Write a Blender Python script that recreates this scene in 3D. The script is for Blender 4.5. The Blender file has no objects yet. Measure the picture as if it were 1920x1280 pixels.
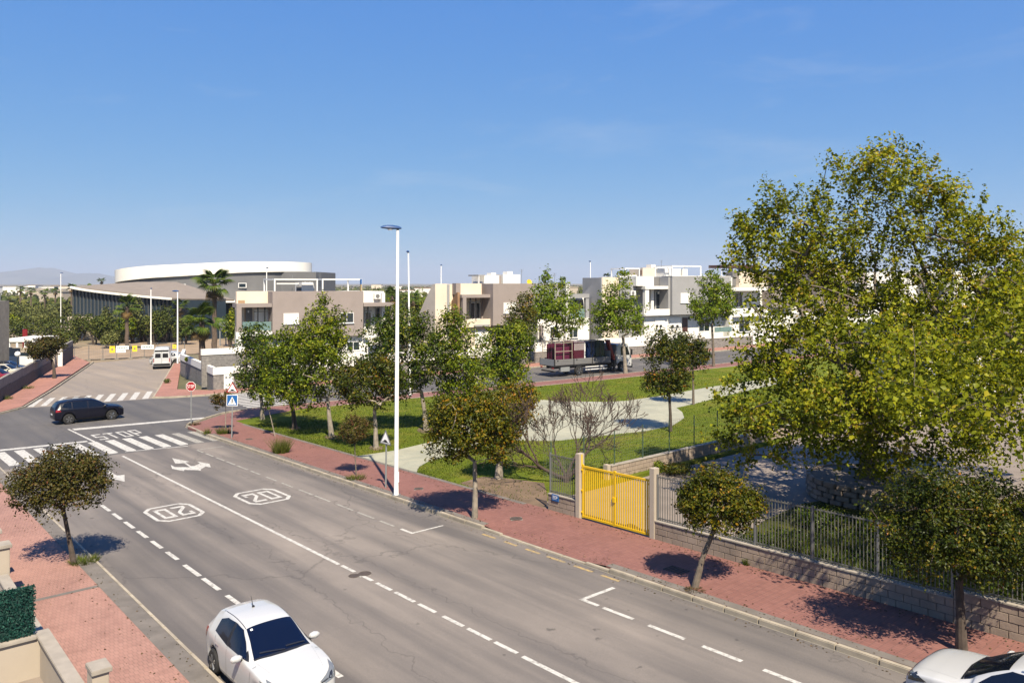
import bpy, bmesh, math, random
import numpy as np
from mathutils import Vector, Matrix
from mathutils.bvhtree import BVHTree

# ------------------------------------------------------------------ camera, sky, sun
F, HC, V0 = 1500.0, 8.4, 531.0            # focal length in photo pixels, eye height, horizon row
SLA, SLB = .017, -.0125                   # the street falls gently away and to the left
scene = bpy.context.scene
col = scene.collection
cam = bpy.data.objects.new('camera', bpy.data.cameras.new('camera'))
col.objects.link(cam)
cam.location = (0, 0, HC)
cam.rotation_euler = (math.pi/2, 0, 0)
cam.data.sensor_width = 36
cam.data.lens = F/1920*36
cam.data.shift_y = (V0-640)/1920
cam.data.clip_start = .1
cam.data.clip_end = 60000
scene.camera = cam

SUN_EL, SUN_AZ = math.radians(52), math.radians(162.5)   # azimuth clockwise from +Y
to_sun = Vector((math.sin(SUN_AZ)*math.cos(SUN_EL), math.cos(SUN_AZ)*math.cos(SUN_EL), math.sin(SUN_EL)))
sun = bpy.data.objects.new('sun', bpy.data.lights.new('sun', 'SUN'))
sun.data.energy = 5.0
sun.data.angle = math.radians(.53)
sun.data.color = (1, .885, .69)
sun.rotation_euler = (-to_sun).to_track_quat('-Z', 'Y').to_euler()
sun.location = (20, -30, 40)
col.objects.link(sun)

world = bpy.data.worlds.new('World'); scene.world = world
world.use_nodes = True
nt = world.node_tree
bg = nt.nodes['Background']
sky = nt.nodes.new('ShaderNodeTexSky')
sky.sky_type = 'NISHITA'; sky.sun_disc = False
sky.sun_elevation = SUN_EL; sky.sun_rotation = SUN_AZ
sky.altitude = 2000; sky.air_density = 1.0; sky.dust_density = 0; sky.ozone_density = 6.0
# faint high cirrus in the sky itself, everywhere alike
tc = nt.nodes.new('ShaderNodeTexCoord')
mp = nt.nodes.new('ShaderNodeMapping'); mp.inputs['Scale'].default_value = (1.6, 1.6, 7)
mp.inputs['Location'].default_value = (3.1, 1.7, .4)
nz = nt.nodes.new('ShaderNodeTexNoise'); nz.inputs['Scale'].default_value = 2.3
nz.inputs['Detail'].default_value = 7; nz.inputs['Roughness'].default_value = .62; nz.inputs['Distortion'].default_value = .5
rp = nt.nodes.new('ShaderNodeValToRGB')
rp.color_ramp.elements[0].position = .56; rp.color_ramp.elements[0].color = (0, 0, 0, 1)
rp.color_ramp.elements[1].position = .82; rp.color_ramp.elements[1].color = (.2, .2, .2, 1)
mx = nt.nodes.new('ShaderNodeMix'); mx.data_type = 'RGBA'
mx.inputs[7].default_value = (6, 6.4, 7, 1)
nt.links.new(tc.outputs['Generated'], mp.inputs['Vector'])
nt.links.new(mp.outputs[0], nz.inputs['Vector'])
nt.links.new(nz.outputs[0], rp.inputs[0])
nt.links.new(rp.outputs[0], mx.inputs[0])
# one colour grade for the whole sky: deeper blue, softer horizon
sp_ = nt.nodes.new('ShaderNodeSeparateColor'); cb_ = nt.nodes.new('ShaderNodeCombineColor')
nt.links.new(sky.outputs[0], sp_.inputs[0])
for i_, (p_, k_) in enumerate(((.84, .525), (.5, .592), (.10, .78))):
    q_ = sp_.outputs[i_]
    for op_, val_ in (('MULTIPLY', .119), ('POWER', p_), ('MULTIPLY', k_/.119)):
        d_ = nt.nodes.new('ShaderNodeMath'); d_.operation = op_; nt.links.new(q_, d_.inputs[0]); d_.inputs[1].default_value = val_; q_ = d_.outputs[0]
    nt.links.new(q_, cb_.inputs[i_])
nt.links.new(cb_.outputs[0], mx.inputs[6])
nt.links.new(mx.outputs[2], bg.inputs[0])
bg.inputs[1].default_value = .05
scene.view_settings.view_transform = 'Standard'
scene.view_settings.look = 'None'
scene.view_settings.gamma = 1
scene.view_settings.use_curve_mapping = False
scene.view_settings.exposure = 1.25

# ------------------------------------------------------------------ frames
def g(x, y):
    return SLA*max(-60., min(60., x)) + SLB*min(y, 75.)
def P(u, v, h=0.):
    """ground point (x, y) seen at photo pixel (u, v)"""
    dx, dz = (u-960)/F, (V0-v)/F
    lo, hi = .1, 6000.
    for _ in range(60):
        m = (lo+hi)/2
        if HC+dz*m > g(dx*m, m)+h: lo = m
        else: hi = m
    return (dx*lo, lo)
RO, RD = np.array([-8.37, 28.49]), np.array([-.6535, .7569])
RD /= np.hypot(*RD); RN = np.array([RD[1], -RD[0]])
def R(s, t):                                  # main street: s along, t across (right positive)
    q = RO+s*RD+t*RN
    return (float(q[0]), float(q[1]))
def toR(p):
    q = np.array(p[:2])-RO
    return float(q@RD), float(q@RN)
E2, M2 = np.array([.8339, .5519]), np.array([-.5519, .8339])
def S2(k, w):                                 # cross street: k along, w away from camera
    q = k*E2+w*M2
    return (float(q[0]), float(q[1]))
A2 = math.atan2(E2[1], E2[0])
AR = math.atan2(RD[1], RD[0])
def kz(u, v, w):
    """(k, z) on the vertical plane w = const of the cross street at a photo pixel"""
    dx = (u-960)/F
    k = (dx*w*M2[1]-w*M2[0])/(E2[0]-dx*E2[1])
    y = k*E2[1]+w*M2[1]
    return k, HC+(V0-v)/F*y
def zat(v, y): return HC+(V0-v)/F*y
def xat(u, y): return (u-960)/F*y

# ------------------------------------------------------------------ materials
MATS = {}
class NT:
    def __init__(s, name):
        s.m = bpy.data.materials.new(name); s.m.use_nodes = True
        s.t = s.m.node_tree; s.b = s.t.nodes['Principled BSDF']; s.out = s.t.nodes['Material Output']
        MATS[name] = s.m; s.f = .72
    def n(s, typ, **kw):
        d = s.t.nodes.new('ShaderNode'+typ)
        for k, v in kw.items():
            if hasattr(d, k) and not k[0].isupper(): setattr(d, k, v)
            else: d.inputs[k.replace('_', ' ')].default_value = v
        return d
    def l(s, a, b): s.t.links.new(a, b)
    def pos(s): return s.n('NewGeometry').outputs['Position']
    def frame(s, ax, ay):
        """position expressed along two ground axes"""
        p = s.pos(); c = s.n('CombineXYZ')
        for i, a in enumerate((ax, ay)):
            d = s.n('VectorMath', operation='DOT_PRODUCT'); s.l(p, d.inputs[0]); d.inputs[1].default_value = (a[0], a[1], 0)
            s.l(d.outputs['Value'], c.inputs[i])
        sp = s.n('SeparateXYZ'); s.l(p, sp.inputs[0]); s.l(sp.outputs[2], c.inputs[2])
        return c.outputs[0]
    def noise(s, scale, vec=None, detail=4, rough=.55, stretch=None):
        d = s.n('TexNoise', Scale=scale, Detail=detail, Roughness=rough)
        v = vec if vec is not None else s.pos()
        if stretch:
            m = s.n('Mapping'); m.inputs['Scale'].default_value = stretch; s.l(v, m.inputs[0]); v = m.outputs[0]
        s.l(v, d.inputs['Vector'])
        return d.outputs[0]
    def ramp(s, fac, stops):
        r = s.n('ValToRGB'); e = r.color_ramp.elements
        while len(e) < len(stops): e.new(.5)
        for el, (p, c) in zip(e, stops):
            el.position = p; el.color = (*c, 1) if len(c) == 3 else c
        s.l(fac, r.inputs[0]); return r.outputs[0]
    def mix(s, fac, a, b, mode='MIX'):
        d = s.n('Mix', data_type='RGBA', blend_type=mode)
        for i, x in ((0, fac), (6, a), (7, b)):
            if isinstance(x, (int, float)): d.inputs[i].default_value = x
            elif isinstance(x, tuple): d.inputs[i].default_value = (*x, 1)
            else: s.l(x, d.inputs[i])
        return d.outputs[2]
    def bump(s, h, strength=.3, dist=.02):
        d = s.n('Bump', Strength=strength, Distance=dist); s.l(h, d.inputs['Height']); s.l(d.outputs[0], s.b.inputs['Normal'])
    def color(s, c):
        if isinstance(c, tuple): s.b.inputs['Base Color'].default_value = (*shade(c, s.f), 1)
        else: s.l(s.mix(1., c, (s.f,)*3, 'MULTIPLY'), s.b.inputs['Base Color'])
    def rough(s, r): s.b.inputs['Roughness'].default_value = r
def shade(c, f): return tuple(min(1, x*f) for x in c)
def al(c):
    """bring an eyeballed tone down to a plausible albedo; pale paint and render stay pale"""
    m = max(c); f = .72 if m < .5 else min(.95, .72+(m-.5)*.8)
    return tuple(x*f for x in c)

def plain(name, c, rough=.7, var=.12, scale=3., bump=.15, metal=0., spec=None, stain=0.):
    m = NT(name); c = al(c); m.f = min(.95, max(.72, .72+(max(c)-.45)*.9))
    n = m.noise(scale, detail=6)
    r = m.ramp(n, [(.3, shade(c, 1-var)), (.7, shade(c, 1+var))])
    if stain:
        n2 = m.noise(1.1, detail=5, stretch=(1, 1, .25))
        r = m.mix(m.ramp(n2, [(.5, (0, 0, 0)), (.75, (stain,)*3)]), r, shade(c, .55))
    m.color(r); m.rough(rough); m.b.inputs['Metallic'].default_value = metal
    if spec is not None: m.b.inputs['Specular IOR Level'].default_value = spec
    if bump: m.bump(m.noise(scale*14, detail=3), bump, .01)
    return m.m
def gloss(name, c, rough=.2, coat=0., metal=0., spec=.5):
    m = NT(name); c = al(c); m.f = min(.95, max(.72, .72+(max(c)-.45)*.9)); m.color(c); m.rough(rough)
    m.b.inputs['Metallic'].default_value = metal; m.b.inputs['Coat Weight'].default_value = coat
    m.b.inputs['Coat Roughness'].default_value = .04; m.b.inputs['Specular IOR Level'].default_value = spec
    return m.m
def leafmat(name, stops, trans=.35, rough=.45):
    m = NT(name)
    a = m.n('Attribute', attribute_name='lc')
    c = m.ramp(a.outputs['Fac'], [(p, (q[0]*.82, q[1]*.79, q[2]*.8)) for p, q in stops])
    m.color(c); m.rough(rough); m.b.inputs['Specular IOR Level'].default_value = .14
    t = m.n('BsdfTranslucent'); 
    m.l(m.mix(1., c, (.76, .70, .33), 'MULTIPLY'), t.inputs[0])
    x = m.n('MixShader'); x.inputs[0].default_value = trans
    m.l(m.b.outputs[0], x.inputs[1]); m.l(t.outputs[0], x.inputs[2]); m.l(x.outputs[0], m.out.inputs[0])
    return m.m

def road_material(name, cols, dark=.55):
    m = NT(name); v = m.frame(RN, RD); cols = [al(c) for c in cols]
    base = m.ramp(m.noise(.28, v, 7, .62, stretch=(1, .45, 1)), [(.32, cols[0]), (.52, cols[1]), (.7, cols[2])])
    # worn wheel tracks and oil drip line along the lanes
    st = m.noise(1.0, v, 4, .55, stretch=(.95, .035, 1))
    c = m.mix(m.ramp(st, [(.38, (0, 0, 0)), (.66, (.8,)*3)]), base, (cols[0][0]*dark, cols[0][1]*dark*1.04, cols[0][2]*dark*1.14))
    fine = m.noise(38, v, 3, .7)
    c = m.mix(.28, c, m.ramp(fine, [(.25, (.02,)*3), (.75, (.6, .57, .54))]), 'OVERLAY')
    spots = m.noise(2.6, v, 3, .5)
    c = m.mix(m.ramp(spots, [(.71, (0, 0, 0)), (.76, (.6,)*3)]), c, shade(cols[0], .3))
    # tar-filled cracks running along the street
    cr = m.n('TexVoronoi', feature='DISTANCE_TO_EDGE', Scale=.23)
    mpn = m.n('Mapping'); mpn.inputs['Scale'].default_value = (1, .3, 1)
    wob = m.n('TexNoise', Scale=1.4, Detail=4)
    m.l(v, wob.inputs['Vector'])
    add = m.n('VectorMath', operation='ADD'); m.l(v, add.inputs[0]); m.l(wob.outputs['Color'], add.inputs[1])
    m.l(add.outputs[0], mpn.inputs[0]); m.l(mpn.outputs[0], cr.inputs['Vector'])
    c = m.mix(m.ramp(cr.outputs['Distance'], [(.0, (.5,)*3), (.006, (0, 0, 0))]), c, shade(cols[0], .35))
    m.color(c); m.rough(.88); m.bump(fine, .35, .01)
    return m.m
def paver_material(name, ax, ay, c1, c2, mortar, bw=.2, bh=.1, patch=.25):
    m = NT(name); v = m.frame(ax, ay); c1, c2, mortar = al(c1), al(c2), al(mortar)
    b = m.n('TexBrick', Scale=1.0, Mortar_Size=.007, Bias=0., Brick_Width=bw, Row_Height=bh)
    b.inputs['Color1'].default_value = (*c1, 1); b.inputs['Color2'].default_value = (*c2, 1); b.inputs['Mortar'].default_value = (*mortar, 1)
    b.inputs['Mortar Smooth'].default_value = .2
    m.l(v, b.inputs['Vector'])
    c = m.mix(m.ramp(m.noise(.5, v, 5, .6), [(.35, (0, 0, 0)), (.7, (patch,)*3)]), b.outputs[0], shade(c1, 1.5))
    n = m.noise(2.2, v, 4)
    c = m.mix(m.ramp(n, [(.54, (0, 0, 0)), (.74, (.35,)*3)]), c, shade(c2, .6))
    c = m.mix(m.ramp(m.noise(9, v, 3, .6), [(.64, (0, 0, 0)), (.76, (.35,)*3)]), c, shade(c1, 1.5))
    c = m.mix(m.ramp(m.noise(.9, v, 6, .7), [(.62, (0, 0, 0)), (.76, (.4,)*3)]), c, shade(c1, .5))
    m.color(c); m.rough(.85); m.bump(b.outputs['Fac'], -.5, .006)
    return m.m

asphalt = road_material('asphalt', [(.225, .2, .187), (.31, .272, .247), (.40, .348, .31)])
asphalt_new = road_material('dark_asphalt', [(.13, .122, .122), (.17, .158, .154), (.215, .198, .188)], .75)
asphalt_side = road_material('pale_asphalt', [(.36, .30, .245), (.42, .35, .285), (.48, .405, .335)], .88)
red_pav = paver_material('red_pavers', RN, RD, (.31, .135, .112), (.255, .105, .087), (.15, .08, .07), .1, .2)
pink_pav = paver_material('pink_pavers', RN, RD, (.45, .245, .195), (.385, .2, .16), (.22, .13, .105), .1, .2, .45)
pink_pav2 = paver_material('terracotta_pavers', E2, M2, (.45, .215, .165), (.40, .18, .14), (.24, .13, .1), .2, .1, .45)
grey_strip = plain('grey_strip', (.21, .185, .165), .9, .2, 2)
stone_pav = paver_material('green_stone_paving', E2, M2, (.44, .43, .33), (.38, .39, .31), (.3, .28, .22), .6, .4, .5)
cream_kerb = plain('cream_kerb', (.50, .435, .34), .85, .22, 2.2, .3, stain=.5)
concrete = plain('concrete', (.34, .31, .27), .9, .18, 2.5, .3, stain=.4)
paint = NT('road_paint')
_w = paint.noise(7, detail=6, rough=.7)
paint.color(paint.ramp(_w, [(.34, (.24, .225, .205)), (.5, (.52, .505, .475)), (.8, (.61, .595, .565))])); paint.rough(.7); paint = paint.m
worn = NT('worn_paint')
worn.color(worn.ramp(worn.noise(9, detail=6, rough=.75), [(.38, (.2, .185, .165)), (.62, (.4, .385, .35))])); worn.rough(.8); worn = worn.m
ypaint = NT('yellow_paint')
ypaint.color(ypaint.ramp(ypaint.noise(9, detail=6, rough=.75), [(.35, (.2, .175, .13)), (.6, (.45, .31, .12))])); ypaint.rough(.8); ypaint = ypaint.m
def grass_material(name, a, b, c):
    m = NT(name); a, b, c = al(a), al(b), al(c)
    n = m.noise(.45, detail=5, rough=.6); f = m.noise(22, detail=4, rough=.7)
    x = m.ramp(n, [(.3, a), (.5, b), (.7, c)])
    x = m.mix(.55, x, m.ramp(f, [(.25, (.12, .12, .12)), (.75, (.8, .8, .7))]), 'OVERLAY')
    m.color(x); m.rough(.95); m.b.inputs['Specular IOR Level'].default_value = .1
    m.bump(f, 1., .06); return m.m
lawn = grass_material('lawn', (.13, .185, .016), (.185, .235, .02), (.27, .255, .045))
rough_grass = grass_material('rough_grass', (.05, .065, .014), (.09, .105, .02), (.16, .15, .035))
dirt = plain('dirt', (.20, .135, .085), .95, .3, 1.6, .6)
sand = plain('sandy_soil', (.40, .29, .19), .95, .25, .5, .5)
yardm = plain('yard_concrete', (.31, .255, .215), .9, .16, 1.0, .2)
terrain_m = NT('terrain')
_n = terrain_m.noise(.02, detail=8, rough=.65)
terrain_m.color(terrain_m.ramp(_n, [(.36, (.05, .06, .02)), (.47, (.115, .105, .05)), (.56, (.26, .195, .13)), (.68, (.08, .083, .033))])); terrain_m.rough(.95); terrain_m = terrain_m.m

white_wall = plain('white_render', (.72, .705, .67), .8, .05, .7, .08, stain=.12)
cream_wall = plain('cream_render', (.70, .60, .48), .8, .07, .7, .08, stain=.15)
taupe = plain('taupe_render', (.42, .355, .33), .85, .06, .8, .08, stain=.1)
greyr = plain('grey_render', (.43, .43, .44), .85, .06, .8, .08, stain=.1)
midgrey = plain('mid_grey_render', (.23, .225, .23), .85, .1, .8, .1)
hallgrey = plain('hall_panel', (.19, .19, .20), .6, .08, .3, 0)
hallwhite = plain('hall_white', (.78, .75, .68), .55, .04, .2, 0)
beige_wall = plain('beige_render', (.56, .48, .39), .85, .08, .8, .1, stain=.25)
cap_grey = plain('cap_stone', (.46, .41, .35), .85, .14, 3, .2, stain=.3)
slate = NT('slate_cladding')
_v = slate.n('CombineXYZ'); _p = slate.pos(); _s = slate.n('SeparateXYZ'); slate.l(_p, _s.inputs[0])
_a = slate.n('VectorMath', operation='DOT_PRODUCT'); slate.l(_p, _a.inputs[0]); _a.inputs[1].default_value = (.83, .55, 0)
slate.l(_a.outputs['Value'], _v.inputs[0]); slate.l(_s.outputs[2], _v.inputs[1])
_b = slate.n('TexBrick', Scale=1., Brick_Width=.55, Row_Height=.11, Mortar_Size=.008)
_b.inputs['Color1'].default_value = (.145, .135, .13, 1); _b.inputs['Color2'].default_value = (.22, .205, .19, 1); _b.inputs['Mortar'].default_value = (.07, .065, .065, 1)
slate.l(_v.outputs[0], _b.inputs['Vector']); slate.color(slate.mix(.35, _b.outputs[0], slate.ramp(slate.noise(5), [(.3, (.1, .1, .1)), (.7, (.42, .39, .37))]))); slate.rough(.85); slate.bump(_b.outputs['Fac'], -.6, .02); slate = slate.m
darkslate = plain('dark_slate', (.085, .08, .085), .8, .35, 3, .5)
block_m = plain('sandstone_block', (.43, .34, .27), .9, .2, 1.6, .5, stain=.35)
mortar_m = plain('mortar', (.20, .165, .135), .95, .15, 4, .3)
terracotta_w = plain('terracotta_weathered', (.42, .25, .14), .9, .2, 2, .2)
wood_dark = plain('dark_wood', (.10, .04, .03), .5, .2, 4, .1)
glass_d = gloss('dark_glass', (.03, .045, .06), .06, 0, 0, .8)
glass_b = gloss('blue_glass', (.03, .055, .085), .1, 0, 0, .5)
glass_g = gloss('green_glass', (.22, .34, .33), .12, 0, 0, .6)
shutter = plain('roller_shutter', (.76, .75, .72), .6, .03, 5, .05)
alu = plain('white_aluminium', (.72, .72, .71), .4, .03, 5, 0)
steel = gloss('galvanised_steel', (.36, .37, .38), .5, 0, .5)
greypost = plain('grey_paint', (.34, .36, .37), .5, .08, 6, 0)
white_metal = plain('white_enamel', (.80, .80, .79), .4, .04, 5, 0)
blue_metal = gloss('blue_enamel', (.006, .07, .26), .55, 0)
dark_metal = gloss('dark_metal', (.03, .03, .033), .45)
black = plain('black_rubber', (.018, .018, .019), .8, .2, 9, 0)
black_pl = gloss('black_plastic', (.02, .02, .022), .4)
chrome = gloss('chrome', (.65, .66, .68), .18, 0, 1)
yellow_m = NT('gate_yellow')
yellow_m.color(yellow_m.mix(yellow_m.ramp(yellow_m.noise(6, detail=6, rough=.7), [(.6, (0, 0, 0)), (.8, (.7,)*3)]), (.80, .50, .008), (.52, .25, .012))); yellow_m.rough(.5); yellow_m = yellow_m.m
green_post = gloss('green_post', (.08, .14, .10), .5)
wire_m = gloss('green_wire', (.16, .21, .16), .5)
barmetal = plain('fence_grey', (.17, .17, .155), .6, .2, 6, 0)
sign_red = gloss('sign_red', (.45, .015, .02), .4)
sign_white = gloss('sign_white', (.78, .78, .77), .4)
sign_blue = gloss('sign_blue', (.012, .15, .48), .4)
sign_back = gloss('sign_grey', (.36, .36, .37), .5, 0, .4)
rustred = plain('crane_red', (.33, .035, .022), .5, .15, 5, 0)
hedge_m = plain('artificial_hedge_backing', (.012, .06, .05), .9, .3, 20, .5)
sand_brick = plain('sandy_lintel', (.52, .34, .19), .9, .15, 3, .2)

bark = plain('bark', (.20, .16, .125), .95, .35, 6, .8)
bark_pale = plain('pale_bark', (.36, .31, .25), .9, .35, 5, .6)
bark_dark = plain('dark_bark', (.10, .075, .06), .95, .35, 6, .8)
bark_red = plain('reddish_bark', (.088, .055, .044), .9, .3, 6, .5)
palm_bark = plain('palm_bark', (.16, .115, .085), .95, .35, 7, .9)
L_plane = leafmat('plane_leaves', [(0, (.07, .105, .006)), (.3, (.2, .25, .012)), (.6, (.38, .43, .02)), (.85, (.54, .53, .03)), (1, (.52, .38, .045))], .45)  # tone spread widened to imitate sunlit leaves and the dark gaps between
L_young = leafmat('young_plane_leaves', [(0, (.11, .19, .01)), (.4, (.21, .32, .016)), (.75, (.33, .42, .025)), (1, (.44, .4, .035))], .42)
L_dark = leafmat('evergreen_leaves', [(0, (.02, .045, .006)), (.45, (.065, .11, .009)), (.8, (.15, .195, .014)), (1, (.25, .23, .022))], .2, .35)
L_mixed = leafmat('turning_leaves', [(0, (.025, .045, .006)), (.4, (.07, .095, .009)), (.7, (.16, .155, .012)), (.9, (.27, .165, .014)), (1, (.34, .14, .016))], .25, .38)
L_green = leafmat('green_leaves', [(0, (.035, .075, .006)), (.4, (.12, .185, .009)), (.75, (.26, .32, .015)), (1, (.38, .38, .026))], .28, .38)
L_rust = leafmat('rusty_leaves', [(0, (.035, .042, .01)), (.4, (.085, .085, .014)), (.75, (.15, .11, .028)), (1, (.2, .085, .045))], .22, .45)
L_orange = leafmat('orange_green_leaves', [(0, (.04, .06, .006)), (.35, (.11, .13, .009)), (.65, (.24, .2, .012)), (1, (.42, .19, .014))], .3, .4)
L_dry = leafmat('dry_leaves', [(0, (.06, .055, .025)), (.5, (.13, .10, .05)), (1, (.22, .14, .07))], .25, .6)
L_palm = leafmat('palm_leaves', [(0, (.03, .065, .01)), (.5, (.085, .15, .016)), (1, (.22, .25, .035))], .2, .4)
L_dead = leafmat('dead_palm_leaves', [(0, (.12, .08, .03)), (1, (.28, .19, .08))], .2, .6)
L_bush = leafmat('scrub_leaves', [(0, (.035, .055, .01)), (.5, (.09, .12, .018)), (1, (.2, .2, .04))], .15, .6)
L_olive = leafmat('olive_leaves', [(0, (.07, .09, .025)), (.5, (.15, .175, .045)), (1, (.25, .255, .08))], .15, .6)
L_grass = leafmat('grass_blades', [(0, (.05, .09, .012)), (.6, (.12, .17, .02)), (1, (.24, .22, .06))], .3, .5)
L_hedge = leafmat('hedge_leaves', [(0, (.004, .03, .026)), (.6, (.012, .075, .06)), (1, (.03, .12, .09))], .1, .5)

# ------------------------------------------------------------------ mesh helpers
def smooth(me, ang=35):
    me.shade_smooth()
    try: me.set_sharp_from_angle(angle=math.radians(ang))
    except Exception: pass
def link(name, me, mat=None, parent=None):
    o = bpy.data.objects.new(name, me); col.objects.link(o)
    if mat is not None and me is not None and not me.materials: me.materials.append(mat)
    if parent is not None: o.parent = parent
    return o
def tag(o, label=None, cat=None, group=None, kind=None):
    if label: o['label'] = label
    if cat: o['category'] = cat
    if group: o['group'] = group
    if kind: o['kind'] = kind
    return o
def thing(name, label, cat, loc=(0, 0, 0), rz=0., group=None):
    o = bpy.data.objects.new(name, None); col.objects.link(o)
    o.location = loc; o.rotation_euler = (0, 0, rz); o.empty_display_size = .2
    return tag(o, label, cat, group)
class MB:
    def __init__(s): s.v = []; s.f = []
    def add(s, vs, fs):
        n = len(s.v); s.v += [tuple(v) for v in vs]; s.f += [tuple(i+n for i in f) for f in fs]; return s
    def box(s, x0, x1, y0, y1, z0, z1, M=None):
        vs = [(x, y, z) for z in (z0, z1) for y in (y0, y1) for x in (x0, x1)]
        if M is not None: vs = [M @ Vector(v) for v in vs]
        return s.add(vs, [(0, 2, 3, 1), (4, 5, 7, 6), (0, 1, 5, 4), (2, 6, 7, 3), (0, 4, 6, 2), (1, 3, 7, 5)])
    def beam(s, a, b, w, h):
        a, b = Vector(a), Vector(b); d = (b-a); L = d.length; d.normalize()
        side = d.cross(Vector((0, 0, 1)))
        if side.length < 1e-4: side = Vector((1, 0, 0))
        side.normalize(); up = side.cross(d)
        vs = []
        for p in (a, b):
            for q, r in ((-1, -1), (1, -1), (1, 1), (-1, 1)): vs.append(p+side*(q*w/2)+up*(r*h/2))
        return s.add(vs, [(0, 1, 2, 3), (7, 6, 5, 4), (0, 4, 5, 1), (1, 5, 6, 2), (2, 6, 7, 3), (3, 7, 4, 0)])
    def tube(s, pts, rad, n=8, cap=True):
        pts = [Vector(p) for p in pts]
        if isinstance(rad, (int, float)): rad = [rad]*len(pts)
        vs = []; ref = None
        for i, p in enumerate(pts):
            d = (pts[min(i+1, len(pts)-1)]-pts[max(i-1, 0)])
            if d.length < 1e-6: d = Vector((0, 0, 1))
            d.normalize()
            if ref is None: ref = Vector((1, 0, 0)) if abs(d.x) < .8 else Vector((0, 1, 0))
            a = (ref-d*ref.dot(d))
            if a.length < 1e-4: a = d.orthogonal()
            a.normalize(); b = d.cross(a); ref = a
            for k in range(n):
                t = 2*math.pi*k/n; vs.append(p+(a*math.cos(t)+b*math.sin(t))*rad[i])
        fs = [(i*n+k, i*n+(k+1) % n, (i+1)*n+(k+1) % n, (i+1)*n+k) for i in range(len(pts)-1) for k in range(n)]
        if cap: fs += [tuple(range(n-1, -1, -1)), tuple((len(pts)-1)*n+k for k in range(n))]
        return s.add(vs, fs)
    def prism(s, poly, z0, z1, M=None):
        """extrude a 2D polygon (x, y) from z0 to z1"""
        n = len(poly)
        vs = [(x, y, z0) for x, y in poly]+[(x, y, z1) for x, y in poly]
        if M is not None: vs = [M @ Vector(v) for v in vs]
        return s.add(vs, [tuple(range(n-1, -1, -1)), tuple(range(n, 2*n))]+[(i, (i+1) % n, n+(i+1) % n, n+i) for i in range(n)])
    def lathe(s, prof, n=16, M=None):
        vs = []
        for r, z in prof:
            for k in range(n):
                t = 2*math.pi*k/n; vs.append((r*math.cos(t), r*math.sin(t), z))
        if M is not None: vs = [M @ Vector(v) for v in vs]
        fs = [(i*n+k, i*n+(k+1) % n, (i+1)*n+(k+1) % n, (i+1)*n+k) for i in range(len(prof)-1) for k in range(n)]
        fs += [tuple(range(n-1, -1, -1)), tuple((len(prof)-1)*n+k for k in range(n))]
        return s.add(vs, fs)
    def mesh(s, name, sm=False, bevel=0., fix=True):
        me = bpy.data.meshes.new(name); me.from_pydata(s.v, [], s.f)
        if fix or bevel:
            bm = bmesh.new(); bm.from_mesh(me)
            if fix: bmesh.ops.recalc_face_normals(bm, faces=bm.faces)
            if bevel:
                bmesh.ops.bevel(bm, geom=[e for e in bm.edges if e.calc_face_angle(0) > .5], offset=bevel, segments=2, affect='EDGES', clamp_overlap=True)
            bm.to_mesh(me); bm.free()
        if sm: smooth(me)
        me.update(); return me
    def build(s, name, mat, parent=None, sm=False, bevel=0.):
        return link(name, s.mesh(name, sm, bevel), mat, parent)
def wbuild(mb, name, mat, parent, sm=False, bevel=0.):
    """build from world coordinates under a parent that has its own transform"""
    M = (Matrix.Translation(parent.location) @ parent.rotation_euler.to_matrix().to_4x4()).inverted()
    mb.v = [tuple(M @ Vector(v)) for v in mb.v]
    return mb.build(name, mat, parent, sm, bevel)

def sheet(name, poly, h, mat, skirt=0., parent=None, kind='structure', zf=None):
    bm = bmesh.new()
    vs = [bm.verts.new((x, y, 0)) for x, y in poly]
    f = bm.faces.new(vs); f.normal_update()
    if f.normal.z < 0: f.normal_flip(); f.normal_update()
    bmesh.ops.triangulate(bm, faces=bm.faces[:], ngon_method='EAR_CLIP')
    for co, no in (((0, 75, 0), (0, 1, 0)), ((-60, 0, 0), (1, 0, 0)), ((60, 0, 0), (1, 0, 0))):
        bmesh.ops.bisect_plane(bm, geom=bm.verts[:]+bm.edges[:]+bm.faces[:], plane_co=co, plane_no=no)
    for v in bm.verts: v.co.z = g(v.co.x, v.co.y)+h
    if skirt:
        be = [e for e in bm.edges if e.is_boundary]
        r = bmesh.ops.extrude_edge_only(bm, edges=be)
        for v in [x for x in r['geom'] if isinstance(x, bmesh.types.BMVert)]: v.co.z -= skirt
    me = bpy.data.meshes.new(name); bm.to_mesh(me); bm.free()
    o = link(name, me, mat, parent)
    if parent is None: o['kind'] = kind
    return o
def mark(name, poly, mat=None, h=.0045):
    return sheet(name, poly, h, mat or paint, parent=road)
def strip(s0, s1, t0, t1): return [R(s0, t0), R(s0, t1), R(s1, t1), R(s1, t0)]
# ------------------------------------------------------------------ ground and streets
mb = MB()
gx = [-14000, -5000, -2000, -800, -300, -150, -60, 0, 60, 150, 300, 800, 2000, 5000, 14000]
gy = [-150, -40, 0, 40, 75, 120, 200, 350, 700, 1500, 3000, 7000, 16000]
for y in gy:
    for x in gx: mb.v.append((x, y, g(x, y)-.07))
nx = len(gx)
for j in range(len(gy)-1):
    for i in range(nx-1): mb.f.append((j*nx+i, j*nx+i+1, (j+1)*nx+i+1, (j+1)*nx+i))
tag(mb.build('ground', terrain_m), kind='structure')

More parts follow.
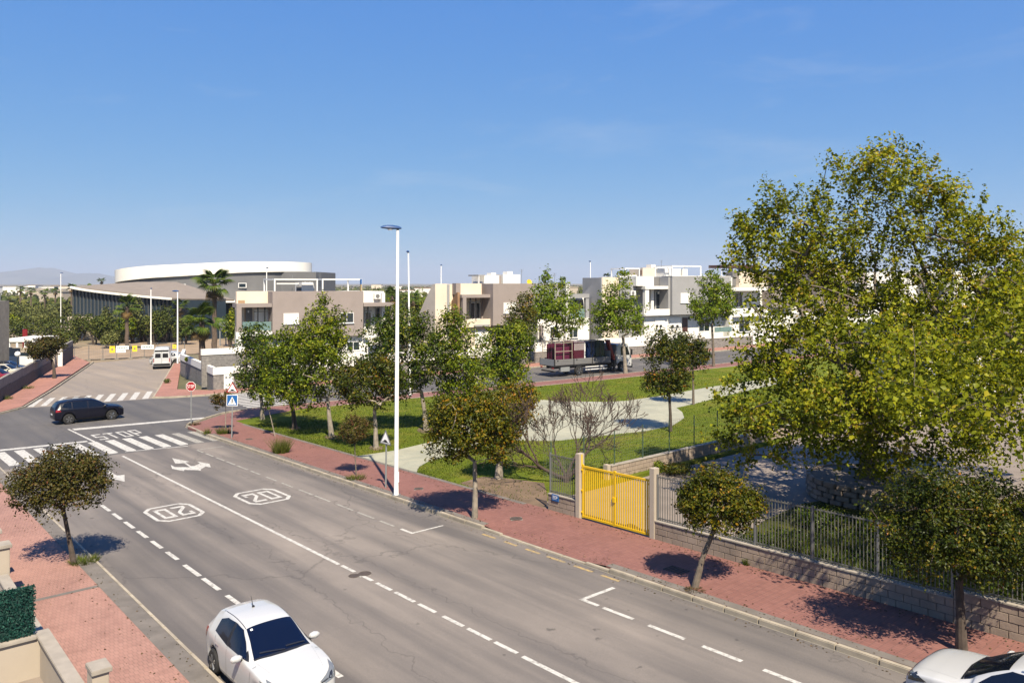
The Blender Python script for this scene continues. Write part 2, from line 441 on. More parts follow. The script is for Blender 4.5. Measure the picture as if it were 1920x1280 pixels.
TL, TR, TB = -5.63, 5.5, 8.75              # left kerb, right kerb, back of right pavement
road = sheet('road', [R(-60, -6.08), R(-60, TR), R(20, TR), R(20, -5.46)], 0, asphalt, .1)
cor = [P(377, 816), P(346, 800), P(352, 794), P(371, 790), P(416, 775)]
A3, B3, C3, D3 = (-38.5, 63.1), (-30.4, 67.8), P(335, 667), P(175, 680)
cross_street = sheet('cross_street', [R(20, -5.46), R(20, TR), R(22.3, TR)]+cor+[S2(16.2, 60.8), S2(150, 60.8), S2(150, 72), S2(16.4, 72), B3, A3, S2(1, 70.8), S2(-70, 70.8), S2(-70, 60.8), S2(-9, 60.8), R(27, -7)], 0, asphalt_new, .1)
side_street = sheet('side_street', [A3, B3, C3, D3], -.002, asphalt_side, .1)
pavement = sheet('pavement', [R(-60, 5.66), R(-10.6, 5.66), R(-10.6, 6.9), R(-4.7, 6.9), R(-4.7, 5.66), R(22.4, 5.66), P(352, 801, .13), P(357, 795, .13), P(374, 791, .13), P(418, 776.5, .13), S2(16.6, 60.6), S2(150, 60.6), S2(150, 57.9), S2(19.6, 57.9), P(442, 792), R(24.2, TB), R(-60, TB)], .13, red_pav, .15)
# dropped crossing in front of the yellow gate
mb = MB()
for s in (-10.6, -9.6, -5.7, -4.7):
    lo = .13 if s in (-10.6, -4.7) else .035
    for t, h in ((5.66, lo), (6.9, .13)):
        x, y = R(s, t); mb.v.append((x, y, g(x, y)+h))
mb.f = [(0, 2, 3, 1), (2, 4, 5, 3), (4, 6, 7, 5)]
mb.build('dropped_crossing', red_pav, pavement)
sheet('edging_strip', [R(-3.6, 8.52), R(24.2, 8.52), R(24.2, 8.74), R(-3.6, 8.74)], .136, grey_strip, parent=pavement)
sheet('edging_strip', [R(-60, 5.66), R(-60, 5.95), R(-10.6, 5.95), R(-10.6, 5.66)], .136, grey_strip, parent=pavement)
sheet('edging_strip', [R(-4.7, 5.66), R(-4.7, 5.92), R(22, 5.92), R(22, 5.66)], .136, grey_strip, parent=pavement)
sheet('edging_strip', [S2(22, 57.9), S2(22, 58.12), S2(150, 58.12), S2(150, 57.9)], .136, cream_kerb, parent=pavement)
left_pavement = sheet('left_pavement', [R(-60, -6.2), R(25, -5.54), R(27, -8.4), R(-60, -8.4)], .13, pink_pav, .15)
sheet('edging_strip', [R(-60, -6.66), R(-60, -6.2), R(25, -5.54), R(25, -6.0)], .135, grey_strip, parent=left_pavement)
sheet('edging_strip', [R(-1.75, -8.4), R(-1.75, -6.21), R(-1.55, -6.21), R(-1.55, -8.4)], .135, grey_strip, parent=left_pavement)
far_pavement = sheet('far_pavement', [C3, (B3[0]-.12, B3[1]+.28), (-29, 68.1), S2(16.7, 72.2), S2(150, 72.2), S2(150, 75.2), S2(17.2, 75.2), P(332, 732), P(337, 700), P(347, 667)], .13, pink_pav2, .15)
corner_pavement = sheet('corner_pavement', [S2(-70, 71), S2(.8, 71), (-38.8, 63.3), P(168, 681), P(137, 667), P(97, 688), P(0, 743), P(-60, 770), S2(-70, 80)], .13, pink_pav2, .15)

lawn_o = sheet('park_lawn', [P(442, 792), R(24.2, TB), R(-3.4, TB), R(-3.4, 72), S2(98, 57.9), S2(19.6, 57.9)], .115, lawn, .2)
plaza_px = [(667, 855), (740, 844), (800, 830), (850, 808), (900, 785), (950, 768), (990, 760), (1015, 749), (1050, 752), (1140, 753), (1175, 751), (1250, 740), (1325, 726), (1410, 714), (1520, 695), (1520, 707), (1410, 730), (1375, 738), (1300, 757), (1268, 764), (1279, 772), (1283, 783), (1262, 797), (1215, 807), (1140, 815), (1090, 821), (1040, 826), (957, 825), (905, 832), (880, 840), (845, 852), (800, 866), (785, 876), (780, 887)]
plaza = sheet('park_path', [P(u, v, .125) for u, v in plaza_px], .125, stone_pav, .05)
sheet('bare_soil', [P(u, v, .122) for u, v in ((862, 905), (905, 893), (960, 897), (1020, 905), (1027, 930), (1024, 957), (980, 945), (920, 927))], .122, dirt, parent=lawn_o)
for c, r in (((705, 839), 11), ((622, 819), 11), ((798, 806), 13), ((553, 802), 9)):
    sheet('bare_soil', [P(c[0]+r*1.25*math.cos(a), c[1]+r*.45*math.sin(a), .122) for a in np.linspace(0, 2*math.pi, 11)[:-1]], .122, dirt, parent=lawn_o)
yard = sheet('school_yard', [R(-3.7, 8.95), R(-60, 8.95), R(-60, 75), R(-3.7, 75)], .05, yardm)
sheet('yard_lawn', [P(1372, 1018), P(1440, 975), P(1500, 948), P(1600, 930), R(-16, 22), R(-30, 24), R(-60, 24), R(-60, 9.2), R(-13, 9.2)], .06, rough_grass)
garden = sheet('house_garden', [R(-60, -8.45), R(27, -8.45), R(27, -24), R(-60, -24)], .1, yardm)
sheet('sandy_bank', [P(120, 655), P(250, 637), P(345, 628), P(440, 640), P(440, 662), P(345, 664), P(150, 676)], .02, sand)

# ------------------------------------------------------------------ kerb stones, one by one
stone_me = MB().box(-.492, .492, -.075, .075, -.16, 0).mesh('kerb_stone', bevel=.018); stone_me.materials.append(cream_kerb)
def kerb_run(name, pts, h=.142, step=1.0, low=None, wide=1.):
    """a row of kerb stones along a ground polyline"""
    bed = MB()
    P0 = [np.array(p) for p in pts]
    L = [0.]
    for a, b in zip(P0, P0[1:]): L.append(L[-1]+float(np.hypot(*(b-a))))
    def at(d):
        d = max(0, min(L[-1], d))
        for i in range(len(P0)-1):
            if d <= L[i+1]+1e-9:
                f = (d-L[i])/max(1e-9, L[i+1]-L[i]); return P0[i]*(1-f)+P0[i+1]*f
        return P0[-1]
    n = max(1, int(round(L[-1]/step))); st = L[-1]/n
    root = None
    for a, b in zip(P0, P0[1:]):
        d = (b-a)/np.hypot(*(b-a)); q = np.array([-d[1], d[0]])*.1
        bed.add([(*(a-q), g(*a)-.12), (*(b-q), g(*b)-.12), (*(b+q), g(*b)-.12), (*(a+q), g(*a)-.12), (*(a-q), g(*a)+.008), (*(b-q), g(*b)+.008), (*(b+q), g(*b)+.008), (*(a+q), g(*a)+.008)],
                [(0, 3, 2, 1), (4, 5, 6, 7), (0, 1, 5, 4), (2, 3, 7, 6), (1, 2, 6, 5), (0, 4, 7, 3)])
    root = bed.build(name, concrete); root['kind'] = 'structure'
    rnd = random.Random(len(pts)+int(L[-1]))
    for i in range(n):
        a, b = at(i*st), at((i+1)*st); c = (a+b)/2
        hh = h
        if low: hh = low(c, h)
        za, zb = g(*a), g(*b); d = Vector((b[0]-a[0], b[1]-a[1], zb-za)).normalized()
        yv = Vector((0, 0, 1)).cross(d).normalized(); zv = d.cross(yv)
        o = link('kerb_stone', stone_me, None, root)
        o.matrix_world = Matrix(((d.x, yv.x, zv.x, c[0]), (d.y, yv.y, zv.y, c[1]), (d.z, yv.z, zv.z, (za+zb)/2+hh+rnd.uniform(-.006, .004)), (0, 0, 0, 1))) @ Matrix.Diagonal((st, wide, 1, 1))
    return root
def drop(c, h):
    s, t = toR(c)
    if -9.8 < s < -5.4: return .045
    if -10.8 < s < -4.4: return .09
    return h
kerb_run('kerb', [R(-32, 5.575), R(22.4, 5.575)], low=drop)
kerb_run('corner_kerb', [R(22.4, 5.575)]+[P(350, 800.5), P(355, 795), P(372, 790.6), P(417, 776), S2(16.4, 60.7)], step=.8)
kerb_run('cross_street_kerb', [S2(16.4, 60.7), S2(95, 60.7)], step=1.5)
kerb_run('left_kerb', [R(-24, -5.873), R(24, -5.5)], h=.137, wide=.66)
kerb_run('far_kerb', [C3, B3, (-28.7, 68.0), S2(16.4, 72.1), S2(100, 72.1)], step=1.5)
kerb_run('side_street_kerb', [D3, A3, S2(1, 70.9), S2(-30, 70.9)], step=1.2)

# ------------------------------------------------------------------ road paint
def dash(s0, s1, t, w=.12, mat=None, name='lane_dash'): mark(name, strip(s0, s1, t-w/2, t+w/2), mat)
mark('centre_line', strip(19.3, -4.5, -.06, .065))
for a, b in ((-4.65, -5.45), (-5.8, -6.48), (-6.72, -7.52), (-7.72, -8.7), (-8.9, -9.7), (-10.03, -10.9), (-11.07, -12.0), (-12.15, -12.97)): dash(a, b, .02)
mark('centre_line', strip(-13.18, -20, -.06, .065))
for i in range(6): dash(8.82-1.62*i-(.1 if i else 0), 7.75-1.6*i-.2, -3.58, .14)
for a, b in ((-1.13, -2.5), (-2.76, -4.07), (-4.63, -5.9), (-6.4, -7.7), (-8.1, -9.4), (-9.9, -11.2), (-11.7, -13)): dash(a, b, -3.6, .14)
for a, b in ((17.96, 17.0), (16.67, 15.6), (15.17, 13.95), (13.76, 12.57), (12.37, 11.02), (10.63, 9.57), (8.87, 7.73), (7.2, 6.1), (5.47, 4.17), (4.0, 2.65), (2.09, .81), (.4, -.78), (-1.22, -2.19)): dash(a, b, 3.5, .1, worn)
dash(-2.64, -3.3, 3.5, .12); mark('bay_mark', strip(-3.3, -3.41, 3.44, 4.85))
mark('bay_mark', strip(-11.66, -11.8, 3.4, 4.75))
for a, b in ((-11.8, -12.33), (-12.5, -13.54), (-14.04, -15.16), (-15.67, -16.74), (-17.29, -18.3), (-18.9, -19.9)): dash(a, b, 3.47, .13)
mark('bay_mark', strip(18.1, 17.98, 3.5, 5.0), worn)
for a, b in ((-5.16, -5.87), (-6.35, -6.98), (-7.43, -8.11), (-8.45, -9.26), (-9.66, -10.43), (-10.79, -11.5)): dash(a, b, 5.24, .11, ypaint, 'yellow_dash')
# zebra before the stop line (stripes run along the street)
for i in range(12):
    t = -5.0+.925*i; s0 = 20.75-.12*(t+5)*.6; s1 = s0+4.75
    if i >= 10: mark('zebra_stripe', strip(s0+.1, s1-.2, t, t+.45), worn)
    else: mark('zebra_stripe', [R(s0, t), R(s0, t+.4), R(s0+.22, t+.5), R(s1, t+.5), R(s1, t)])
mark('stop_line', [R(20.52, .46), R(20.4, .42), R(19.6, 3.55), R(19.74, 3.6)])
mark('give_way_line', [P(u, v) for u, v in ((135, 803.5), (140, 806.5), (383, 784.5), (383, 782.2))])
mark('edge_line', [P(u, v) for u, v in ((0, 842.5), (0, 845.5), (165, 828), (163, 826))])
mark('edge_line', [P(u, v) for u, v in ((126, 804.5), (130, 804), (179, 827.2), (175, 828.5))])
mark('edge_line', [P(u, v) for u, v in ((30, 875.5), (31, 878), (62, 873), (60, 871))], worn)
# zebra over the side street and over the cross street
for i in range(10):
    fx, fy, bx, by = 205+95.5*i, 1211-6.7*i, 285+91*i, 1150-6.1*i
    mark('zebra_stripe', [P(u/4, 460+v/4) for u, v in ((fx, fy), (fx+46, fy-2), (bx+42, by-2), (bx, by))])
for i in range(11): mark('zebra_stripe', [S2(16.9, 61.2+i), S2(21.2, 61.2+i), S2(21.2, 61.7+i), S2(16.9, 61.7+i)])
mark('edge_line', [S2(24, 66.3), S2(110, 66.3), S2(110, 66.42), S2(24, 66.42)], worn)
# block lettering built from strokes in (across, along) coordinates
def stroke_poly(name, polys, mat=None):
    for k, pl in enumerate(polys): mark(name, [R(s, t) for t, s in pl], mat, .0045+.0006*(k % 4))
def rect(t0, t1, s0, s1): return [(t0, s0), (t1, s0), (t1, s1), (t0, s1)]
def seg(a, b, wt, ws):
    dx, dy = b[0]-a[0], b[1]-a[1]; L = math.hypot(dx/wt, dy/ws)
    px, py = -dy/ws/L*wt/2, dx/wt/L*ws/2
    return [(a[0]+px, a[1]+py), (b[0]+px, b[1]+py), (b[0]-px, b[1]-py), (a[0]-px, a[1]-py)]
ht = .28
S0, S1, SM = 25.6, 28.0, 26.75
for nm, t0, polys in (
    ('letter_s', .43, [rect(.43, .95, S1-ht, S1), rect(.43, .54, SM, S1-ht), rect(.43, .95, SM-.1, SM+.15), rect(.84, .95, S0+ht, SM-.1), rect(.43, .95, S0, S0+ht)]),
    ('letter_t', 1.1, [rect(1.1, 1.68, S1-ht, S1), rect(1.33, 1.46, S0, S1-ht)]),
    ('letter_o', 1.84, [rect(1.84, 1.96, S0, S1), rect(2.24, 2.36, S0, S1), rect(1.96, 2.24, S0, S0+ht), rect(1.96, 2.24, S1-ht, S1)]),
    ('letter_p', 2.56, [rect(2.56, 2.68, S0, S1), rect(2.68, 3.06, S1-ht, S1), rect(2.68, 3.06, 26.45, 26.72), rect(2.95, 3.06, 26.72, S1-ht)])):
    stroke_poly(nm, polys)
def twenty(tc, sc, flip):
    f = -1 if flip else 1
    def T(pl): return [(tc+f*t, sc+f*s) for t, s in pl]
    A, Bq = .92, 1.28                       # half width across, half length along
    out = [(-A, -Bq+.45), (-A+.3, -Bq), (A-.3, -Bq), (A, -Bq+.45), (A, Bq-.45), (A-.3, Bq), (-A+.3, Bq), (-A, Bq-.45)]
    k = [((t*.85), s*.88) for t, s in out]
    ring = [[out[i], out[(i+1) % 8], k[(i+1) % 8], k[i]] for i in range(8)]
    for pl in ring: mark('speed_frame', [R(s, t) for t, s in T(pl)])
    zero = [rect(.08, .2, -.78, .78), rect(.46, .58, -.78, .78), rect(.2, .46, -.78, -.56), rect(.2, .46, .56, .78)]
    two = [rect(-.6, -.08, -.78, -.56), seg((-.56, -.56), (-.14, .2), .13, .2), rect(-.2, -.08, .2, .56), rect(-.6, -.08, .56, .78), rect(-.6, -.48, .25, .56)]
    for nm, pls in (('digit_two', two), ('digit_zero', zero)): stroke_poly(nm, [T(p) for p in pls])
twenty(1.83, 5.5, False); twenty(-1.75, 5.58, True)
apx = [(240, 420), (360, 480), (820, 490), (640, 365), (380, 380), (285, 215), (600, 280), (820, 325), (680, 340), (850, 455), (960, 450), (1120, 370), (1030, 320), (1400, 385), (1445, 490), (1370, 485), (1300, 460), (1130, 560), (1165, 600), (1060, 575), (640, 570), (640, 605), (290, 540)]
mark('turn_arrow', [P(305+x/16, 845+y/16) for x, y in apx])
mark('straight_arrow', [R(s, t) for s, t in ((17.2, -1.72), (17.2, -1.56), (14.35, -1.56), (14.25, -1.25), (12.7, -1.66), (14.1, -2.0), (14.25, -1.72))])
# cast-iron covers
def cover(u, v, r, parent, h, mat=None):
    x, y = P(u, v, h); M = Matrix.Translation((x, y, g(x, y)+h))
    o = MB().lathe([(r, 0), (r, .012), (r*.9, .016), (r*.88, .011), (0.02, .011)], 20, M).build('manhole_cover', mat or dark_metal, parent)
    sheet('cover_surround', [(x+r*1.35*math.cos(a+.9), y+r*1.35*math.sin(a+.9)) for a in np.linspace(0, 2*math.pi, 5)[:-1]], h+.0025, concrete, parent=parent)
iron = plain('cast_iron', (.10, .075, .06), .7, .3, 8, .4)
cover(968, 972, .23, pavement, .13, iron); cover(785, 916, .2, pavement, .13, iron); cover(467, 823, .2, pavement, .13, iron)
cover(684, 1075, .2, road, .001, iron); cover(664, 1079, .17, road, .001, iron)
sheet('road_patch', [P(u, v) for u, v in ((670, 1079), (676, 1083), (688, 1073), (681, 1071))], .006, worn, parent=road)
x, y = P(1268, 1068, .13)
gr = MB()
for i in range(7):
    q0 = R(*(np.array(toR((x, y)))+[-.3+.1*i, -.22])); q1 = R(*(np.array(toR((x, y)))+[-.3+.1*i, .22]))
    gr.beam((*q0, g(*q0)+.137), (*q1, g(*q1)+.137), .05, .02)
gr.build('drain_grate', iron, pavement)
# ------------------------------------------------------------------ trees
def leaf_mesh(name, pos, nrm, size, mat, rng, aspect=.62, lc=None, fold=.18):
    """many leaf-sized folded blades; pos, nrm are (n, 3)"""
    n = len(pos)
    nrm = nrm/np.maximum(1e-6, np.linalg.norm(nrm, axis=1))[:, None]
    r = rng.normal(size=(n, 3)); a = np.cross(nrm, r); a /= np.maximum(1e-6, np.linalg.norm(a, axis=1))[:, None]
    b = np.cross(nrm, a)
    sz = size*(.5+.95*rng.random(n)**1.3)[:, None]
    base = pos-a*sz*.5; tip = pos+a*sz*.5-nrm*sz*.08
    l = pos+b*sz*aspect*.5+nrm*sz*fold-a*sz*.06; q = pos-b*sz*aspect*.5+nrm*sz*fold-a*sz*.06
    V = np.stack([base, l, tip, q], 1).reshape(-1, 3)
    i = np.arange(n)[:, None]*4
    T = np.concatenate([i+[0, 2, 1], i+[0, 3, 2]], 1).reshape(-1)
    me = bpy.data.meshes.new(name)
    me.vertices.add(4*n); me.vertices.foreach_set('co', V.astype('f').ravel())
    me.loops.add(6*n); me.loops.foreach_set('vertex_index', T.astype('i'))
    me.polygons.add(2*n); me.polygons.foreach_set('loop_start', np.arange(0, 6*n, 3).astype('i'))
    try: me.polygons.foreach_set('loop_total', np.full(2*n, 3, 'i'))
    except Exception: pass
    at = me.attributes.new('lc', 'FLOAT', 'POINT')
    if lc is None: lc = rng.random(n)
    at.data.foreach_set('value', np.repeat(np.clip(lc, 0, 1), 4).astype('f'))
    me.update(calc_edges=True); me.materials.append(mat)
    return me

def skeleton(trunk, targets, r0, rng, wig=.12, rtip=.006, power=.62):
    """grow limbs from the trunk polyline to every target; returns tubes"""
    nodes = [np.array(p, float) for p in trunk]; par = [-1]+list(range(len(trunk)-1))
    nt0 = len(trunk)
    ctr = nodes[-1]
    order = sorted(range(len(targets)), key=lambda i: np.linalg.norm(targets[i]-ctr))
    for i in order:
        T = targets[i]
        N = np.array(nodes)
        d = np.linalg.norm(N-T, axis=1)
        pen = np.zeros(len(N)); pen[:max(0, nt0-2)] = 3.
        low = N[:, 2]-T[2]; pen += np.where(low > .3, low*.8, 0)
        j = int(np.argmin(d+pen)); a = N[j]; L = np.linalg.norm(T-a)
        m = max(1, int(L/.45)) if L > .3 else 1
        m = min(m, 5); prev = j
        Lb = min(L, 1.6); bow = rng.normal(size=3)*wig*Lb*.5; bow[2] += .08*Lb
        for q in range(1, m+1):
            f = q/m; p = a+(T-a)*f+bow*math.sin(math.pi*f)
            nodes.append(p); par.append(prev); prev = len(nodes)-1
    cnt = [0]*len(nodes)
    kids = [[] for _ in nodes]
    for i, p in enumerate(par):
        if p >= 0: kids[p].append(i)
    for i in range(len(nodes)-1, -1, -1):
        cnt[i] = max(1, sum(cnt[k] for k in kids[i]))
    tot = cnt[nt0-1]
    rad = [max(rtip, r0*.85*(c/tot)**power) for c in cnt]
    for i in range(nt0): rad[i] = r0*(1-.25*i/max(1, nt0-1))
    rad[0] = r0*1.25
    return nodes, par, kids, rad, nt0
def limb_mesh(nodes, par, kids, rad, nt0, sides=6):
    mb = MB(); done = set()
    def run(start, first):
        pts, rr = [nodes[first]], [min(rad[first], rad[start]*1.3)] if first != start else [rad[first]]
        if first == start: pts, rr = [nodes[start]], [rad[start]]
        else: pts.append(nodes[start]); rr.append(rad[start])
        cur = start
        while kids[cur]:
            nx = max(kids[cur], key=lambda k: rad[k])
            for k in kids[cur]:
                if k != nx: stack.append((k, cur))
            pts.append(nodes[nx]); rr.append(rad[nx]); cur = nx
        n = 10 if first == start else (sides if rr[0] > .03 else 4)
        if len(pts) > 1: mb.tube(pts, rr, n)
    stack = []
    run(0, 0)
    while stack:
        k, p = stack.pop()
        run(k, p)
    return mb
def env_world(env, y0):
    E = []
    for e in env:
        u, v, ru, rv = e[:4]; dy = e[4] if len(e) > 4 else 0.; ry = e[5] if len(e) > 5 else 1.
        y = y0+dy; E.append((np.array([xat(u, y), y, zat(v, y)]), np.array([ru/F*y, ru/F*y*ry, rv/F*y])))
    return E
def tree(name, label, base, trunk, env, mat, cat='tree', n=3500, leaf=.11, r0=.09, seed=1, nt=45, clump=.24, barkm=None, h=.12, group=None, aspect=.62, hollow=.5, bias=0., up=.35, limbs=True, cull=.0):
    rng = np.random.default_rng(seed); n = int(n*1.7)
    x, y = P(base[0], base[1], h); z = g(x, y)+h
    root = thing(name, label, cat, (x, y, z), 0, group)
    O = np.array([x, y, z])
    tp = [O-np.array([0, 0, .06])]
    for u, v in trunk: tp.append(np.array([xat(u, y), y+.02, zat(v, y)]))
    if len(tp) == 2: tp = [tp[0], tp[0]*.5+tp[1]*.5+np.array([rng.normal()*.02, 0, 0]), tp[1]]
    env = list(env)
    for _ in range(4):                           # odd lobes, so that no two crowns are alike
        e0 = env[rng.integers(0, len(env))]; a0 = rng.uniform(0, 6.28)
        env.append((e0[0]+e0[2]*.75*math.cos(a0), e0[1]-abs(e0[3]*.7*math.sin(a0)), e0[2]*.42, e0[3]*.42, rng.uniform(-.5, .5)))
    E = env_world(env, y)
    wts = np.array([np.prod(r)**.72 for c, r in E]); wts /= wts.sum()
    nc = max(10, n//26)
    ei = rng.choice(len(E), nc, p=wts)
    d = rng.normal(size=(nc, 3)); d /= np.linalg.norm(d, axis=1)[:, None]
    rr = hollow+(1-hollow)*rng.random(nc)**.6
    rr *= 1+.24*np.sin(d[:, 0]*5+seed)*np.cos(d[:, 2]*4+seed*2)+rng.normal(size=nc)*.07
    C = np.array([E[k][0] for k in ei]); RR = np.array([E[k][1] for k in ei])
    cl = C+d*RR*rr[:, None]
    keep = cl[:, 2] > z+.3; cl, d = cl[keep], d[keep]; nc = len(cl)
    csz = clump*(.6+.8*rng.random(nc))
    ctone = rng.normal(size=nc)*.16
    # leaves
    k = rng.integers(0, nc, n)
    off = rng.normal(size=(n, 3)); off *= (rng.random(n)**.4/np.maximum(1e-6, np.linalg.norm(off, axis=1)))[:, None]
    off[:, 2] *= .75
    pos = cl[k]+off*csz[k][:, None]*1.5
    tw = rng.random(n) < .16                     # leaves along shoots that stick out of the crown
    sh = d*.7+rng.normal(size=(nc, 3))*.35+np.array([0, 0, .45]); sh /= np.linalg.norm(sh, axis=1)[:, None]
    pos[tw] = (cl[k]+sh[k]*(rng.random(n)*csz[k]*1.9)[:, None]+off*csz[k][:, None]*.25)[tw]
    nr = d[k]*.5+off*.5+rng.normal(size=(n, 3))*.45; nr[:, 2] += up
    ctr = np.average([c for c, r in E], axis=0, weights=wts)
    lc = np.clip(.42+bias+ctone[k]+rng.normal(size=n)*.2, 0, 1)
    crown = link('crown', leaf_mesh('crown', pos-O, nr, leaf*1.12, mat, rng, aspect, lc), None, root)
    ti = rng.choice(nc, min(nt, nc), replace=False)
    sk = skeleton(tp, [cl[i] for i in ti], r0, rng)
    mb = limb_mesh(*sk)
    mb.v = [tuple(np.array(v)-O) for v in mb.v]
    mb.build('trunk', barkm or bark, root, True)
    return root

G_PARK = 'trees on the park lawn'
G_ST = 'small trees along the pavements'
tree('street_tree', 'small round-headed tree with reddish leaves by the left kerb', (140, 1057), [(128, 1005), (118, 955)], [(105, 905, 78, 42), (60, 925, 48, 34), (150, 905, 50, 45), (115, 870, 60, 26), (170, 880, 30, 26)], L_rust, n=9000, leaf=.075, r0=.075, seed=3, nt=70, clump=.17, group=G_ST, barkm=bark_dark, cull=.1)
tree('street_tree', 'tree with green-orange crown on the pavement between lamp post and yellow gate', (890, 971), [(891, 915), (890, 865)], [(880, 800, 70, 55), (840, 830, 42, 40), (920, 775, 55, 45), (925, 830, 40, 40), (850, 790, 45, 40)], L_orange, n=9000, leaf=.095, r0=.10, seed=5, nt=70, clump=.2, group=G_ST, barkm=bark_pale, bias=-.05)
tree('street_tree', 'leaning small tree with ochre-green crown in front of the block wall', (1302, 1101), [(1318, 1045), (1345, 978)], [(1345, 938, 62, 48), (1305, 945, 35, 40), (1385, 945, 42, 42), (1340, 905, 45, 32)], L_orange, n=8500, leaf=.075, r0=.085, seed=8, nt=60, clump=.16, group=G_ST, bias=-.1)
tree('street_tree', 'dark broad-crowned tree nearest the camera beside the white parked car', (1803, 1222), [(1802, 1150), (1799, 1088)], [(1800, 990, 115, 85), (1720, 985, 75, 75), (1880, 985, 90, 85), (1780, 930, 90, 45), (1850, 1045, 90, 50), (1715, 1040, 55, 40)], L_mixed, n=17000, leaf=.065, r0=.11, seed=12, nt=110, clump=.17, group=G_ST, barkm=bark_dark, bias=-.12)
tree('park_tree', 'dark evergreen tree at the tip of the lawn by the crossing', (492, 786), [(491, 760), (488, 735)], [(490, 680, 42, 58), (478, 640, 30, 30), (505, 700, 38, 45), (475, 710, 28, 30)], L_dark, n=5500, leaf=.15, r0=.14, seed=21, nt=40, clump=.3, group=G_PARK, barkm=bark_pale)
tree('park_tree', 'evergreen with dark trunk, second from the crossing on the lawn', (553, 803), [(550, 775), (544, 740)], [(540, 690, 55, 62), (520, 650, 35, 35), (560, 670, 40, 50), (555, 730, 38, 30), (510, 725, 30, 28)], L_green, n=6500, leaf=.14, r0=.15, seed=22, nt=45, clump=.3, group=G_PARK, barkm=bark_dark)
tree('park_tree', 'tall pale-tipped tree with white trunk in front of the taupe house', (622, 818), [(617, 780), (614, 745)], [(605, 690, 45, 65), (600, 640, 50, 45), (598, 605, 38, 32), (630, 650, 28, 40), (575, 745, 28, 20), (600, 575, 14, 20), (640, 590, 10, 22)], L_green, n=7500, leaf=.13, r0=.14, seed=23, nt=55, clump=.27, group=G_PARK, barkm=bark_pale, bias=.1)
tree('park_tree', 'lower bronze-green tree beside the white lamp post on the lawn', (705, 839), [(704, 805), (702, 768)], [(690, 720, 52, 48), (660, 725, 30, 38), (720, 710, 30, 40), (695, 690, 38, 22)], L_mixed, n=6500, leaf=.12, r0=.125, seed=24, nt=45, clump=.24, group=G_PARK, barkm=bark_pale, bias=-.02)
tree('park_tree', 'broad dark tree right behind the white lamp post', (799, 806), [(796, 770), (790, 735)], [(765, 665, 68, 75), (720, 640, 45, 45), (800, 660, 42, 65), (760, 610, 50, 32), (745, 720, 45, 30)], L_dark, n=8500, leaf=.14, r0=.15, seed=25, nt=60, clump=.3, group=G_PARK, barkm=bark_pale, bias=.08)
tree('park_tree', 'leafy green tree in front of the taupe house with the slanted fin', (868, 800), [(866, 770), (864, 750)], [(866, 685, 48, 75), (845, 650, 35, 55), (895, 705, 35, 45), (855, 735, 40, 30), (850, 605, 18, 25)], L_green, n=7000, leaf=.14, r0=.14, seed=26, nt=45, clump=.28, group=G_PARK, barkm=bark_pale, bias=.05)
tree('park_tree', 'pointed green tree left of the lorry tail', (955, 772), [(955, 750), (953, 728)], [(955, 665, 38, 55), (925, 650, 22, 45), (975, 640, 26, 40), (950, 700, 42, 25)], L_green, n=6000, leaf=.15, r0=.14, seed=27, nt=40, clump=.3, group=G_PARK, barkm=bark_pale, bias=.04)
tree('park_tree', 'tree with rust-orange top growing on bare soil by the fence corner', (935, 897), [(937, 860), (940, 830)], [(950, 775, 45, 50), (975, 750, 28, 28), (925, 800, 40, 35)], L_orange, n=6500, leaf=.1, r0=.16, seed=28, nt=45, clump=.22, group=G_PARK, barkm=bark_pale, bias=.12)
tree('park_tree', 'bronze tree with dark trunk standing on the pale plaza edge', (1257, 808), [(1257, 775), (1255, 742)], [(1248, 690, 40, 50), (1235, 645, 24, 30), (1265, 650, 25, 35), (1225, 715, 24, 24), (1270, 715, 22, 24)], L_mixed, n=5500, leaf=.12, r0=.1, seed=29, nt=45, clump=.23, group=G_PARK, barkm=bark_dark, bias=-.05)
tree('park_tree', 'smaller tree with thin trunk on the grass beyond the plaza', (1300, 758), [(1300, 725), (1299, 692)], [(1298, 660, 32, 30), (1280, 655, 20, 25), (1315, 660, 18, 25)], L_mixed, n=3200, leaf=.14, r0=.085, seed=30, nt=35, clump=.25, group=G_PARK, barkm=bark, bias=-.05)
G_Y = 'young plane trees along the far street'
tree('young_plane_tree', 'bright green young plane tree behind the lorry load', (1033, 679), [(1034, 655), (1036, 630)], [(1035, 585, 48, 42), (1060, 590, 32, 38), (1020, 560, 30, 35), (1052, 545, 16, 24), (1026, 528, 12, 22), (1000, 595, 22, 28)], L_young, n=4500, leaf=.24, r0=.16, seed=41, nt=45, clump=.4, group=G_Y, barkm=bark_pale, hollow=.3)
tree('young_plane_tree', 'young plane tree with pale trunk in front of the lorry cab', (1173, 700), [(1171, 670), (1168, 630)], [(1160, 590, 45, 40), (1135, 600, 32, 30), (1185, 595, 32, 35), (1150, 560, 30, 30), (1172, 535, 16, 25)], L_young, n=4200, leaf=.21, r0=.19, seed=42, nt=45, clump=.36, group=G_Y, barkm=bark_pale, hollow=.3)
tree('young_plane_tree', 'rounded young plane tree left of the great plane tree', (1338, 687), [(1337, 650), (1335, 610)], [(1335, 570, 40, 38), (1318, 580, 26, 28), (1355, 560, 22, 32), (1332, 535, 25, 24), (1330, 512, 8, 14)], L_young, n=4200, leaf=.21, r0=.15, seed=43, nt=45, clump=.34, group=G_Y, barkm=bark, hollow=.3)
tree('young_plane_tree', 'brownish young tree on the far pavement beside the pointed green tree', (975, 692), [(975, 668), (974, 640)], [(975, 600, 26, 40), (985, 570, 16, 26), (965, 620, 22, 22)], L_orange, n=2600, leaf=.2, r0=.12, seed=44, nt=30, clump=.34, group=G_Y, barkm=bark, hollow=.3, bias=-.1)
G_S = 'saplings on the pavement'
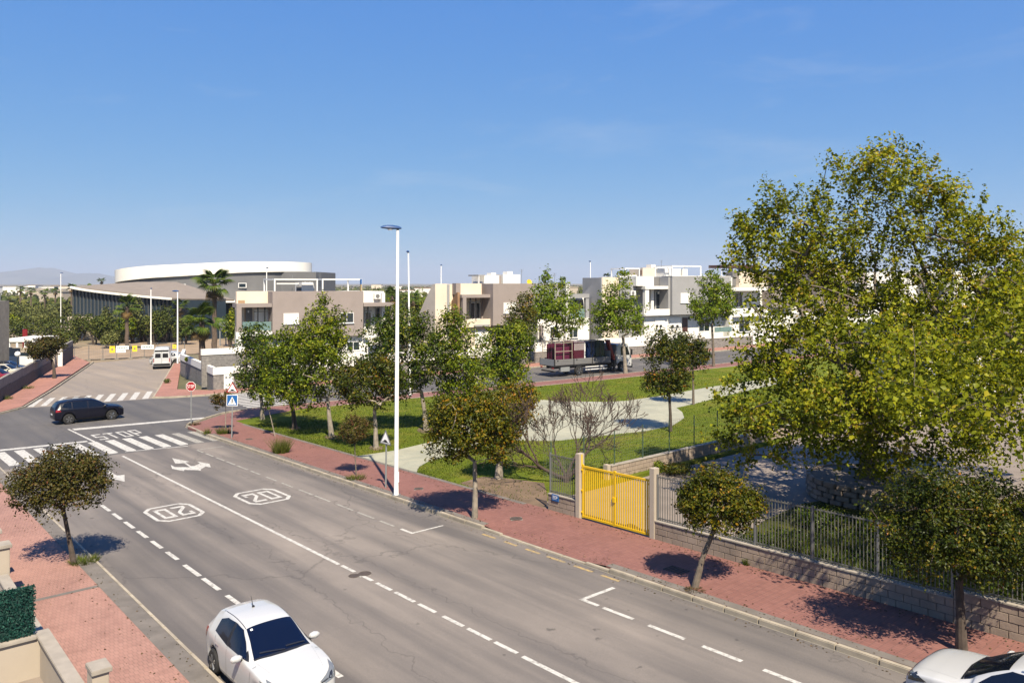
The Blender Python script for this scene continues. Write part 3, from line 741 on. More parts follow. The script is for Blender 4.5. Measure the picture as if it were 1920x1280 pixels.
tree('sapling', 'staked sapling with small rusty crown left of the lamp post', (668, 890), [(666, 860), (665, 838)], [(665, 806, 26, 24), (655, 815, 16, 15), (678, 805, 16, 18)], L_rust, n=2600, leaf=.07, r0=.03, seed=51, nt=50, clump=.14, group=G_S, h=.13, bias=.08)
tree('sapling', 'thin leaning sapling nearly without crown on the pavement edge', (516, 817), [(508, 785), (503, 765)], [(504, 753, 9, 12), (500, 758, 5, 8)], L_green, n=350, leaf=.11, r0=.03, seed=52, nt=10, clump=.12, group=G_S, h=.13, barkm=bark_pale)
tree('sapling', 'wispy one-sided sapling between stop sign and crossing sign', (423, 806), [(423, 780), (423, 755)], [(415, 750, 12, 10), (405, 755, 8, 12), (428, 742, 8, 8), (402, 745, 6, 6)], L_rust, n=800, leaf=.1, r0=.03, seed=53, nt=16, clump=.15, group=G_S, h=.13, barkm=bark_pale, bias=.15)

# the great plane tree in the school yard, standing in a round stone planter
PT = P(1628, 932)
def great_tree():
    rng = np.random.default_rng(77)
    x, y = PT; z = g(x, y)+.5
    root = thing('plane_tree', 'huge spreading plane tree with yellow-green leaves inside the school fence', 'tree', (x, y, z))
    O = np.array([x, y, z])
    env = [(1650, 400, 120, 105, 0), (1630, 330, 85, 55, .3), (1690, 310, 55, 42, -.5), (1470, 470, 90, 80, .5), (1420, 430, 45, 45, 1), (1445, 375, 35, 32, .5), (1770, 430, 95, 85, -.3), (1850, 500, 80, 70, .5),
           (1640, 520, 150, 100, 1.5), (1500, 590, 110, 80, -1.2), (1430, 650, 70, 60, -.8), (1760, 570, 130, 90, -1), (1880, 610, 100, 90, .5), (1590, 680, 160, 80, -2.4), (1740, 700, 150, 90, -2.2),
           (1450, 740, 110, 70, -1.6), (1380, 800, 55, 38, -1.2), (1540, 790, 130, 65, -2.8), (1700, 820, 140, 75, -2.8), (1850, 740, 110, 90, -1.5), (1870, 850, 80, 60, -1.5), (1600, 860, 90, 40, -2.4), (1420, 845, 60, 35, -1.4), (1960, 640, 90, 130, 0), (1640, 600, 120, 90, 3.), (1520, 520, 80, 70, 2.6), (1790, 640, 120, 90, 2.8), (1600, 760, 110, 50, -5.2), (1720, 740, 120, 60, -5.5), (1500, 770, 80, 40, -4.2), (1830, 700, 90, 70, -4.5), (1660, 640, 120, 60, -4.6), (1800, 400, 60, 55, .6), (1875, 510, 65, 60, 0), (1735, 355, 60, 55, .3), (1560, 400, 70, 70, .8), (1840, 450, 60, 50, -.8), (1480, 430, 75, 75, 0), (1530, 480, 70, 60, -.6), (1400, 480, 45, 50, .6), (1900, 560, 60, 60, -.5)]
    E = env_world([(a, b, c, d, e, .95) for a, b, c, d, e in env], y)
    wts = np.array([np.prod(r)**.68 for c, r in E]); wts /= wts.sum()
    nc = 1850
    ei = rng.choice(len(E), nc, p=wts)
    d = rng.normal(size=(nc, 3)); d /= np.linalg.norm(d, axis=1)[:, None]
    rr = .45+.6*rng.random(nc)**.7
    cl = np.array([E[k][0] for k in ei])+d*np.array([E[k][1] for k in ei])*rr[:, None]
    cl = cl[cl[:, 2] > z+1.1]
    # leave sky gaps: drop clumps in random pockets
    pk = cl[rng.choice(len(cl), 36, replace=False)]
    dist = np.min(np.linalg.norm(cl[:, None]-pk[None], axis=2), axis=1)
    cl = cl[(dist > .52) | (rng.random(len(cl)) < .18)]; nc = len(cl)
    n = 100000
    ctone = rng.normal(size=nc)*.15; csz = .32*(.55+.9*rng.random(nc))
    k = rng.integers(0, nc, n)
    off = rng.normal(size=(n, 3)); off *= (rng.random(n)**.45/np.linalg.norm(off, axis=1))[:, None]
    pos = cl[k]+off*csz[k][:, None]*1.45
    dd = cl-(O+np.array([0, 0, 5.5])); dd /= np.linalg.norm(dd, axis=1)[:, None]
    sh = dd*.7+rng.normal(size=(nc, 3))*.4+np.array([0, 0, .3]); sh /= np.linalg.norm(sh, axis=1)[:, None]
    tw = rng.random(n) < .2
    pos[tw] = (cl[k]+sh[k]*(rng.random(n)*.7)[:, None]+off*.13)[tw]
    out = pos-(O+np.array([0, 0, 5.])); out /= np.linalg.norm(out, axis=1)[:, None]
    nr = out*.4+rng.normal(size=(n, 3))*.6; nr[:, 2] += .45
    lc = np.clip(.43+ctone[k]*1.2+rng.normal(size=n)*.23, 0, 1)
    link('crown', leaf_mesh('crown', pos-O, nr, .13, L_plane, rng, .9, lc, .12), None, root)
    tp = [O+np.array(v) for v in ((0, 0, -.3), (.05, 0, 1.), (0, 0, 2.2), (-.1, .1, 3.4))]
    # scaffold limbs first, then everything else joins the nearest limb
    tg = [np.array([xat(u, y+dy), y+dy, zat(v, y+dy)]) for u, v, dy in ((1600, 620, .3), (1570, 560, .4), (1530, 520, .5), (1660, 590, -.4), (1640, 520, .2), (1630, 450, .2), (1660, 380, .0), (1690, 570, -.6), (1730, 510, -.4), (1770, 450, -.3), (1480, 480, .5), (1720, 640, -1.2), (1800, 600, -1), (1870, 580, -.5), (1580, 680, -1.2), (1500, 680, -1.4), (1430, 700, -1.2), (1700, 720, -1.6), (1620, 720, -2), (1560, 760, -2.2), (1810, 700, -1.2))]
    ti = rng.choice(nc, 330, replace=False)
    sk = skeleton(tp, tg+[cl[i] for i in ti], .42, rng, .1, .01, .6)
    nd_, rd_ = sk[0], sk[3]
    for i in range(4, len(nd_)): rd_[i] = min(rd_[i], max(.016, .31*(1-np.linalg.norm(nd_[i]-nd_[3])/8.2)))
    mb = limb_mesh(*sk, sides=7); mb.v = [tuple(np.array(v)-O) for v in mb.v]
    mb.build('trunk', bark, root, True)
great_tree()
# its twin stands just outside the right edge: leaf tips at the edge, shade on the yard lawn
def twin():
    x, y = R(-23.8, 12.9); z = g(x, y)+.1
    rng = np.random.default_rng(31); root = thing('plane_tree', 'plane tree at the right picture edge, only leaf tips and its shade in view', 'tree', (x, y, z))
    O = np.array([x, y, z]); nc = 420
    d = rng.normal(size=(nc, 3)); d /= np.linalg.norm(d, axis=1)[:, None]
    cl = np.array([0, 0, 7.2])+d*np.array([4.7, 4.9, 4.2])*(.4+.62*rng.random(nc)**.6)[:, None]
    low = np.array([13.0, 19.6, 6.2+g(13, 19.6)])-O
    d2 = rng.normal(size=(170, 3)); d2 /= np.linalg.norm(d2, axis=1)[:, None]
    cl2 = low+d2*np.array([4.2, 4.4, 2.0])*(.3+.7*rng.random(170)**.6)[:, None]
    cl = np.concatenate([cl, cl2]); d = np.concatenate([d, d2]); nc = len(cl)
    n = 24000; k = rng.integers(0, nc, n); off = rng.normal(size=(n, 3)); off *= (rng.random(n)**.45/np.linalg.norm(off, axis=1))[:, None]
    nr = d[k]*.4+rng.normal(size=(n, 3))*.6; nr[:, 2] += .45
    link('crown', leaf_mesh('crown', cl[k]+off*.62, nr, .12, L_plane, rng, .9, .45+rng.normal(size=n)*.2, .12), None, root)
    ti = rng.choice(nc-170, 120, replace=False)
    s2 = skeleton([np.array([0, 0, 3.4]), np.array([-1.4, .4, 4.6]), low*.7+np.array([0, 0, .9])], [cl2[i] for i in range(0, 170, 3)], .06, rng, .12, .008, .7)
    limb_mesh(*s2).build('limb', bark, root, True)
    sk = skeleton([np.array(v) for v in ((0, 0, -.1), (0, .05, 1.5), (.05, 0, 3.2))], [cl[i] for i in ti], .34, rng, .1, .01, .5)
    limb_mesh(*sk).build('trunk', bark, root, True)
twin()
# round planter of rough stones
x, y = PT; zc = g(x, y)+.05
pl = thing('stone_planter', 'round planter of rough stone courses around the plane tree', 'planter', (x, y, zc))
MB().lathe([(2.2, 0), (2.2, .74), (1.9, .76), (.05, .74)], 40).build('planter_core', mortar_m, pl)
rnd = random.Random(5)
st_me = [MB().box(-.27, .27, -.1, .1, -.1, .1).mesh('planter_stone', bevel=.03) for _ in range(1)][0]; st_me.materials.append(block_m)
for c in range(4):
    for i in range(25):
        a = 2*math.pi*(i+.5*(c % 2))/25
        o = link('planter_stone', st_me, None, pl); o.location = (2.24*math.cos(a), 2.24*math.sin(a), .1+.205*c)
        o.rotation_euler = (rnd.uniform(-.05, .05), rnd.uniform(-.04, .04), a+math.pi/2+rnd.uniform(-.04, .04)); o.scale = (rnd.uniform(.9, 1.02), rnd.uniform(.8, 1.2), rnd.uniform(.85, .97))

# leafless tree by the fence corner
def bare_tree():
    rng = np.random.default_rng(9)
    x, y = P(1062, 903, .12); z = g(x, y)+.12
    root = thing('bare_tree', 'leafless many-branched tree behind the fence corner beside the gate', 'tree', (x, y, z))
    O = np.array([x, y, z])
    mb = MB(); tips = []
    def grow(p, d, L, r, lev):
        n = 4; pts = [p]; rr = [r]; q = p.copy(); dd = d.copy()
        for i in range(n):
            dd = dd+rng.normal(size=3)*.13+np.array([0, 0, .05]); dd /= np.linalg.norm(dd)
            q = q+dd*L/n; pts.append(q.copy()); rr.append(max(.0105, r*(1-.34*(i+1)/n)))
        mb.tube(pts, rr, 8 if lev < 2 else 5)
        if lev >= 6 or L < .1: tips.append(q); return
        kids = 3 if lev < 2 else 2
        for k in range(kids+(rng.random() < .35)):
            at = pts[-1] if k < 2 else pts[rng.integers(2, n)]
            ax = rng.normal(size=3); ax -= dd*ax.dot(dd); ax /= np.linalg.norm(ax); ax[1] *= .8
            an = rng.uniform(.32, .72)
            nd = dd*math.cos(an)+ax*math.sin(an); nd[2] += .10; nd /= np.linalg.norm(nd)
            grow(at.copy(), nd, L*rng.uniform(.68, .84), rr[-1]*rng.uniform(.7, .9), lev+1)
    for dx, dy, up, L, r in ((-1.1, -.25, .75, 1.4, .09), (1.15, .3, .75, 1.45, .095), (.3, .35, 1.0, 1.15, .08), (-.35, .4, 1.0, 1.1, .065)):
        v = np.array([dx, dy, up]); v /= np.linalg.norm(v); grow(np.array([0, 0, .12]), v, L, r, 0)
    mb.tube([(0, 0, -.1), (0, 0, .2)], [.15, .12], 10)
    mb.build('trunk', bark_red, root, True)
    tw = np.array([t for t in tips if rng.random() < .5]); nn = len(tw)
    link('crown', leaf_mesh('dry_leaf', tw, rng.normal(size=(nn, 3)), .07, L_dry, rng), None, root)
bare_tree()

# shrubs and tufts
def bush(name, label, u, v, ru, rv, mat, n=1200, leaf=.12, seed=1, h=.12, cat='shrub', group=None, stem=True, barkm=None):
    rng = np.random.default_rng(seed)
    x, y = P(u, v, h); z = g(x, y)+h
    root = thing(name, label, cat, (x, y, z), 0, group)
    rx, rz = ru/F*y, rv/F*y
    nb = 5
    C = np.array([[rng.uniform(-.5, .5)*rx, rng.uniform(-.5, .5)*rx, rz*rng.uniform(.7, 1.2)] for _ in range(nb)])
    k = rng.integers(0, nb, n); d = rng.normal(size=(n, 3)); d /= np.linalg.norm(d, axis=1)[:, None]
    pos = C[k]+d*np.array([rx*.62, rx*.62, rz*.75])*(.35+.7*rng.random(n)**.5)[:, None]
    pos[:, 2] = np.maximum(pos[:, 2], .02)
    lc = .45+rng.normal(size=n)*.2+rng.normal(size=nb)[k]*.12
    link('crown', leaf_mesh('crown', pos, d+rng.normal(size=(n, 3))*.5+[0, 0, .4], leaf, mat, rng, .6, lc), None, root)
    if stem:
        mb = MB()
        for i in range(nb): mb.tube([(0, 0, -.05), C[i]*.5+[0, 0, .05], C[i]], [max(.02, rx*.05), max(.015, rx*.03), .01], 5)
        mb.build('stem', barkm or bark_dark, root)
    return root
def tuft(label, u, v, ru, rv, seed, mat=None, h=.13, n=260):
    rng = np.random.default_rng(seed)
    x, y = P(u, v, h); z = g(x, y)+h
    rx, rz = ru/F*y, rv/F*y
    a = rng.uniform(0, 2*math.pi, n); r = rx*np.sqrt(rng.random(n))
    bx, by = r*np.cos(a), r*np.sin(a); hh = rz*(.4+.8*rng.random(n))
    mb = MB(); lean = rng.normal(size=(n, 2))*.35
    for i in range(n):
        w = .008+.006*rng.random(); tx, ty = bx[i]+lean[i, 0]*hh[i]+bx[i]*.3, by[i]+lean[i, 1]*hh[i]+by[i]*.3
        ca, sa = math.cos(a[i]*3), math.sin(a[i]*3)
        mb.add([(bx[i]-w*ca, by[i]-w*sa, 0), (bx[i]+w*ca, by[i]+w*sa, 0), (tx+w*.4*ca, ty+w*.4*sa, hh[i])], [(0, 1, 2)])
    me = mb.mesh('grass_tuft', fix=False)
    at = me.attributes.new('lc', 'FLOAT', 'POINT'); at.data.foreach_set('value', np.repeat(rng.random(n), 3).astype('f'))
    o = link('grass_tuft', me, mat or L_grass); o.location = (x, y, z)
    return tag(o, label, 'grass tuft', 'weeds growing out of the pavement')
tuft('bright green weeds at the foot of the left street tree', 158, 1053, 24, 10, 1, n=420)
tuft('tall dry-tipped grass clump on the pavement beside the leaning sapling', 527, 848, 14, 28, 2, n=700)
tuft('low weeds at the foot of the staked sapling', 668, 897, 18, 8, 3, n=300)
tuft('weeds around the wispy sapling by the crossing sign', 420, 812, 13, 13, 4, n=320)
tuft('small weed on the kerb line before the crossing', 388, 813, 6, 11, 5, n=150)
tuft('dry weeds around the foot of the stop sign', 364, 796, 11, 4, 6, L_dry, n=260)
tuft('green weed at the foot of the block wall', 1400, 1058, 6, 12, 7, n=160)
tuft('weeds along the slate wall of the car park, nearer clump', 14, 748, 9, 8, 8, n=160)
tuft('weeds along the slate wall of the car park, farther clump', 52, 728, 10, 7, 9, n=160)
tuft('orange fallen petals and weeds at the base of the leaning tree', 1302, 1106, 17, 3, 10, L_dry, n=420)
bush('shrub', 'low green and rusty shrub against the inner yard wall', 1262, 890, 42, 11, L_mixed, 2600, .08, 61, .06)
bush('shrub', 'bright green weed clump behind the right gate post', 1236, 888, 14, 13, L_green, 700, .08, 62, .06)
bush('shrub', 'dark shaded shrub at the foot of the stone planter', 1530, 985, 50, 22, L_dark, 2600, .09, 63, .06)
bush('shrub', 'low shrub between planter and fence on the yard lawn', 1655, 1000, 45, 20, L_green, 2200, .08, 64, .06)
bush('shrub', 'tiny shrub on the far pavement corner near the parked van', 314, 718, 6, 5, L_olive, 300, .12, 65, .13)
# dense ground cover; its dark leaves are added to deepen the lawn's shade
def ground_cover():
    rng = np.random.default_rng(19); n = 46000
    s_, t_ = rng.uniform(-27, -11.2, n), 9.15+rng.random(n)**1.2*12
    keep = (t_ < 9.6+(-11-s_)*2.2); s_, t_ = s_[keep], t_[keep]; n = len(s_)
    lump = .5+.5*np.sin(s_*2.1+1.3*np.sin(t_*1.7))*np.cos(t_*1.9+.6)
    xy = RO+s_[:, None]*RD+t_[:, None]*RN
    z = np.array([g(a, b) for a, b in xy])+.07+rng.random(n)*(.08+.5*lump**2)
    pos = np.stack([xy[:, 0], xy[:, 1], z], 1)
    o = link('ground_cover', leaf_mesh('ground_cover', pos, rng.normal(size=(n, 3))*.6+[0, 0, .7], .1, L_dark, rng, .55, .2+.35*lump+rng.normal(size=n)*.18))
    tag(o, 'dark green ground cover on the shaded lawn behind the bar fence', 'ground cover', kind='stuff')
ground_cover()
for i, (u, v) in enumerate(((1480, 1035), (1545, 1055), (1620, 1085), (1690, 1100), (1760, 1115), (1850, 1150), (1895, 1165), (1590, 1040))):
    tuft('rough grass clump behind the fence bars, %s' % ('leftmost', 'second from the left', 'third from the left', 'fourth from the left', 'below the dark street tree', 'brightest near the picture edge', 'rightmost', 'rear clump below the planter')[i], u, v-8, 34, 22, 70+i, h=.06, n=520)

# short grass over the park lawn and litter on the pavements
def grass_stuff():
    rng = np.random.default_rng(23); n = 90000
    s_, t_ = rng.uniform(-3.2, 27, n), 8.78+rng.random(n)**1.5*48
    xy = RO+s_[:, None]*RD+t_[:, None]*RN
    k2, w2 = xy@E2, xy@M2
    pz = np.array([P(u, v, .125) for u, v in plaza_px])
    ins = np.zeros(n, bool); j = len(pz)-1
    for i in range(len(pz)):
        c = ((pz[i, 1] > xy[:, 1]) != (pz[j, 1] > xy[:, 1])) & (xy[:, 0] < (pz[j, 0]-pz[i, 0])*(xy[:, 1]-pz[i, 1])/(pz[j, 1]-pz[i, 1]+1e-9)+pz[i, 0])
        ins ^= c; j = i
    soil = np.zeros(n, bool)
    soil = (s_[:] < 2.0) & (t_ < 12.2) & (rng.random(n) < .85)
    keep = ~ins & ~soil & (w2 < 57.85) & ~((w2 > 53) & (k2 < 18.5)); xy = xy[keep]; n = len(xy)
    z = np.array([g(a, b) for a, b in xy])+.115
    hh = (.035+.07*rng.random(n)); a = rng.uniform(0, 6.28, n); wd = .012+.012*rng.random(n)
    B = np.stack([xy[:, 0], xy[:, 1], z], 1); W = np.stack([np.cos(a)*wd, np.sin(a)*wd, 0*a], 1); T = B+np.stack([rng.normal(size=n)*.03, rng.normal(size=n)*.03, hh], 1)
    V = np.stack([B-W, B+W, T], 1).reshape(-1, 3)
    me = bpy.data.meshes.new('grass_blades'); me.from_pydata(V.tolist(), [], np.arange(3*n).reshape(-1, 3).tolist())
    at = me.attributes.new('lc', 'FLOAT', 'POINT'); at.data.foreach_set('value', np.repeat(.25+.5*rng.random(n), 3).astype('f'))
    tag(link('grass_blades', me, L_grass), 'short green grass blades of the park lawn', 'grass', kind='stuff')
    n = 2600; side = rng.random(n)
    s_ = rng.uniform(-24, 22, n); t_ = np.where(side < .4, 5.7+np.abs(rng.normal(size=n))*.35, np.where(side < .75, 8.7-np.abs(rng.normal(size=n))*.4, -5.8-np.abs(rng.normal(size=n))*.7))
    gut = rng.random(n) < .3; t_ = np.where(gut & (side < .4), 5.42-np.abs(rng.normal(size=n))*.12, t_)
    t_ = np.clip(t_, -8.3, 8.72)
    xy = RO+s_[:, None]*RD+t_[:, None]*RN
    hz_ = np.where(gut & (side < .4), .006, .14)
    z = np.array([g(a, b) for a, b in xy])+hz_
    o = link('leaf_litter', leaf_mesh('leaf_litter', np.stack([xy[:, 0], xy[:, 1], z], 1), rng.normal(size=(n, 3))*.2+[0, 0, 1], .055, L_dry, rng, .6))
    tag(o, 'scattered dry leaves along kerbs and pavement edges', 'leaf litter', kind='stuff')
grass_stuff()
# ------------------------------------------------------------------ walls, gate and fences of the school
def frameM(s, t, z):                         # local x runs towards the camera along the street (-s), y away from the street (+t)
    x, y = R(s, t); return (x, y, z)
block_me = MB().box(-.193, .193, -.1, .1, -.093, .093).mesh('block', bevel=.008); block_me.materials.append(block_m)
half_me = MB().box(-.093, .093, -.1, .1, -.093, .093).mesh('half_block', bevel=.008); half_me.materials.append(block_m)
cap_me = MB().box(-.248, .248, -.125, .125, 0, .045).mesh('cap_stone', bevel=.006); cap_me.materials.append(cap_grey)
ROT_S = math.atan2(-RD[1], -RD[0])           # x along -s
SLOPE_S = SLA*(-RD[0])+SLB*(-RD[1])          # rise per metre along -s
ROT_T = math.atan2(RN[1], RN[0]); SLOPE_T = SLA*RN[0]+SLB*RN[1]
def block_wall(label, s, t, L, courses, along='s', group=None, h0=.1, seed=1, cap=True, nblk=None):
    x, y = R(s, t); z = g(x, y)+h0
    rot, sl = (ROT_S, SLOPE_S) if along == 's' else (ROT_T, SLOPE_T)
    root = thing('block_wall', label, 'wall', (x, y, z), rot, group)
    H = .2*courses
    mb = MB(); 
    mb.add([(0, -.085, -.15), (L, -.085, -.15+sl*L), (L, .085, -.15+sl*L), (0, .085, -.15), (0, -.085, H-.004), (L, -.085, H-.004+sl*L), (L, .085, H-.004+sl*L), (0, .085, H-.004)],
           [(0, 3, 2, 1), (4, 5, 6, 7), (0, 1, 5, 4), (2, 3, 7, 6), (1, 2, 6, 5), (0, 4, 7, 3)])
    mb.build('wall_core', mortar_m, root)
    rnd = random.Random(seed); tilt = -math.atan(sl)
    for c in range(courses):
        p = 0.
        first = c % 2
        while p < L-.05:
            half = first or (L-p < .3); first = 0
            w = .2 if half else .4
            if nblk is None or p < nblk:
                o = link('block', half_me if half else block_me, None, root)
                o.location = (p+w/2, rnd.uniform(-.004, .004), .1+.2*c+sl*(p+w/2)); o.rotation_euler = (0, tilt, 0)
            p += w
    if cap:
        n = int(L/.5)
        for i in range(n):
            o = link('cap_stone', cap_me, None, root); q = (i+.5)*L/n
            o.location = (q, 0, H+sl*q); o.rotation_euler = (0, tilt, rnd.uniform(-.01, .01)); o.scale = (L/n/.5, 1, 1)
    return root
block_wall('low block wall with blue plaque left of the yellow gate', -4.75, 8.87, 1.6, 3, seed=2)
wr = block_wall('long low block wall right of the yellow gate', -9.85, 8.87, 9.4, 3, seed=3)
block_wall('taller end section of block wall behind the white parked car', -19.25, 8.87, 8.0, 4, seed=4)
block_wall('inner block wall running back from the gate beside the park', -3.0, 14.2, 30, 3, 't', seed=5, nblk=18, h0=.06)
x, y = R(-3.0, 14.0)
wp = thing('wall_end_post', 'beige stub post at the near end of the inner wall', 'post', (x, y, g(x, y)+.05), ROT_T)
MB().box(-.1, .12, -.14, .14, -.1, .72).build('post', beige_wall, wp, bevel=.02)
# corner pier where the long wall steps up
bar_me = MB().box(-.0095, .0095, -.0095, .0095, 0, 1.5).mesh('bar'); bar_me.materials.append(barmetal)
bar_short = MB().box(-.011, .011, -.011, .011, 0, 1.5).mesh('bar_post'); bar_short.materials.append(barmetal)
def bar_fence(label, s, t, L, z0, hgt=1.5, gap=.1, postgap=2.0):
    x, y = R(s, t); z = g(x, y)+z0
    root = thing('bar_fence', label, 'fence', (x, y, z), ROT_S)
    sl = SLOPE_S
    for nm, zz in (('bottom_rail', .08), ('top_rail', hgt-.06)):
        MB().beam((0, 0, zz), (L, 0, zz+sl*L), .03, .035).build(nm, barmetal, root)
    n = int(L/gap)
    for i in range(n+1):
        o = link('bar', bar_me, None, root); q = i*L/n; o.location = (q, 0, sl*q); o.scale = (1, 1, hgt/1.5)
    m = max(1, int(round(L/postgap)))
    for i in range(m+1):
        q = i*L/m
        MB().box(q-.025, q+.025, -.028, .028, sl*q-.05, sl*q+hgt+.03).build('post', steel, root)
bar_fence('grey bar fence on the block wall left of the gate', -4.78, 8.88, 1.5, .745)
bar_fence('long grey bar fence on the wall right of the gate', -9.98, 8.88, 9.2, .745)
bar_fence('grey bar fence on the taller wall behind the white parked car', -19.3, 8.88, 7.8, .945, 1.3)
# plaque
x, y = R(-5.0, 8.755)
pq = thing('plaque', 'small blue enamel plaque with white lines on the block wall', 'plaque', (x, y, g(x, y)+.62), ROT_S)
MB().box(0, .36, -.02, .01, -.1, .14).build('plate', sign_blue, pq)
for i, (a, b, c, d) in enumerate(((.05, .31, .085, .098), (.05, .2, .05, .062), (.05, .29, .015, .027), (.05, .25, -.03, -.018), (.23, .31, .04, .062))):
    MB().box(a, b, -.0235, -.0205, c, d).build('lettering', sign_white, pq)
# gate
def gate():
    s0, t0, L = -6.42, 8.87, 3.3
    x, y = R(s0, t0); z = g(x, y)+.14
    root = thing('gate', 'yellow steel double gate of vertical bars between two stone posts', 'gate', (x, y, z), ROT_S)
    sl = SLOPE_S; H = 1.95
    for q, nm in ((-.16, 'gate_post'), (L+.02, 'gate_post')):
        MB().box(q, q+.2, -.14, .14, -.2+sl*q, 2.33+sl*q).build(nm, beige_wall, root, bevel=.01)
    gb = MB().box(-.024, .024, -.012, .012, 0, 1.78).mesh('bar'); gb.materials.append(yellow_m)
    for a, b in ((.1, L/2-.02), (L/2+.02, L-.06)):
        lf = MB()
        lf.beam((a, 0, .05+sl*a), (b, 0, .05+sl*b), .05, .07).beam((a, 0, H+sl*a-.08), (b, 0, H+sl*b-.08), .05, .07)
        lf.box(a-.025, a+.03, -.026, .026, sl*a, H+sl*a).box(b-.03, b+.025, -.026, .026, sl*b, H+sl*b)
        leaf = lf.build('gate_leaf', yellow_m, root)
        n = 15
        for i in range(1, n):
            o = link('bar', gb, None, leaf); q = a+(b-a)*i/n; o.location = (q, 0, .07+sl*q)
    for q in (.05, L-.01):
        for zz in (.2, 1.0, 1.75):
            MB().box(q-.12, q+.07, -.05, -.015, zz+sl*q-.025, zz+sl*q+.025).build('hinge', yellow_m, root)
    MB().tube([(.04, 0, H-.1), (.04, 0, 2.3)], .03, 8).build('pivot', yellow_m, root); MB().tube([(L-.01, 0, H-.1), (L-.01, 0, 2.28)], .025, 8).build('pivot', yellow_m, root)
    MB().box(L/2-.06, L/2+.06, -.06, .05, .88, 1.05).build('lock_box', yellow_m, root)
    MB().box(L-.02, L+.03, -.1, -.05, 1.15, 1.4).build('intercom', rustred, root)
gate()
# inner low yellow barrier lying open behind the gate
# wire-mesh fence on the inner wall
def mesh_fence():
    s0, t0, L, H = -3.0, 10.2, 33., 1.5
    x, y = R(s0, t0); z = g(x, y)+.7
    root = thing('mesh_fence', 'green wire mesh fence on the inner wall beside the park', 'fence', (x, y, z), ROT_T)
    sl = SLOPE_T
    for i in range(17):
        q = 1.95*i+.4
        MB().tube([(q, 0, -.05+sl*q), (q, 0, H+.05+sl*q)], .024, 8).build('post', green_post, root)
    mb = MB()
    for i in range(int(L/.15)): mb.beam((.15*i, 0, sl*.15*i+.03), (.15*i, 0, H+sl*.15*i), .0042, .0042)
    for j in range(12): mb.beam((0, .003, .05+.13*j), (L, .003, .05+.13*j+sl*L), .0042, .0042)
    o = mb.build('wire_mesh', wire_m, root); o['kind'] = 'stuff'
mesh_fence()

# ------------------------------------------------------------------ front garden walls at the lower left
def garden_walls():
    z = g(*R(-3.5, -8.2))+.13
    x, y = R(0, -8.42)
    def W(name, label, parts, cat='wall'):
        root = thing(name, label, cat, (x, y, g(x, y)+.13), math.atan2(RD[1], RD[0]))     # x along +s, y to the left (-t)
        for nm, m, b in parts: MB().box(*b).build(nm, m, root, bevel=.012)
        return root
    W('garden_wall', 'cream rendered garden wall with pale coping in the near left corner', [
        ('wall', beige_wall, (-14, -6.8, .02, .2, -.3, .96)), ('coping', cap_grey, (-14, -6.5, -.03, .26, .962, 1.03)),
        ('wall', beige_wall, (-6.78, -6.56, .02, 4, -.3, .96)), ('coping', cap_grey, (-6.84, -6.5, .263, 4, .962, 1.03))])
    W('garden_wall', 'garden wall with coping and square pillar beyond the artificial hedge', [
        ('wall', beige_wall, (-6.45, -1.16, .0, .17, -.3, .72)), ('coping', cap_grey, (-6.45, -1.16, -.05, .22, .722, .79)),
        ('pillar', beige_wall, (-1.13, -.72, -.1, .16, -.3, 1.48)), ('pillar_cap', cap_grey, (-1.18, -.67, -.15, .21, 1.482, 1.58))])
    W('garden_wall', 'farther garden wall pillar with grey cap at the left picture edge', [
        ('wall', beige_wall, (.9, 8, .02, .18, -.3, .72)), ('pillar', beige_wall, (.5, .88, -.1, .2, -.3, 1.48)), ('pillar_cap', cap_grey, (.45, .93, -.15, .25, 1.482, 1.58))])
    W('gate_pillar', 'free-standing square pillar with grey cap at the bottom edge', [('pillar', beige_wall, (-10.2, -9.8, -.36, -.06, -.3, 1.3)), ('pillar_cap', cap_grey, (-10.25, -9.75, -.41, -.04, 1.302, 1.4))], 'pillar')
    W('gate_pillar', 'grey pillar cap just showing at the bottom edge beside the parked hatchback', [('pillar', beige_wall, (-12.0, -11.6, -.36, -.06, -.3, 1.3)), ('pillar_cap', cap_grey, (-12.05, -11.55, -.41, -.04, 1.302, 1.4))], 'pillar')
    # artificial hedge panel standing on the cross wall
    h = thing('hedge_screen', 'dark green artificial hedge screen on the garden wall', 'screen', (x, y, g(x, y)+.13), math.atan2(RD[1], RD[0]))
    MB().box(-6.68, -6.62, .3, 3.9, 1.04, 2.12).build('backing', hedge_m, h)
    rng = np.random.default_rng(4); n = 9000
    pos = np.stack([-6.69+rng.choice([-.02, .09], n, p=[.75, .25])+rng.normal(size=n)*.012, rng.uniform(.27, 3.9, n), rng.uniform(1.05, 2.16, n)], 1)
    link('foliage', leaf_mesh('hedge_leaf', pos, np.stack([np.sign(pos[:, 0]+6.65), rng.normal(size=n)*.5, rng.normal(size=n)*.5+.2], 1), .055, L_hedge, rng, .5), None, h)
garden_walls()

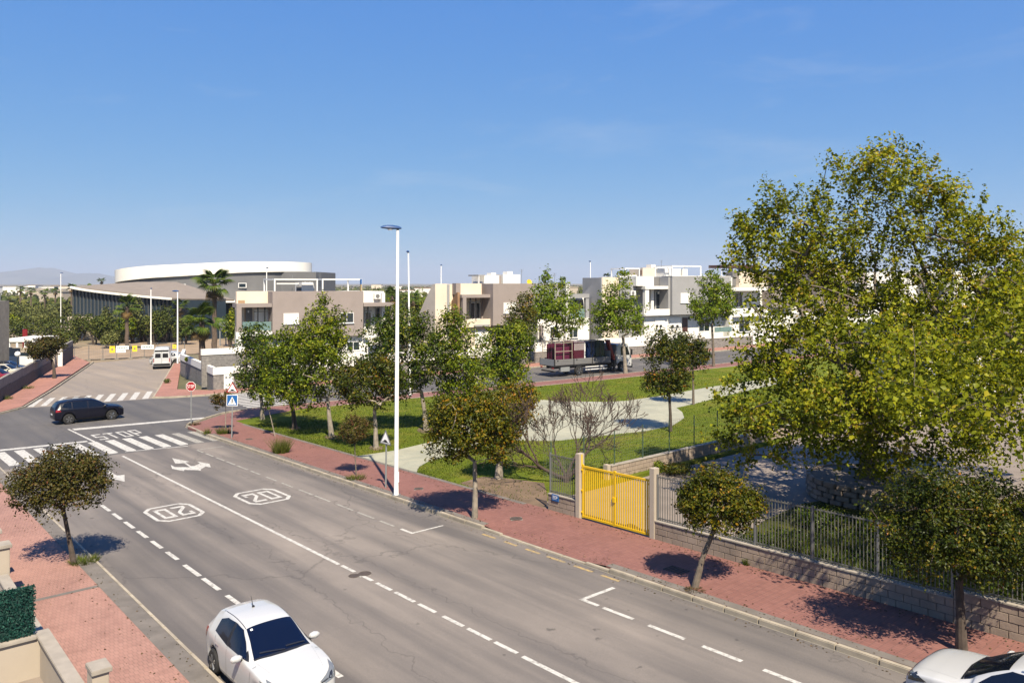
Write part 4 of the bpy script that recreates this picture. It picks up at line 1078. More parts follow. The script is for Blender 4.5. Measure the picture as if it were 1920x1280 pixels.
# ------------------------------------------------------------------ houses along the far street
class House:
    def __init__(s, label, k0, w, name='house'):
        s.k0, s.w = k0, w
        x, y = S2(k0, w); s.z0 = g(x, y)+.1
        s.root = thing(name, label, 'house', (x, y, s.z0), A2)
    def kz(s, u, v, off=0.):
        k, z = kz(u, v, s.w+off); return k-s.k0, z-s.z0
    def box(s, name, mat, u0, u1, v0, v1, o0, o1, parent=None, ref=None):
        """pixel rectangle on the plane offset o0, extruded back to o1"""
        a, zt = s.kz(u0, v0, o0); b, _ = s.kz(u1, v0, o0)
        um = (u0+u1)/2
        zt = s.kz(um, v0, o0)[1]; zb = -.3 if v1 is None else s.kz(um, v1, o0)[1]
        return MB().box(min(a, b), max(a, b), o0, o1, zb, zt).build(name, mat, parent or s.root)
    def window(s, u0, u1, v0, v1, off, kind='pane', fr=None, n=2):
        a, zt = s.kz(u0, v0, off); b, zb = s.kz(u1, v1, off)
        zt = s.kz((u0+u1)/2, v0, off)[1]; zb = s.kz((u0+u1)/2, v1, off)[1]
        f = MB(); e = .06; y0, y1 = off-.05, off+.04
        f.box(a, b, y0, y1, zb, zb+e).box(a, b, y0, y1, zt-e, zt).box(a, a+e, y0, y1, zb+e, zt-e).box(b-e, b, y0, y1, zb+e, zt-e)
        if kind == 'pane':
            for i in range(1, n): m = a+(b-a)*i/n; f.box(m-.03, m+.03, y0, y1, zb+e, zt-e)
        w = f.build('window', fr or alu, s.root)
        if kind == 'pane':
            for i in range(n):
                c, d = a+(b-a)*i/n, a+(b-a)*(i+1)/n
                MB().box(c+.03, d-.03, off-.02, off+.01, zb+e*.5, zt-e*.5).build('pane', glass_d, w)
        else:
            m = MB(); k = max(3, int((zt-zb)/.12))
            for i in range(k):
                q0 = zb+e+(zt-zb-2*e)*i/k; q1 = zb+e+(zt-zb-2*e)*(i+1)/k
                m.box(a+e, b-e, off-.03, off, q0+.004, q1-.004)
            m.box(a+e, b-e, off-.005, off+.02, zb+e, zt-e)
            m.build('shutter', shutter, w)
        MB().box(a-.06, b+.06, off-.1, off+.02, zb-.06, zb-.003).build('sill', alu, w)
        return w
    def frame(s, u0, u1, v0, v1, o0, o1, t=.14, mat=None, name='pergola'):
        a, zt = s.kz(u0, v0, o0); b, zb = s.kz(u1, v1, o0); zt = s.kz((u0+u1)/2, v0, o0)[1]; zb = s.kz((u0+u1)/2, v1, o0)[1]
        m = MB()
        for q in (a, b-t):
            for o in (o0, o1-t): m.box(q, q+t, o, o+t, zb, zt-t)
        m.box(a, b, o0, o0+t, zt-t, zt).box(a, b, o1-t, o1, zt-t, zt).box(a, a+t, o0+t, o1-t, zt-t, zt).box(b-t, b, o0+t, o1-t, zt-t, zt)
        return m.build(name, mat or alu, s.root)
    def fin(s, name, mat, u0, u1, v0, v1, off, depth, lean):
        """fin wall whose outer profile leans back with height"""
        a, zt = s.kz(u0, v0, off); b, zb = s.kz(u1, v1, off); zt = s.kz(u0, v0, off)[1]
        poly = [(off, -.3), (off, zt), (off+depth*.12, zt-.05), (off+depth*.55, zt-lean*.45), (off+depth, zt-lean), (off+depth, -.3)]
        vs = [(a, y, z) for y, z in poly]+[(b, y, z) for y, z in poly]; n = len(poly)
        return MB().add(vs, [tuple(range(n)), tuple(range(2*n-1, n-1, -1))]+[(i, i+n, (i+1) % n+n, (i+1) % n) for i in range(n)]).build(name, mat, s.root)
W0 = 79.9
def clutter(h, aer=(), ac=(), pipe=()):
    for u, v0, v1, o in aer:
        a, z1 = h.kz(u, v0, o); _, z0 = h.kz(u, v1, o)
        m = MB().tube([(a, o, z0-.1), (a, o, z1)], .025, 5)
        for i in range(4): m.beam((a-.35+.05*i, o, z1-.12*i), (a+.35-.05*i, o, z1-.12*i), .015, .015)
        m.build('aerial', steel, h.root)
    for u, v, o in ac:
        a, z = h.kz(u, v, o); b = MB().box(a, a+.85, o-.36, o-.02, z-.6, z).build('air_conditioner', alu, h.root)
        MB().lathe([(.24, 0), (.22, .02), (.02, .02)], 14, Matrix.Translation((a+.36, o-.36, z-.3)) @ Matrix.Rotation(math.pi/2, 4, 'X')).build('fan_grille', midgrey, b)
    for u, v0, v1, o in pipe:
        a, z1 = h.kz(u, v0, o); z0 = h.kz(u, v1, o)[1]; MB().tube([(a, o-.05, z0), (a, o-.05, z1)], .045, 6).build('downpipe', alu, h.root)
def house1():
    h = House('taupe and cream flat-roofed corner house with two white roof pergolas', 20.4, W0)
    h.box('wall', cream_wall, 443.5, 512, 546, None, 1.6, 2.2); h.box('wall', white_wall, 681.5, 720, 546, None, 1.61, 9.6)
    h.box('wall', midgrey, 511, 682, 549, None, 1.9, 5.5)
    h.box('upper_box', taupe, 511, 681, 546, 632, 0, 1.85)
    h.box('ground_floor', white_wall, 500, 690, 632.5, None, .5, 1.88)
    h.box('beam', taupe, 443.5, 510, 569, 576, 0, 1.58); h.box('pier', taupe, 443.5, 453, 576.2, 622, 0, .35); h.box('pier_base', white_wall, 443, 454, 622.2, None, -.02, .5)
    h.box('lintel', sand_brick, 447, 459, 563, 569, 1.5, 1.6)
    h.box('reveal', sand_brick, 459, 460.5, 576, 622, 1.5, 1.6)
    h.box('balcony_floor', white_wall, 454.2, 510.5, 622, 630, 0, 1.58)
    d = h.box('door', midgrey, 461, 473, 577, 621, 1.5, 1.6); h.box('lamp', white_metal, 465, 467, 582, 586, 1.4, 1.5, d)
    h.window(477, 509, 580, 621, 1.55, 'shutter')
    for u in (483, 496): h.box('louvre', dark_metal, u, u+2, 576, 622, .25, .4)
    h.box('louvre', dark_metal, 476, 504, 583, 584.6, .2, .28)
    for a, b in ((455, 481.6), (482.6, 508.5)): h.box('balustrade', glass_g, a, b, 603, 619.5, .03, .06)
    h.window(531.5, 560, 587, 607, -.02, 'shutter'); h.window(637, 663, 586, 605.5, -.02, 'pane')
    h.box('beam', taupe, 682, 738, 567.5, 574, 0, 1.58); h.box('pier', taupe, 734, 738.5, 574.2, None, 0, .4)
    h.window(683, 696, 585, 613.5, 1.55, 'pane', n=1); h.window(702, 713, 576, 600, 1.55, 'pane', n=1)
    h.box('louvre', dark_metal, 683, 697, 581.5, 583, .2, .28); h.box('louvre', dark_metal, 689.5, 691.3, 574, 616, .25, .4)
    h.box('balcony_front', white_wall, 683, 733.5, 616, 632, 0, .2)
    h.fin('fin', white_wall, 716, 722, 549, 600, .9, 5.5, 2.2)
    h.frame(514, 596, 522.5, 546.5, 2.2, 6.0); h.frame(604, 679, 522.5, 546.5, 2.4, 6.4)
    h.box('awning_box', greyr, 519, 591, 524.5, 528, 2.5, 3)
    h.box('stair_house', white_wall, 566, 589, 529, 546.5, 3.4, 5.6); h.box('stair_door', midgrey, 556, 565, 536, 546.5, 3.6, 3.7)
    h.box('plinth', white_wall, 519, 560, 530.5, 533, 4.4, 4.6)
    h.window(650, 674, 640, 657, .45, 'pane'); h.window(540, 575, 642, 668, .45, 'shutter')
    h.box('terrace_wall', white_wall, 620, 690, 660, None, -1.9, -1.7)
    clutter(h, aer=((600, 512, 546, 3.5), (548, 515, 546, 5)), ac=((700, 550, 1.58),), pipe=((509, 576, 632, 1.55), (684, 576, 632, 1.55)))
    h.box('striped_pole', sign_blue, 676.3, 678.6, 523, 533, 2.2, 2.4)
    h.box('striped_pole', ypaint, 676.3, 678.6, 533.2, 546, 2.2, 2.4)
house1()
def house2():
    h = House('taupe flat-roofed house with cream fin walls behind the park trees', 41.5, W0)
    h.box('wall', cream_wall, 838, 926, 532.5, None, 2.0, 3.0); h.box('rear_wall', cream_wall, 885, 926, 533, None, 3.02, 10)
    h.box('wall', midgrey, 926, 1000, 533.5, None, 2.1, 10.2); h.box('wall', greyr, 1000, 1062, 532.6, None, 1.2, 9)
    h.fin('fin', cream_wall, 816, 838, 532, 600, .4, 4.6, 4.2)
    h.fin('fin', greyr, 838.3, 843, 533.5, 600, .7, 4.4, 1.2)  # grey colour stands in for the shaded inside of the recess
    h.fin('sloped_fin', terracotta_w, 858, 862, 548, 600, .5, 3.0, 2.8)
    h.box('pier', taupe, 855, 863.5, 531, 552, 1.1, 1.98); h.box('parapet', cream_wall, 863.6, 903, 531.4, 552, 1.0, 1.99)
    h.box('beam', taupe, 866, 921.5, 552.2, 558, 0, 1.95); h.box('pier', taupe, 868, 874.5, 558.2, 598, 0, .4)
    h.window(880, 900, 567, 598, 1.95, 'pane')
    for u in (881.5, 892): h.box('louvre', dark_metal, u, u+1.6, 558.2, 598, .3, .42)
    h.box('louvre', dark_metal, 878, 901, 565.5, 566.9, .24, .3)
    h.box('recess', taupe, 903.2, 921, 558.2, 598, 1.7, 1.98); d = h.box('door', glass_d, 910, 919, 566, 598, 1.6, 1.69); h.box('lamp', white_metal, 907.5, 909.2, 565, 568.5, 1.55, 1.68)
    h.box('balcony_front', cream_wall, 867, 921.5, 598.2, 613, 0, .25); h.box('balcony_floor', cream_wall, 867.2, 921.4, 609, 613, .26, 1.95)
    h.box('upper_box', taupe, 924.5, 1002, 531.5, 609, -.6, 2.05)
    h.window(944, 967, 567, 587, -.62, 'shutter')
    h.box('ground_floor', cream_wall, 868, 930, 613.2, None, .5, 1.97)
    h.box('garage_canopy', greyr, 889, 918, 608.6, 612, -.1, .49)
    g1 = h.box('garage_door', shutter, 891, 916, 619, 645, .42, .5)
    h.box('upper_parapet', greyr, 1000.5, 1040, 531, 560, .6, 1.15)
    h.fin('fin', white_wall, 1061, 1068, 533, 600, -.4, 5.5, 3.0)
    h.box('beam', greyr, 1068.5, 1105, 551, 558, .2, 1.4); h.box('pier', greyr, 1098.5, 1104.5, 558.2, 597, .3, .7)
    h.box('wall', white_wall, 1068.5, 1104.5, 558.2, None, 1.8, 8)
    h.window(1076, 1094, 561, 596, 1.75, 'pane'); h.box('balustrade', glass_g, 1070, 1096, 579, 596.5, .35, .38)
    h.box('ground_floor', white_wall, 1008, 1104.8, 597.4, None, .15, 1.75)
    h.window(1065, 1083, 613, 633, .1, 'pane'); h.window(1031, 1047, 612, 634, .1, 'pane')
    h.box('side_wall', taupe, 1014.5, 1019, 610, 650, -.3, .14)
    h.box('roof_room', white_wall, 908, 936, 516, 531.6, 3, 6); h.box('roof_room', white_wall, 943, 975.5, 514.5, 531.6, 3, 6.2); h.box('roof_recess', taupe, 936.2, 942.8, 517.5, 531.6, 3.4, 5.5)
    h.box('chimney', white_wall, 921, 930, 511.5, 515.8, 4, 5); h.box('chimney', white_wall, 951, 961, 509, 514.3, 4, 5)
    h.box('canopy', greyr, 897, 909, 515, 517.5, 2.6, 5); h.box('canopy_post', alu, 897.6, 898.8, 517.6, 532, 2.6, 2.8)
    clutter(h, aer=((978, 505, 531, 3), (1040, 512, 532, 3)), ac=((1010, 560, .58), (932, 614, .45)), pipe=((922.5, 535, 609, 1.9), (1064, 560, 597, .1)))
    dk, dz = h.kz(992.5, 529.5, .3)
    dish = MB().lathe([(.02, -.05), (.2, -.03), (.38, .04), (.36, .06), (.18, .0), (.02, -.02)], 16, Matrix.Translation((dk, .3, dz)) @ Matrix.Rotation(1.25, 4, 'X')).build('satellite_dish', yellow_m, h.root, True)
    MB().tube([(dk, .35, dz-.5), (dk, .35, dz)], .03, 6).build('dish_mast', steel, h.root)
house2()
def house3():
    h = House('light grey and white modern house with roof pergolas behind the young plane trees', 64.9, W0)
    h.box('wall', greyr, 1160, 1262, 520.5, None, 2.2, 10); h.box('wall', white_wall, 1262, 1372, 519.6, None, 1.5, 10)
    h.fin('fin', cream_wall, 1129.5, 1160, 519.5, 600, .2, 6, 4.5); h.fin('fin', greyr, 1127, 1129.3, 520.5, 600, -.2, 6.5, 4.5)
    h.box('parapet', greyr, 1162, 1193, 521, 560, 1.0, 2.15); h.box('parapet', white_wall, 1162, 1194, 515.5, 519.5, 2.4, 2.7)
    h.box('white_box', white_wall, 1193.2, 1226, 518, 536, .3, 2.15)
    h.box('recess_wall', midgrey, 1226.2, 1256, 519.2, 580, 1.6, 2.17); h.box('box_return', greyr, 1253, 1261, 519.4, 588, -.2, 1.55)
    h.box('beam', white_wall, 1210, 1253, 536.2, 542, -.2, 1.5); h.box('pier', white_wall, 1210, 1217, 542.2, 580, -.1, .4); h.box('pier', white_wall, 1221, 1226, 542.2, 580, 1.0, 2.1)
    h.window(1229, 1252, 546, 579.5, 1.55, 'pane'); h.box('lamp', white_metal, 1234, 1236.5, 546.5, 551, 1.35, 1.48)
    h.box('balcony_front', white_wall, 1208, 1256, 579.6, 591.5, -.25, .1); h.box('balcony_floor', white_wall, 1208.5, 1252.5, 588, 591.3, .12, 1.58)
    h.box('upper_box', greyr, 1260.5, 1371, 518.5, 588.5, -.6, 1.45); h.box('box_cap', white_wall, 1260.4, 1371.2, 517.3, 518.4, -.62, 1.4)
    h.window(1276, 1293, 549, 567.5, -.62, 'shutter'); h.window(1340, 1358, 549, 567.5, -.62, 'shutter')
    h.box('ground_floor', white_wall, 1208, 1278, 592, None, .4, 2.1); h.box('ground_floor', white_wall, 1278.2, 1372, 589, None, .9, 1.48)
    h.window(1228, 1246, 596.5, 617, .36, 'shutter'); h.window(1255, 1276.5, 595, 612, .36, 'shutter')
    d = h.box('door', wood_dark, 1280, 1289.5, 595.5, 624, .82, .9); h.box('lamp', dark_metal, 1291.5, 1294.5, 594, 599, .75, .88)
    h.window(1310, 1330, 598, 622, .86, 'pane')
    for u in (1232, 1239, 1261, 1270): h.box('flower_pot', dark_metal, u, u+2.6, 609, 613.5, .05, .25)
    h.box('low_wall', white_wall, 1180, 1250, 628, None, -1.6, -1.4); h.box('low_wall', white_wall, 1251, 1330, 622, None, -1.4, -1.2)
    h.frame(1172, 1200, 502.5, 519, 3, 6); h.frame(1260, 1315, 498, 518.5, 2.5, 6); h.frame(1229, 1260, 501, 518.5, 3.5, 6.5)
    h.box('stair_house', cream_wall, 1205, 1229, 502.5, 518.5, 3.2, 6); h.box('stair_house', white_wall, 1246, 1276, 503.5, 518.5, 4.2, 7); h.box('roof_window', wood_dark, 1198.5, 1204, 506, 515, 3.4, 3.5)
    h.box('stair_house', white_wall, 1280, 1289, 504.5, 518.5, 4.0, 5.5)
    h.box('chimney', white_wall, 1221, 1229, 496, 502.3, 4, 5)
    clutter(h, aer=((1240, 488, 502, 4), (1330, 500, 518, 3)), ac=((1300, 560, -.62), (1180, 545, .98)), pipe=((1258, 545, 588, -.22), (1368, 520, 588, -.62)))
house3()
def house4():
    h = House('white terraced house with cream upper box and brown roof slats beside the plane tree', 91.8, W0)
    h.box('wall', white_wall, 1373, 1500, 520, None, 1.6, 11); h.box('upper_box', cream_wall, 1386, 1440, 509, 538, -.4, 1.55); h.box('recess', midgrey, 1373.5, 1385.5, 510, 536, .2, 1.55)
    h.box('beam', white_wall, 1373.5, 1440, 538.3, 545, -.4, 1.5); h.box('roof_slats', wood_dark, 1367, 1420, 497, 502.5, 1, 5); h.box('roof_post', wood_dark, 1370, 1374, 502.7, 510, 1.2, 1.6)
    h.box('roof_glass', glass_d, 1385, 1425, 503, 509, 2, 2.1); h.window(1378, 1392, 548, 575, 1.55, 'pane'); h.window(1410, 1432, 550, 572, 1.55, 'shutter')
    h.fin('fin', white_wall, 1368, 1373, 520, 600, -.3, 5, 3); h.box('balcony_front', white_wall, 1374, 1440, 579, 590, -.3, 0)
    h.box('balustrade', glass_g, 1340, 1372, 613, 622, -1.0, -.96); h.box('ground_floor', white_wall, 1373.5, 1500, 592, None, .6, 1.55)
    h.window(1385, 1405, 600, 622, .56, 'pane'); h.window(1440, 1470, 600, 625, .56, 'shutter'); h.box('upper_box', taupe, 1448, 1499, 516, 575, -.4, 1.55); h.window(1465, 1485, 540, 562, -.42, 'pane')
house4()
def house5():
    h = House('taupe house glimpsed through the plane tree with an orange roof edge', 118, W0-2)
    h.box('upper_box', taupe, 1536, 1625, 506, 585, -.4, 8); h.box('ground_floor', white_wall, 1512, 1660, 585.3, None, .2, 8)
    h.box('roof_edge', sand_brick, 1545, 1600, 501.5, 505.8, .5, 7); h.window(1560, 1580, 530, 552, -.42, 'shutter'); h.window(1595, 1612, 530, 552, -.42, 'pane'); h.box('white_wing', white_wall, 1626, 1700, 512, None, .8, 8)
    h.window(1640, 1665, 530, 560, .76, 'pane'); h.window(1530, 1550, 600, 625, .16, 'pane')
    h2 = House('white row house behind the plane tree, rightmost along the far street', 152, W0-2)
    h2.box('wall', white_wall, 1705, 1840, 508, None, .4, 9); h2.box('upper_box', greyr, 1730, 1790, 512, 570, -.6, .38); h2.window(1745, 1770, 530, 555, -.62, 'pane'); h2.window(1800, 1825, 530, 556, .36, 'shutter'); h2.window(1745, 1770, 585, 610, .36, 'pane')
house5()
# garden walls: slate below, white parapet above
def gwall(label, k0, k1, w, z0, z1, zt, depth=.25, gates=(), h=.13):
    x, y = S2(k0, w); zb = g(x, y)+h
    root = thing('front_wall', label, 'wall', (x, y, zb), A2, 'slate and white front walls along the far street')
    L = k1-k0
    sl = (g(*S2(k1, w))-g(x, y))/L
    MB().box(0, L, 0, depth, z0, z1).build('slate_base', slate, root)
    MB().box(-.04, L+.04, -.06, depth+.06, z1+.002, zt).build('parapet', white_wall, root)
    for a, b, t in gates: 
        p = MB().box(a, b, -.09, -.005, .02, t).build('white_pillar', alu, root)
        for i in range(2): MB().box(a+.12+.3*i, a+.3+.3*i, -.11, -.092, t-.35, t-.15).build('meter_box', greypost, p)
    return root
gwall('slate wall with white parapet and meter pillar at the corner of the far street', 17.4, 33, 75.2, -.3, 1.35, 2.0, gates=((.9, 1.75, 1.32),))
gwall('upper terrace slate wall behind the corner palm', 17.0, 26, 78.0, 0, 3.0, 3.55)
gwall('slate wall behind the park trees below the taupe house', 34, 52, 75.2, -.3, 1.3, 2.3)
gwall('slate wall with white parapet behind the lorry', 53, 74, 75.2, -.3, 1.25, 2.35)
gwall('slate wall with white meter pillar right of the lorry', 75, 92, 75.2, -.3, 1.4, 1.55, gates=((2.2, 3.2, 1.9),))
gwall('slate wall with two white gate panels below the white terraced house', 93, 130, 75.2, -.3, 1.5, 1.65, gates=((-2.6, -.5, 2.3), (.2, 2.4, 2.3)))
# return of the corner wall along the side street
c0 = np.array(S2(17.4, 75.2)); c1 = np.array(P(338, 703)); c2 = np.array(P(343, 689))
for i, (a, b, lab) in enumerate(((c0, c1, 'slate corner wall facing the stop sign'), (c1, c2, 'white-topped slate wall along the side street'))):
    d = b-a; L = float(np.hypot(*d)); root = thing('front_wall', lab, 'wall', (*a, g(*a)+.13), math.atan2(d[1], d[0]))
    MB().box(0, L, -.25, 0, -.3, 1.35).build('slate_base', slate, root); MB().box(-.02, L, -.3, .05, 1.352, 2.0).build('parapet', white_wall, root)
mp_ = P(359, 733, .13)
# ------------------------------------------------------------------ street lamps
def lamp(label, u, v, vtop, name='street_lamp', head=True, r=.085, lean=0., y=None, hd=(-1, 0), h=.13, hs=1.):
    if y is None: x, y = P(u, v, h)
    else: x = xat(u, y)
    z = g(x, y)+h; H = zat(vtop, y)-z
    root = thing(name, label, 'street lamp', (x, y, z), 0, 'white street lamps')
    MB().tube([(0, 0, -.05), (0, 0, .5), (lean*.5, 0, H*.5), (lean, 0, H-.1)], [r*1.25, r*1.1, r*.95, r*.7], 12).build('pole', white_metal, root, True)
    MB().box(-.16, .16, -.16, .16, -.03, .03).build('base_plate', steel, root)
    MB().box(r*.9, r*.9+.035, -.05, .05, .55, .95).build('service_hatch', white_metal, root)
    d = Vector((hd[0], hd[1], 0)).normalized(); p = Vector((-d.y, d.x, 0))
    prof = [(-.14, .06, .05), (-.02, .1, .09), (.2, .13, .12), (.42, .13, .11), (.6, .09, .07), (.68, .03, .02)]
    mb = MB(); n = 10; vs = []
    for q, w, hh in prof:
        for i in range(n):
            a = 2*math.pi*i/n; c = Vector((lean, 0, H))+d*q*hs+p*(w*math.cos(a))*hs+Vector((0, 0, (hh*math.sin(a) if math.sin(a) > 0 else hh*.45*math.sin(a))*hs+.03*q)); vs.append(c)
    m = len(prof)
    mb.add(vs, [(i*n+k, i*n+(k+1) % n, (i+1)*n+(k+1) % n, (i+1)*n+k) for i in range(m-1) for k in range(n)]+[tuple(range(n-1, -1, -1)), tuple((m-1)*n+k for k in range(n))])
    hdo = mb.build('lamp_head', blue_metal, root, True)
    q = Vector((lean, 0, H))+d*.3*hs
    MB().lathe([(.02, 0), (.08*hs, .0), (.1*hs, .04), (.02, .05)], 14, Matrix.Translation(q-Vector((0, 0, .08*hs)))).build('lamp_glass', sign_white, hdo)
    MB().tube([(lean, 0, H-.2), (lean, 0, H)], r*.6, 8).build('collar', steel, root)
lamp('tall white street lamp with blue head standing on the red pavement', 743, 928, 428, r=.085, lean=.06, hd=(-1, -.35), hs=1.05)
lamp('white lamp just right of the tall one, base hidden by park trees', 769, 0, 472, r=.08, y=66, lean=-.15, hd=(-.3, 1), hs=.9)
lamp('white lamp post with blue head beside the parked van', 333, 681, 546, hd=(-1, .2), hs=1.1)
lamp('white lamp post beyond the fence near the dark litter bin', 283, 650, 541, hd=(-.2, 1), hs=.9)
lamp('lamp behind the roof of the house with the slanted fin', 827, 0, 497, y=125, hd=(0, 1))
lamp('lamp rising between the two middle houses', 1107, 0, 490, y=128, hd=(-.2, 1))
lamp('lamp behind the pergola of the grey house', 1353, 0, 484, y=140, hd=(-.2, 1))
lamp('distant lamp at the far left beside the palms', 114, 0, 512, y=185, hd=(.3, 1), h=.1)
lamp('lamp behind the corner house, in front of the curved hall', 500, 0, 502, y=120, hd=(.1, 1))
# ------------------------------------------------------------------ signs
def plate(root, poly, y, t, mat, name, parent=None):
    M = Matrix(((1, 0, 0, 0), (0, 0, 1, 0), (0, 1, 0, 0), (0, 0, 0, 1)))
    return MB().prism(poly, y-t, y, M).build(name, mat, parent or root)
def ngon(n, r, cz, a0=0, cx=0): return [(cx+r*math.cos(a0+2*math.pi*i/n), cz+r*math.sin(a0+2*math.pi*i/n)) for i in range(n)]
def tri(r, cz): return ngon(3, r, cz, math.pi/2)
def sign(name, label, u, v, H, rz, lean=(0, 0)):
    x, y = P(u, v, .13); root = thing(name, label, 'sign', (x, y, g(x, y)+.13), rz)
    root.rotation_euler = (lean[0], lean[1], rz)
    MB().tube([(0, .04, -.1), (0, .04, H)], .036, 10).build('pole', greypost, root, True)
    return root
def hump(root, cz, r, m_out, m_in):
    a = plate(root, tri(r, cz), 0, .012, m_out, 'warning_triangle'); plate(root, tri(r*.74, cz), -.0125, .003, m_in, 'white_field', a)
    w = r*.5; pts = [(-w, cz-r*.3), (w, cz-r*.3), (w, cz-r*.24), (w*.62, cz-r*.2), (w*.25, cz-r*.02), (-w*.25, cz-r*.02), (-w*.62, cz-r*.2), (-w, cz-r*.24)]
    plate(root, pts, -.016, .003, black_pl, 'hump_symbol', a)
face = math.atan2(-RD[1], -RD[0])+math.pi/2        # plates facing the oncoming main-street traffic
s1 = sign('stop_sign', 'red octagonal stop sign on a grey pole at the junction corner', 358, 795, 2.75, 0.1)
o8 = plate(s1, ngon(8, .33, 2.5, math.pi/8), 0, .014, sign_white, 'white_rim'); plate(s1, ngon(8, .305, 2.5, math.pi/8), -.0145, .003, sign_red, 'octagon')
M = Matrix(((1, 0, 0, 0), (0, 0, 1, 0), (0, 1, 0, 0), (0, 0, 0, 1)))
def bx(a, b, c, d): return [(a, c), (b, c), (b, d), (a, d)]
for nm, ps in (('letter_s', [bx(-.22, -.13, 2.58, 2.6), bx(-.22, -.2, 2.5, 2.58), bx(-.22, -.13, 2.49, 2.51), bx(-.15, -.13, 2.42, 2.49), bx(-.22, -.13, 2.4, 2.42)]), ('letter_t', [bx(-.11, -.02, 2.58, 2.6), bx(-.075, -.055, 2.4, 2.58)]),
               ('letter_o', [bx(.01, .03, 2.4, 2.6), bx(.08, .1, 2.4, 2.6), bx(.03, .08, 2.4, 2.42), bx(.03, .08, 2.58, 2.6)]), ('letter_p', [bx(.13, .15, 2.4, 2.6), bx(.15, .22, 2.58, 2.6), bx(.15, .22, 2.49, 2.51), bx(.2, .22, 2.51, 2.58)])):
    mb = MB()
    for p in ps: mb.prism(p, -.021, -.018, M)
    mb.build(nm, sign_white, s1)
s2 = sign('crossing_sign', 'blue pedestrian crossing sign below a red hump warning triangle', 434, 821, 2.98, .0, (0, .02))
hump(s2, 2.9, .42, sign_red, sign_white)
b_ = plate(s2, bx(-.33, .33, 1.9, 2.56), 0, .012, sign_white, 'square_rim'); plate(s2, bx(-.3, .3, 1.93, 2.53), -.0125, .003, sign_blue, 'blue_field', b_); plate(s2, [(-.24, 1.98), (.24, 1.98), (0, 2.45)], -.016, .003, sign_white, 'white_triangle', b_)
wk = MB()
for p in (ngon(8, .035, 2.32), [(-.03, 2.15), (.035, 2.15), (.03, 2.28), (-.02, 2.28)], [(-.03, 2.15), (.0, 2.15), (-.05, 2.0), (-.09, 2.0)], [(.0, 2.15), (.035, 2.15), (.1, 2.0), (.06, 2.0)], [(.02, 2.27), (.03, 2.24), (.09, 2.17), (.1, 2.19)], [(-.02, 2.27), (-.025, 2.24), (-.09, 2.18), (-.09, 2.2)]): wk.prism(p, -.022, -.0195, M)
wk.build('walking_figure', black_pl, s2)
s3 = sign('hump_sign', 'faded grey hump warning triangle turned edgewise beside the tall lamp', 722, 914, 2.1, math.radians(-38), (.03, .05))
hump(s3, 2.1, .42, sign_back, sign_white)
# ------------------------------------------------------------------ vehicles
car_white = gloss('white_car_paint', (.60, .605, .61), .25, .6)
car_blue = gloss('navy_car_paint', (.003, .0035, .014), .3, .12, 0, .35)
car_silver = gloss('silver_white_paint', (.60, .62, .64), .3, .5)
car_red = gloss('red_car_paint', (.30, .012, .02), .3, .5)
car_cream = gloss('cream_car_paint', (.62, .58, .48), .3, .5)
car_dark = gloss('slate_car_paint', (.03, .035, .05), .3, .5)
car_glass = gloss('car_glass', (.006, .009, .018), .04, 0, 0, .6)
car_glass2 = gloss('sky_tinted_car_glass', (.004, .008, .028), .05, 0, 0, .42)
lamp_glass = gloss('headlamp_glass', (.30, .32, .34), .1, .6, .3)
lamp_dark = gloss('headlamp_housing', (.03, .032, .036), .15, .6)
tail_red = gloss('tail_lamp_red', (.35, .01, .012), .2, .5)
under = plain('underbody', (.012, .012, .013), .9, .2, 5, 0)
tread = plain('tyre', (.02, .02, .021), .85, .2, 12, .2)
rim_m = gloss('alloy', (.50, .51, .53), .3, 0, .9)

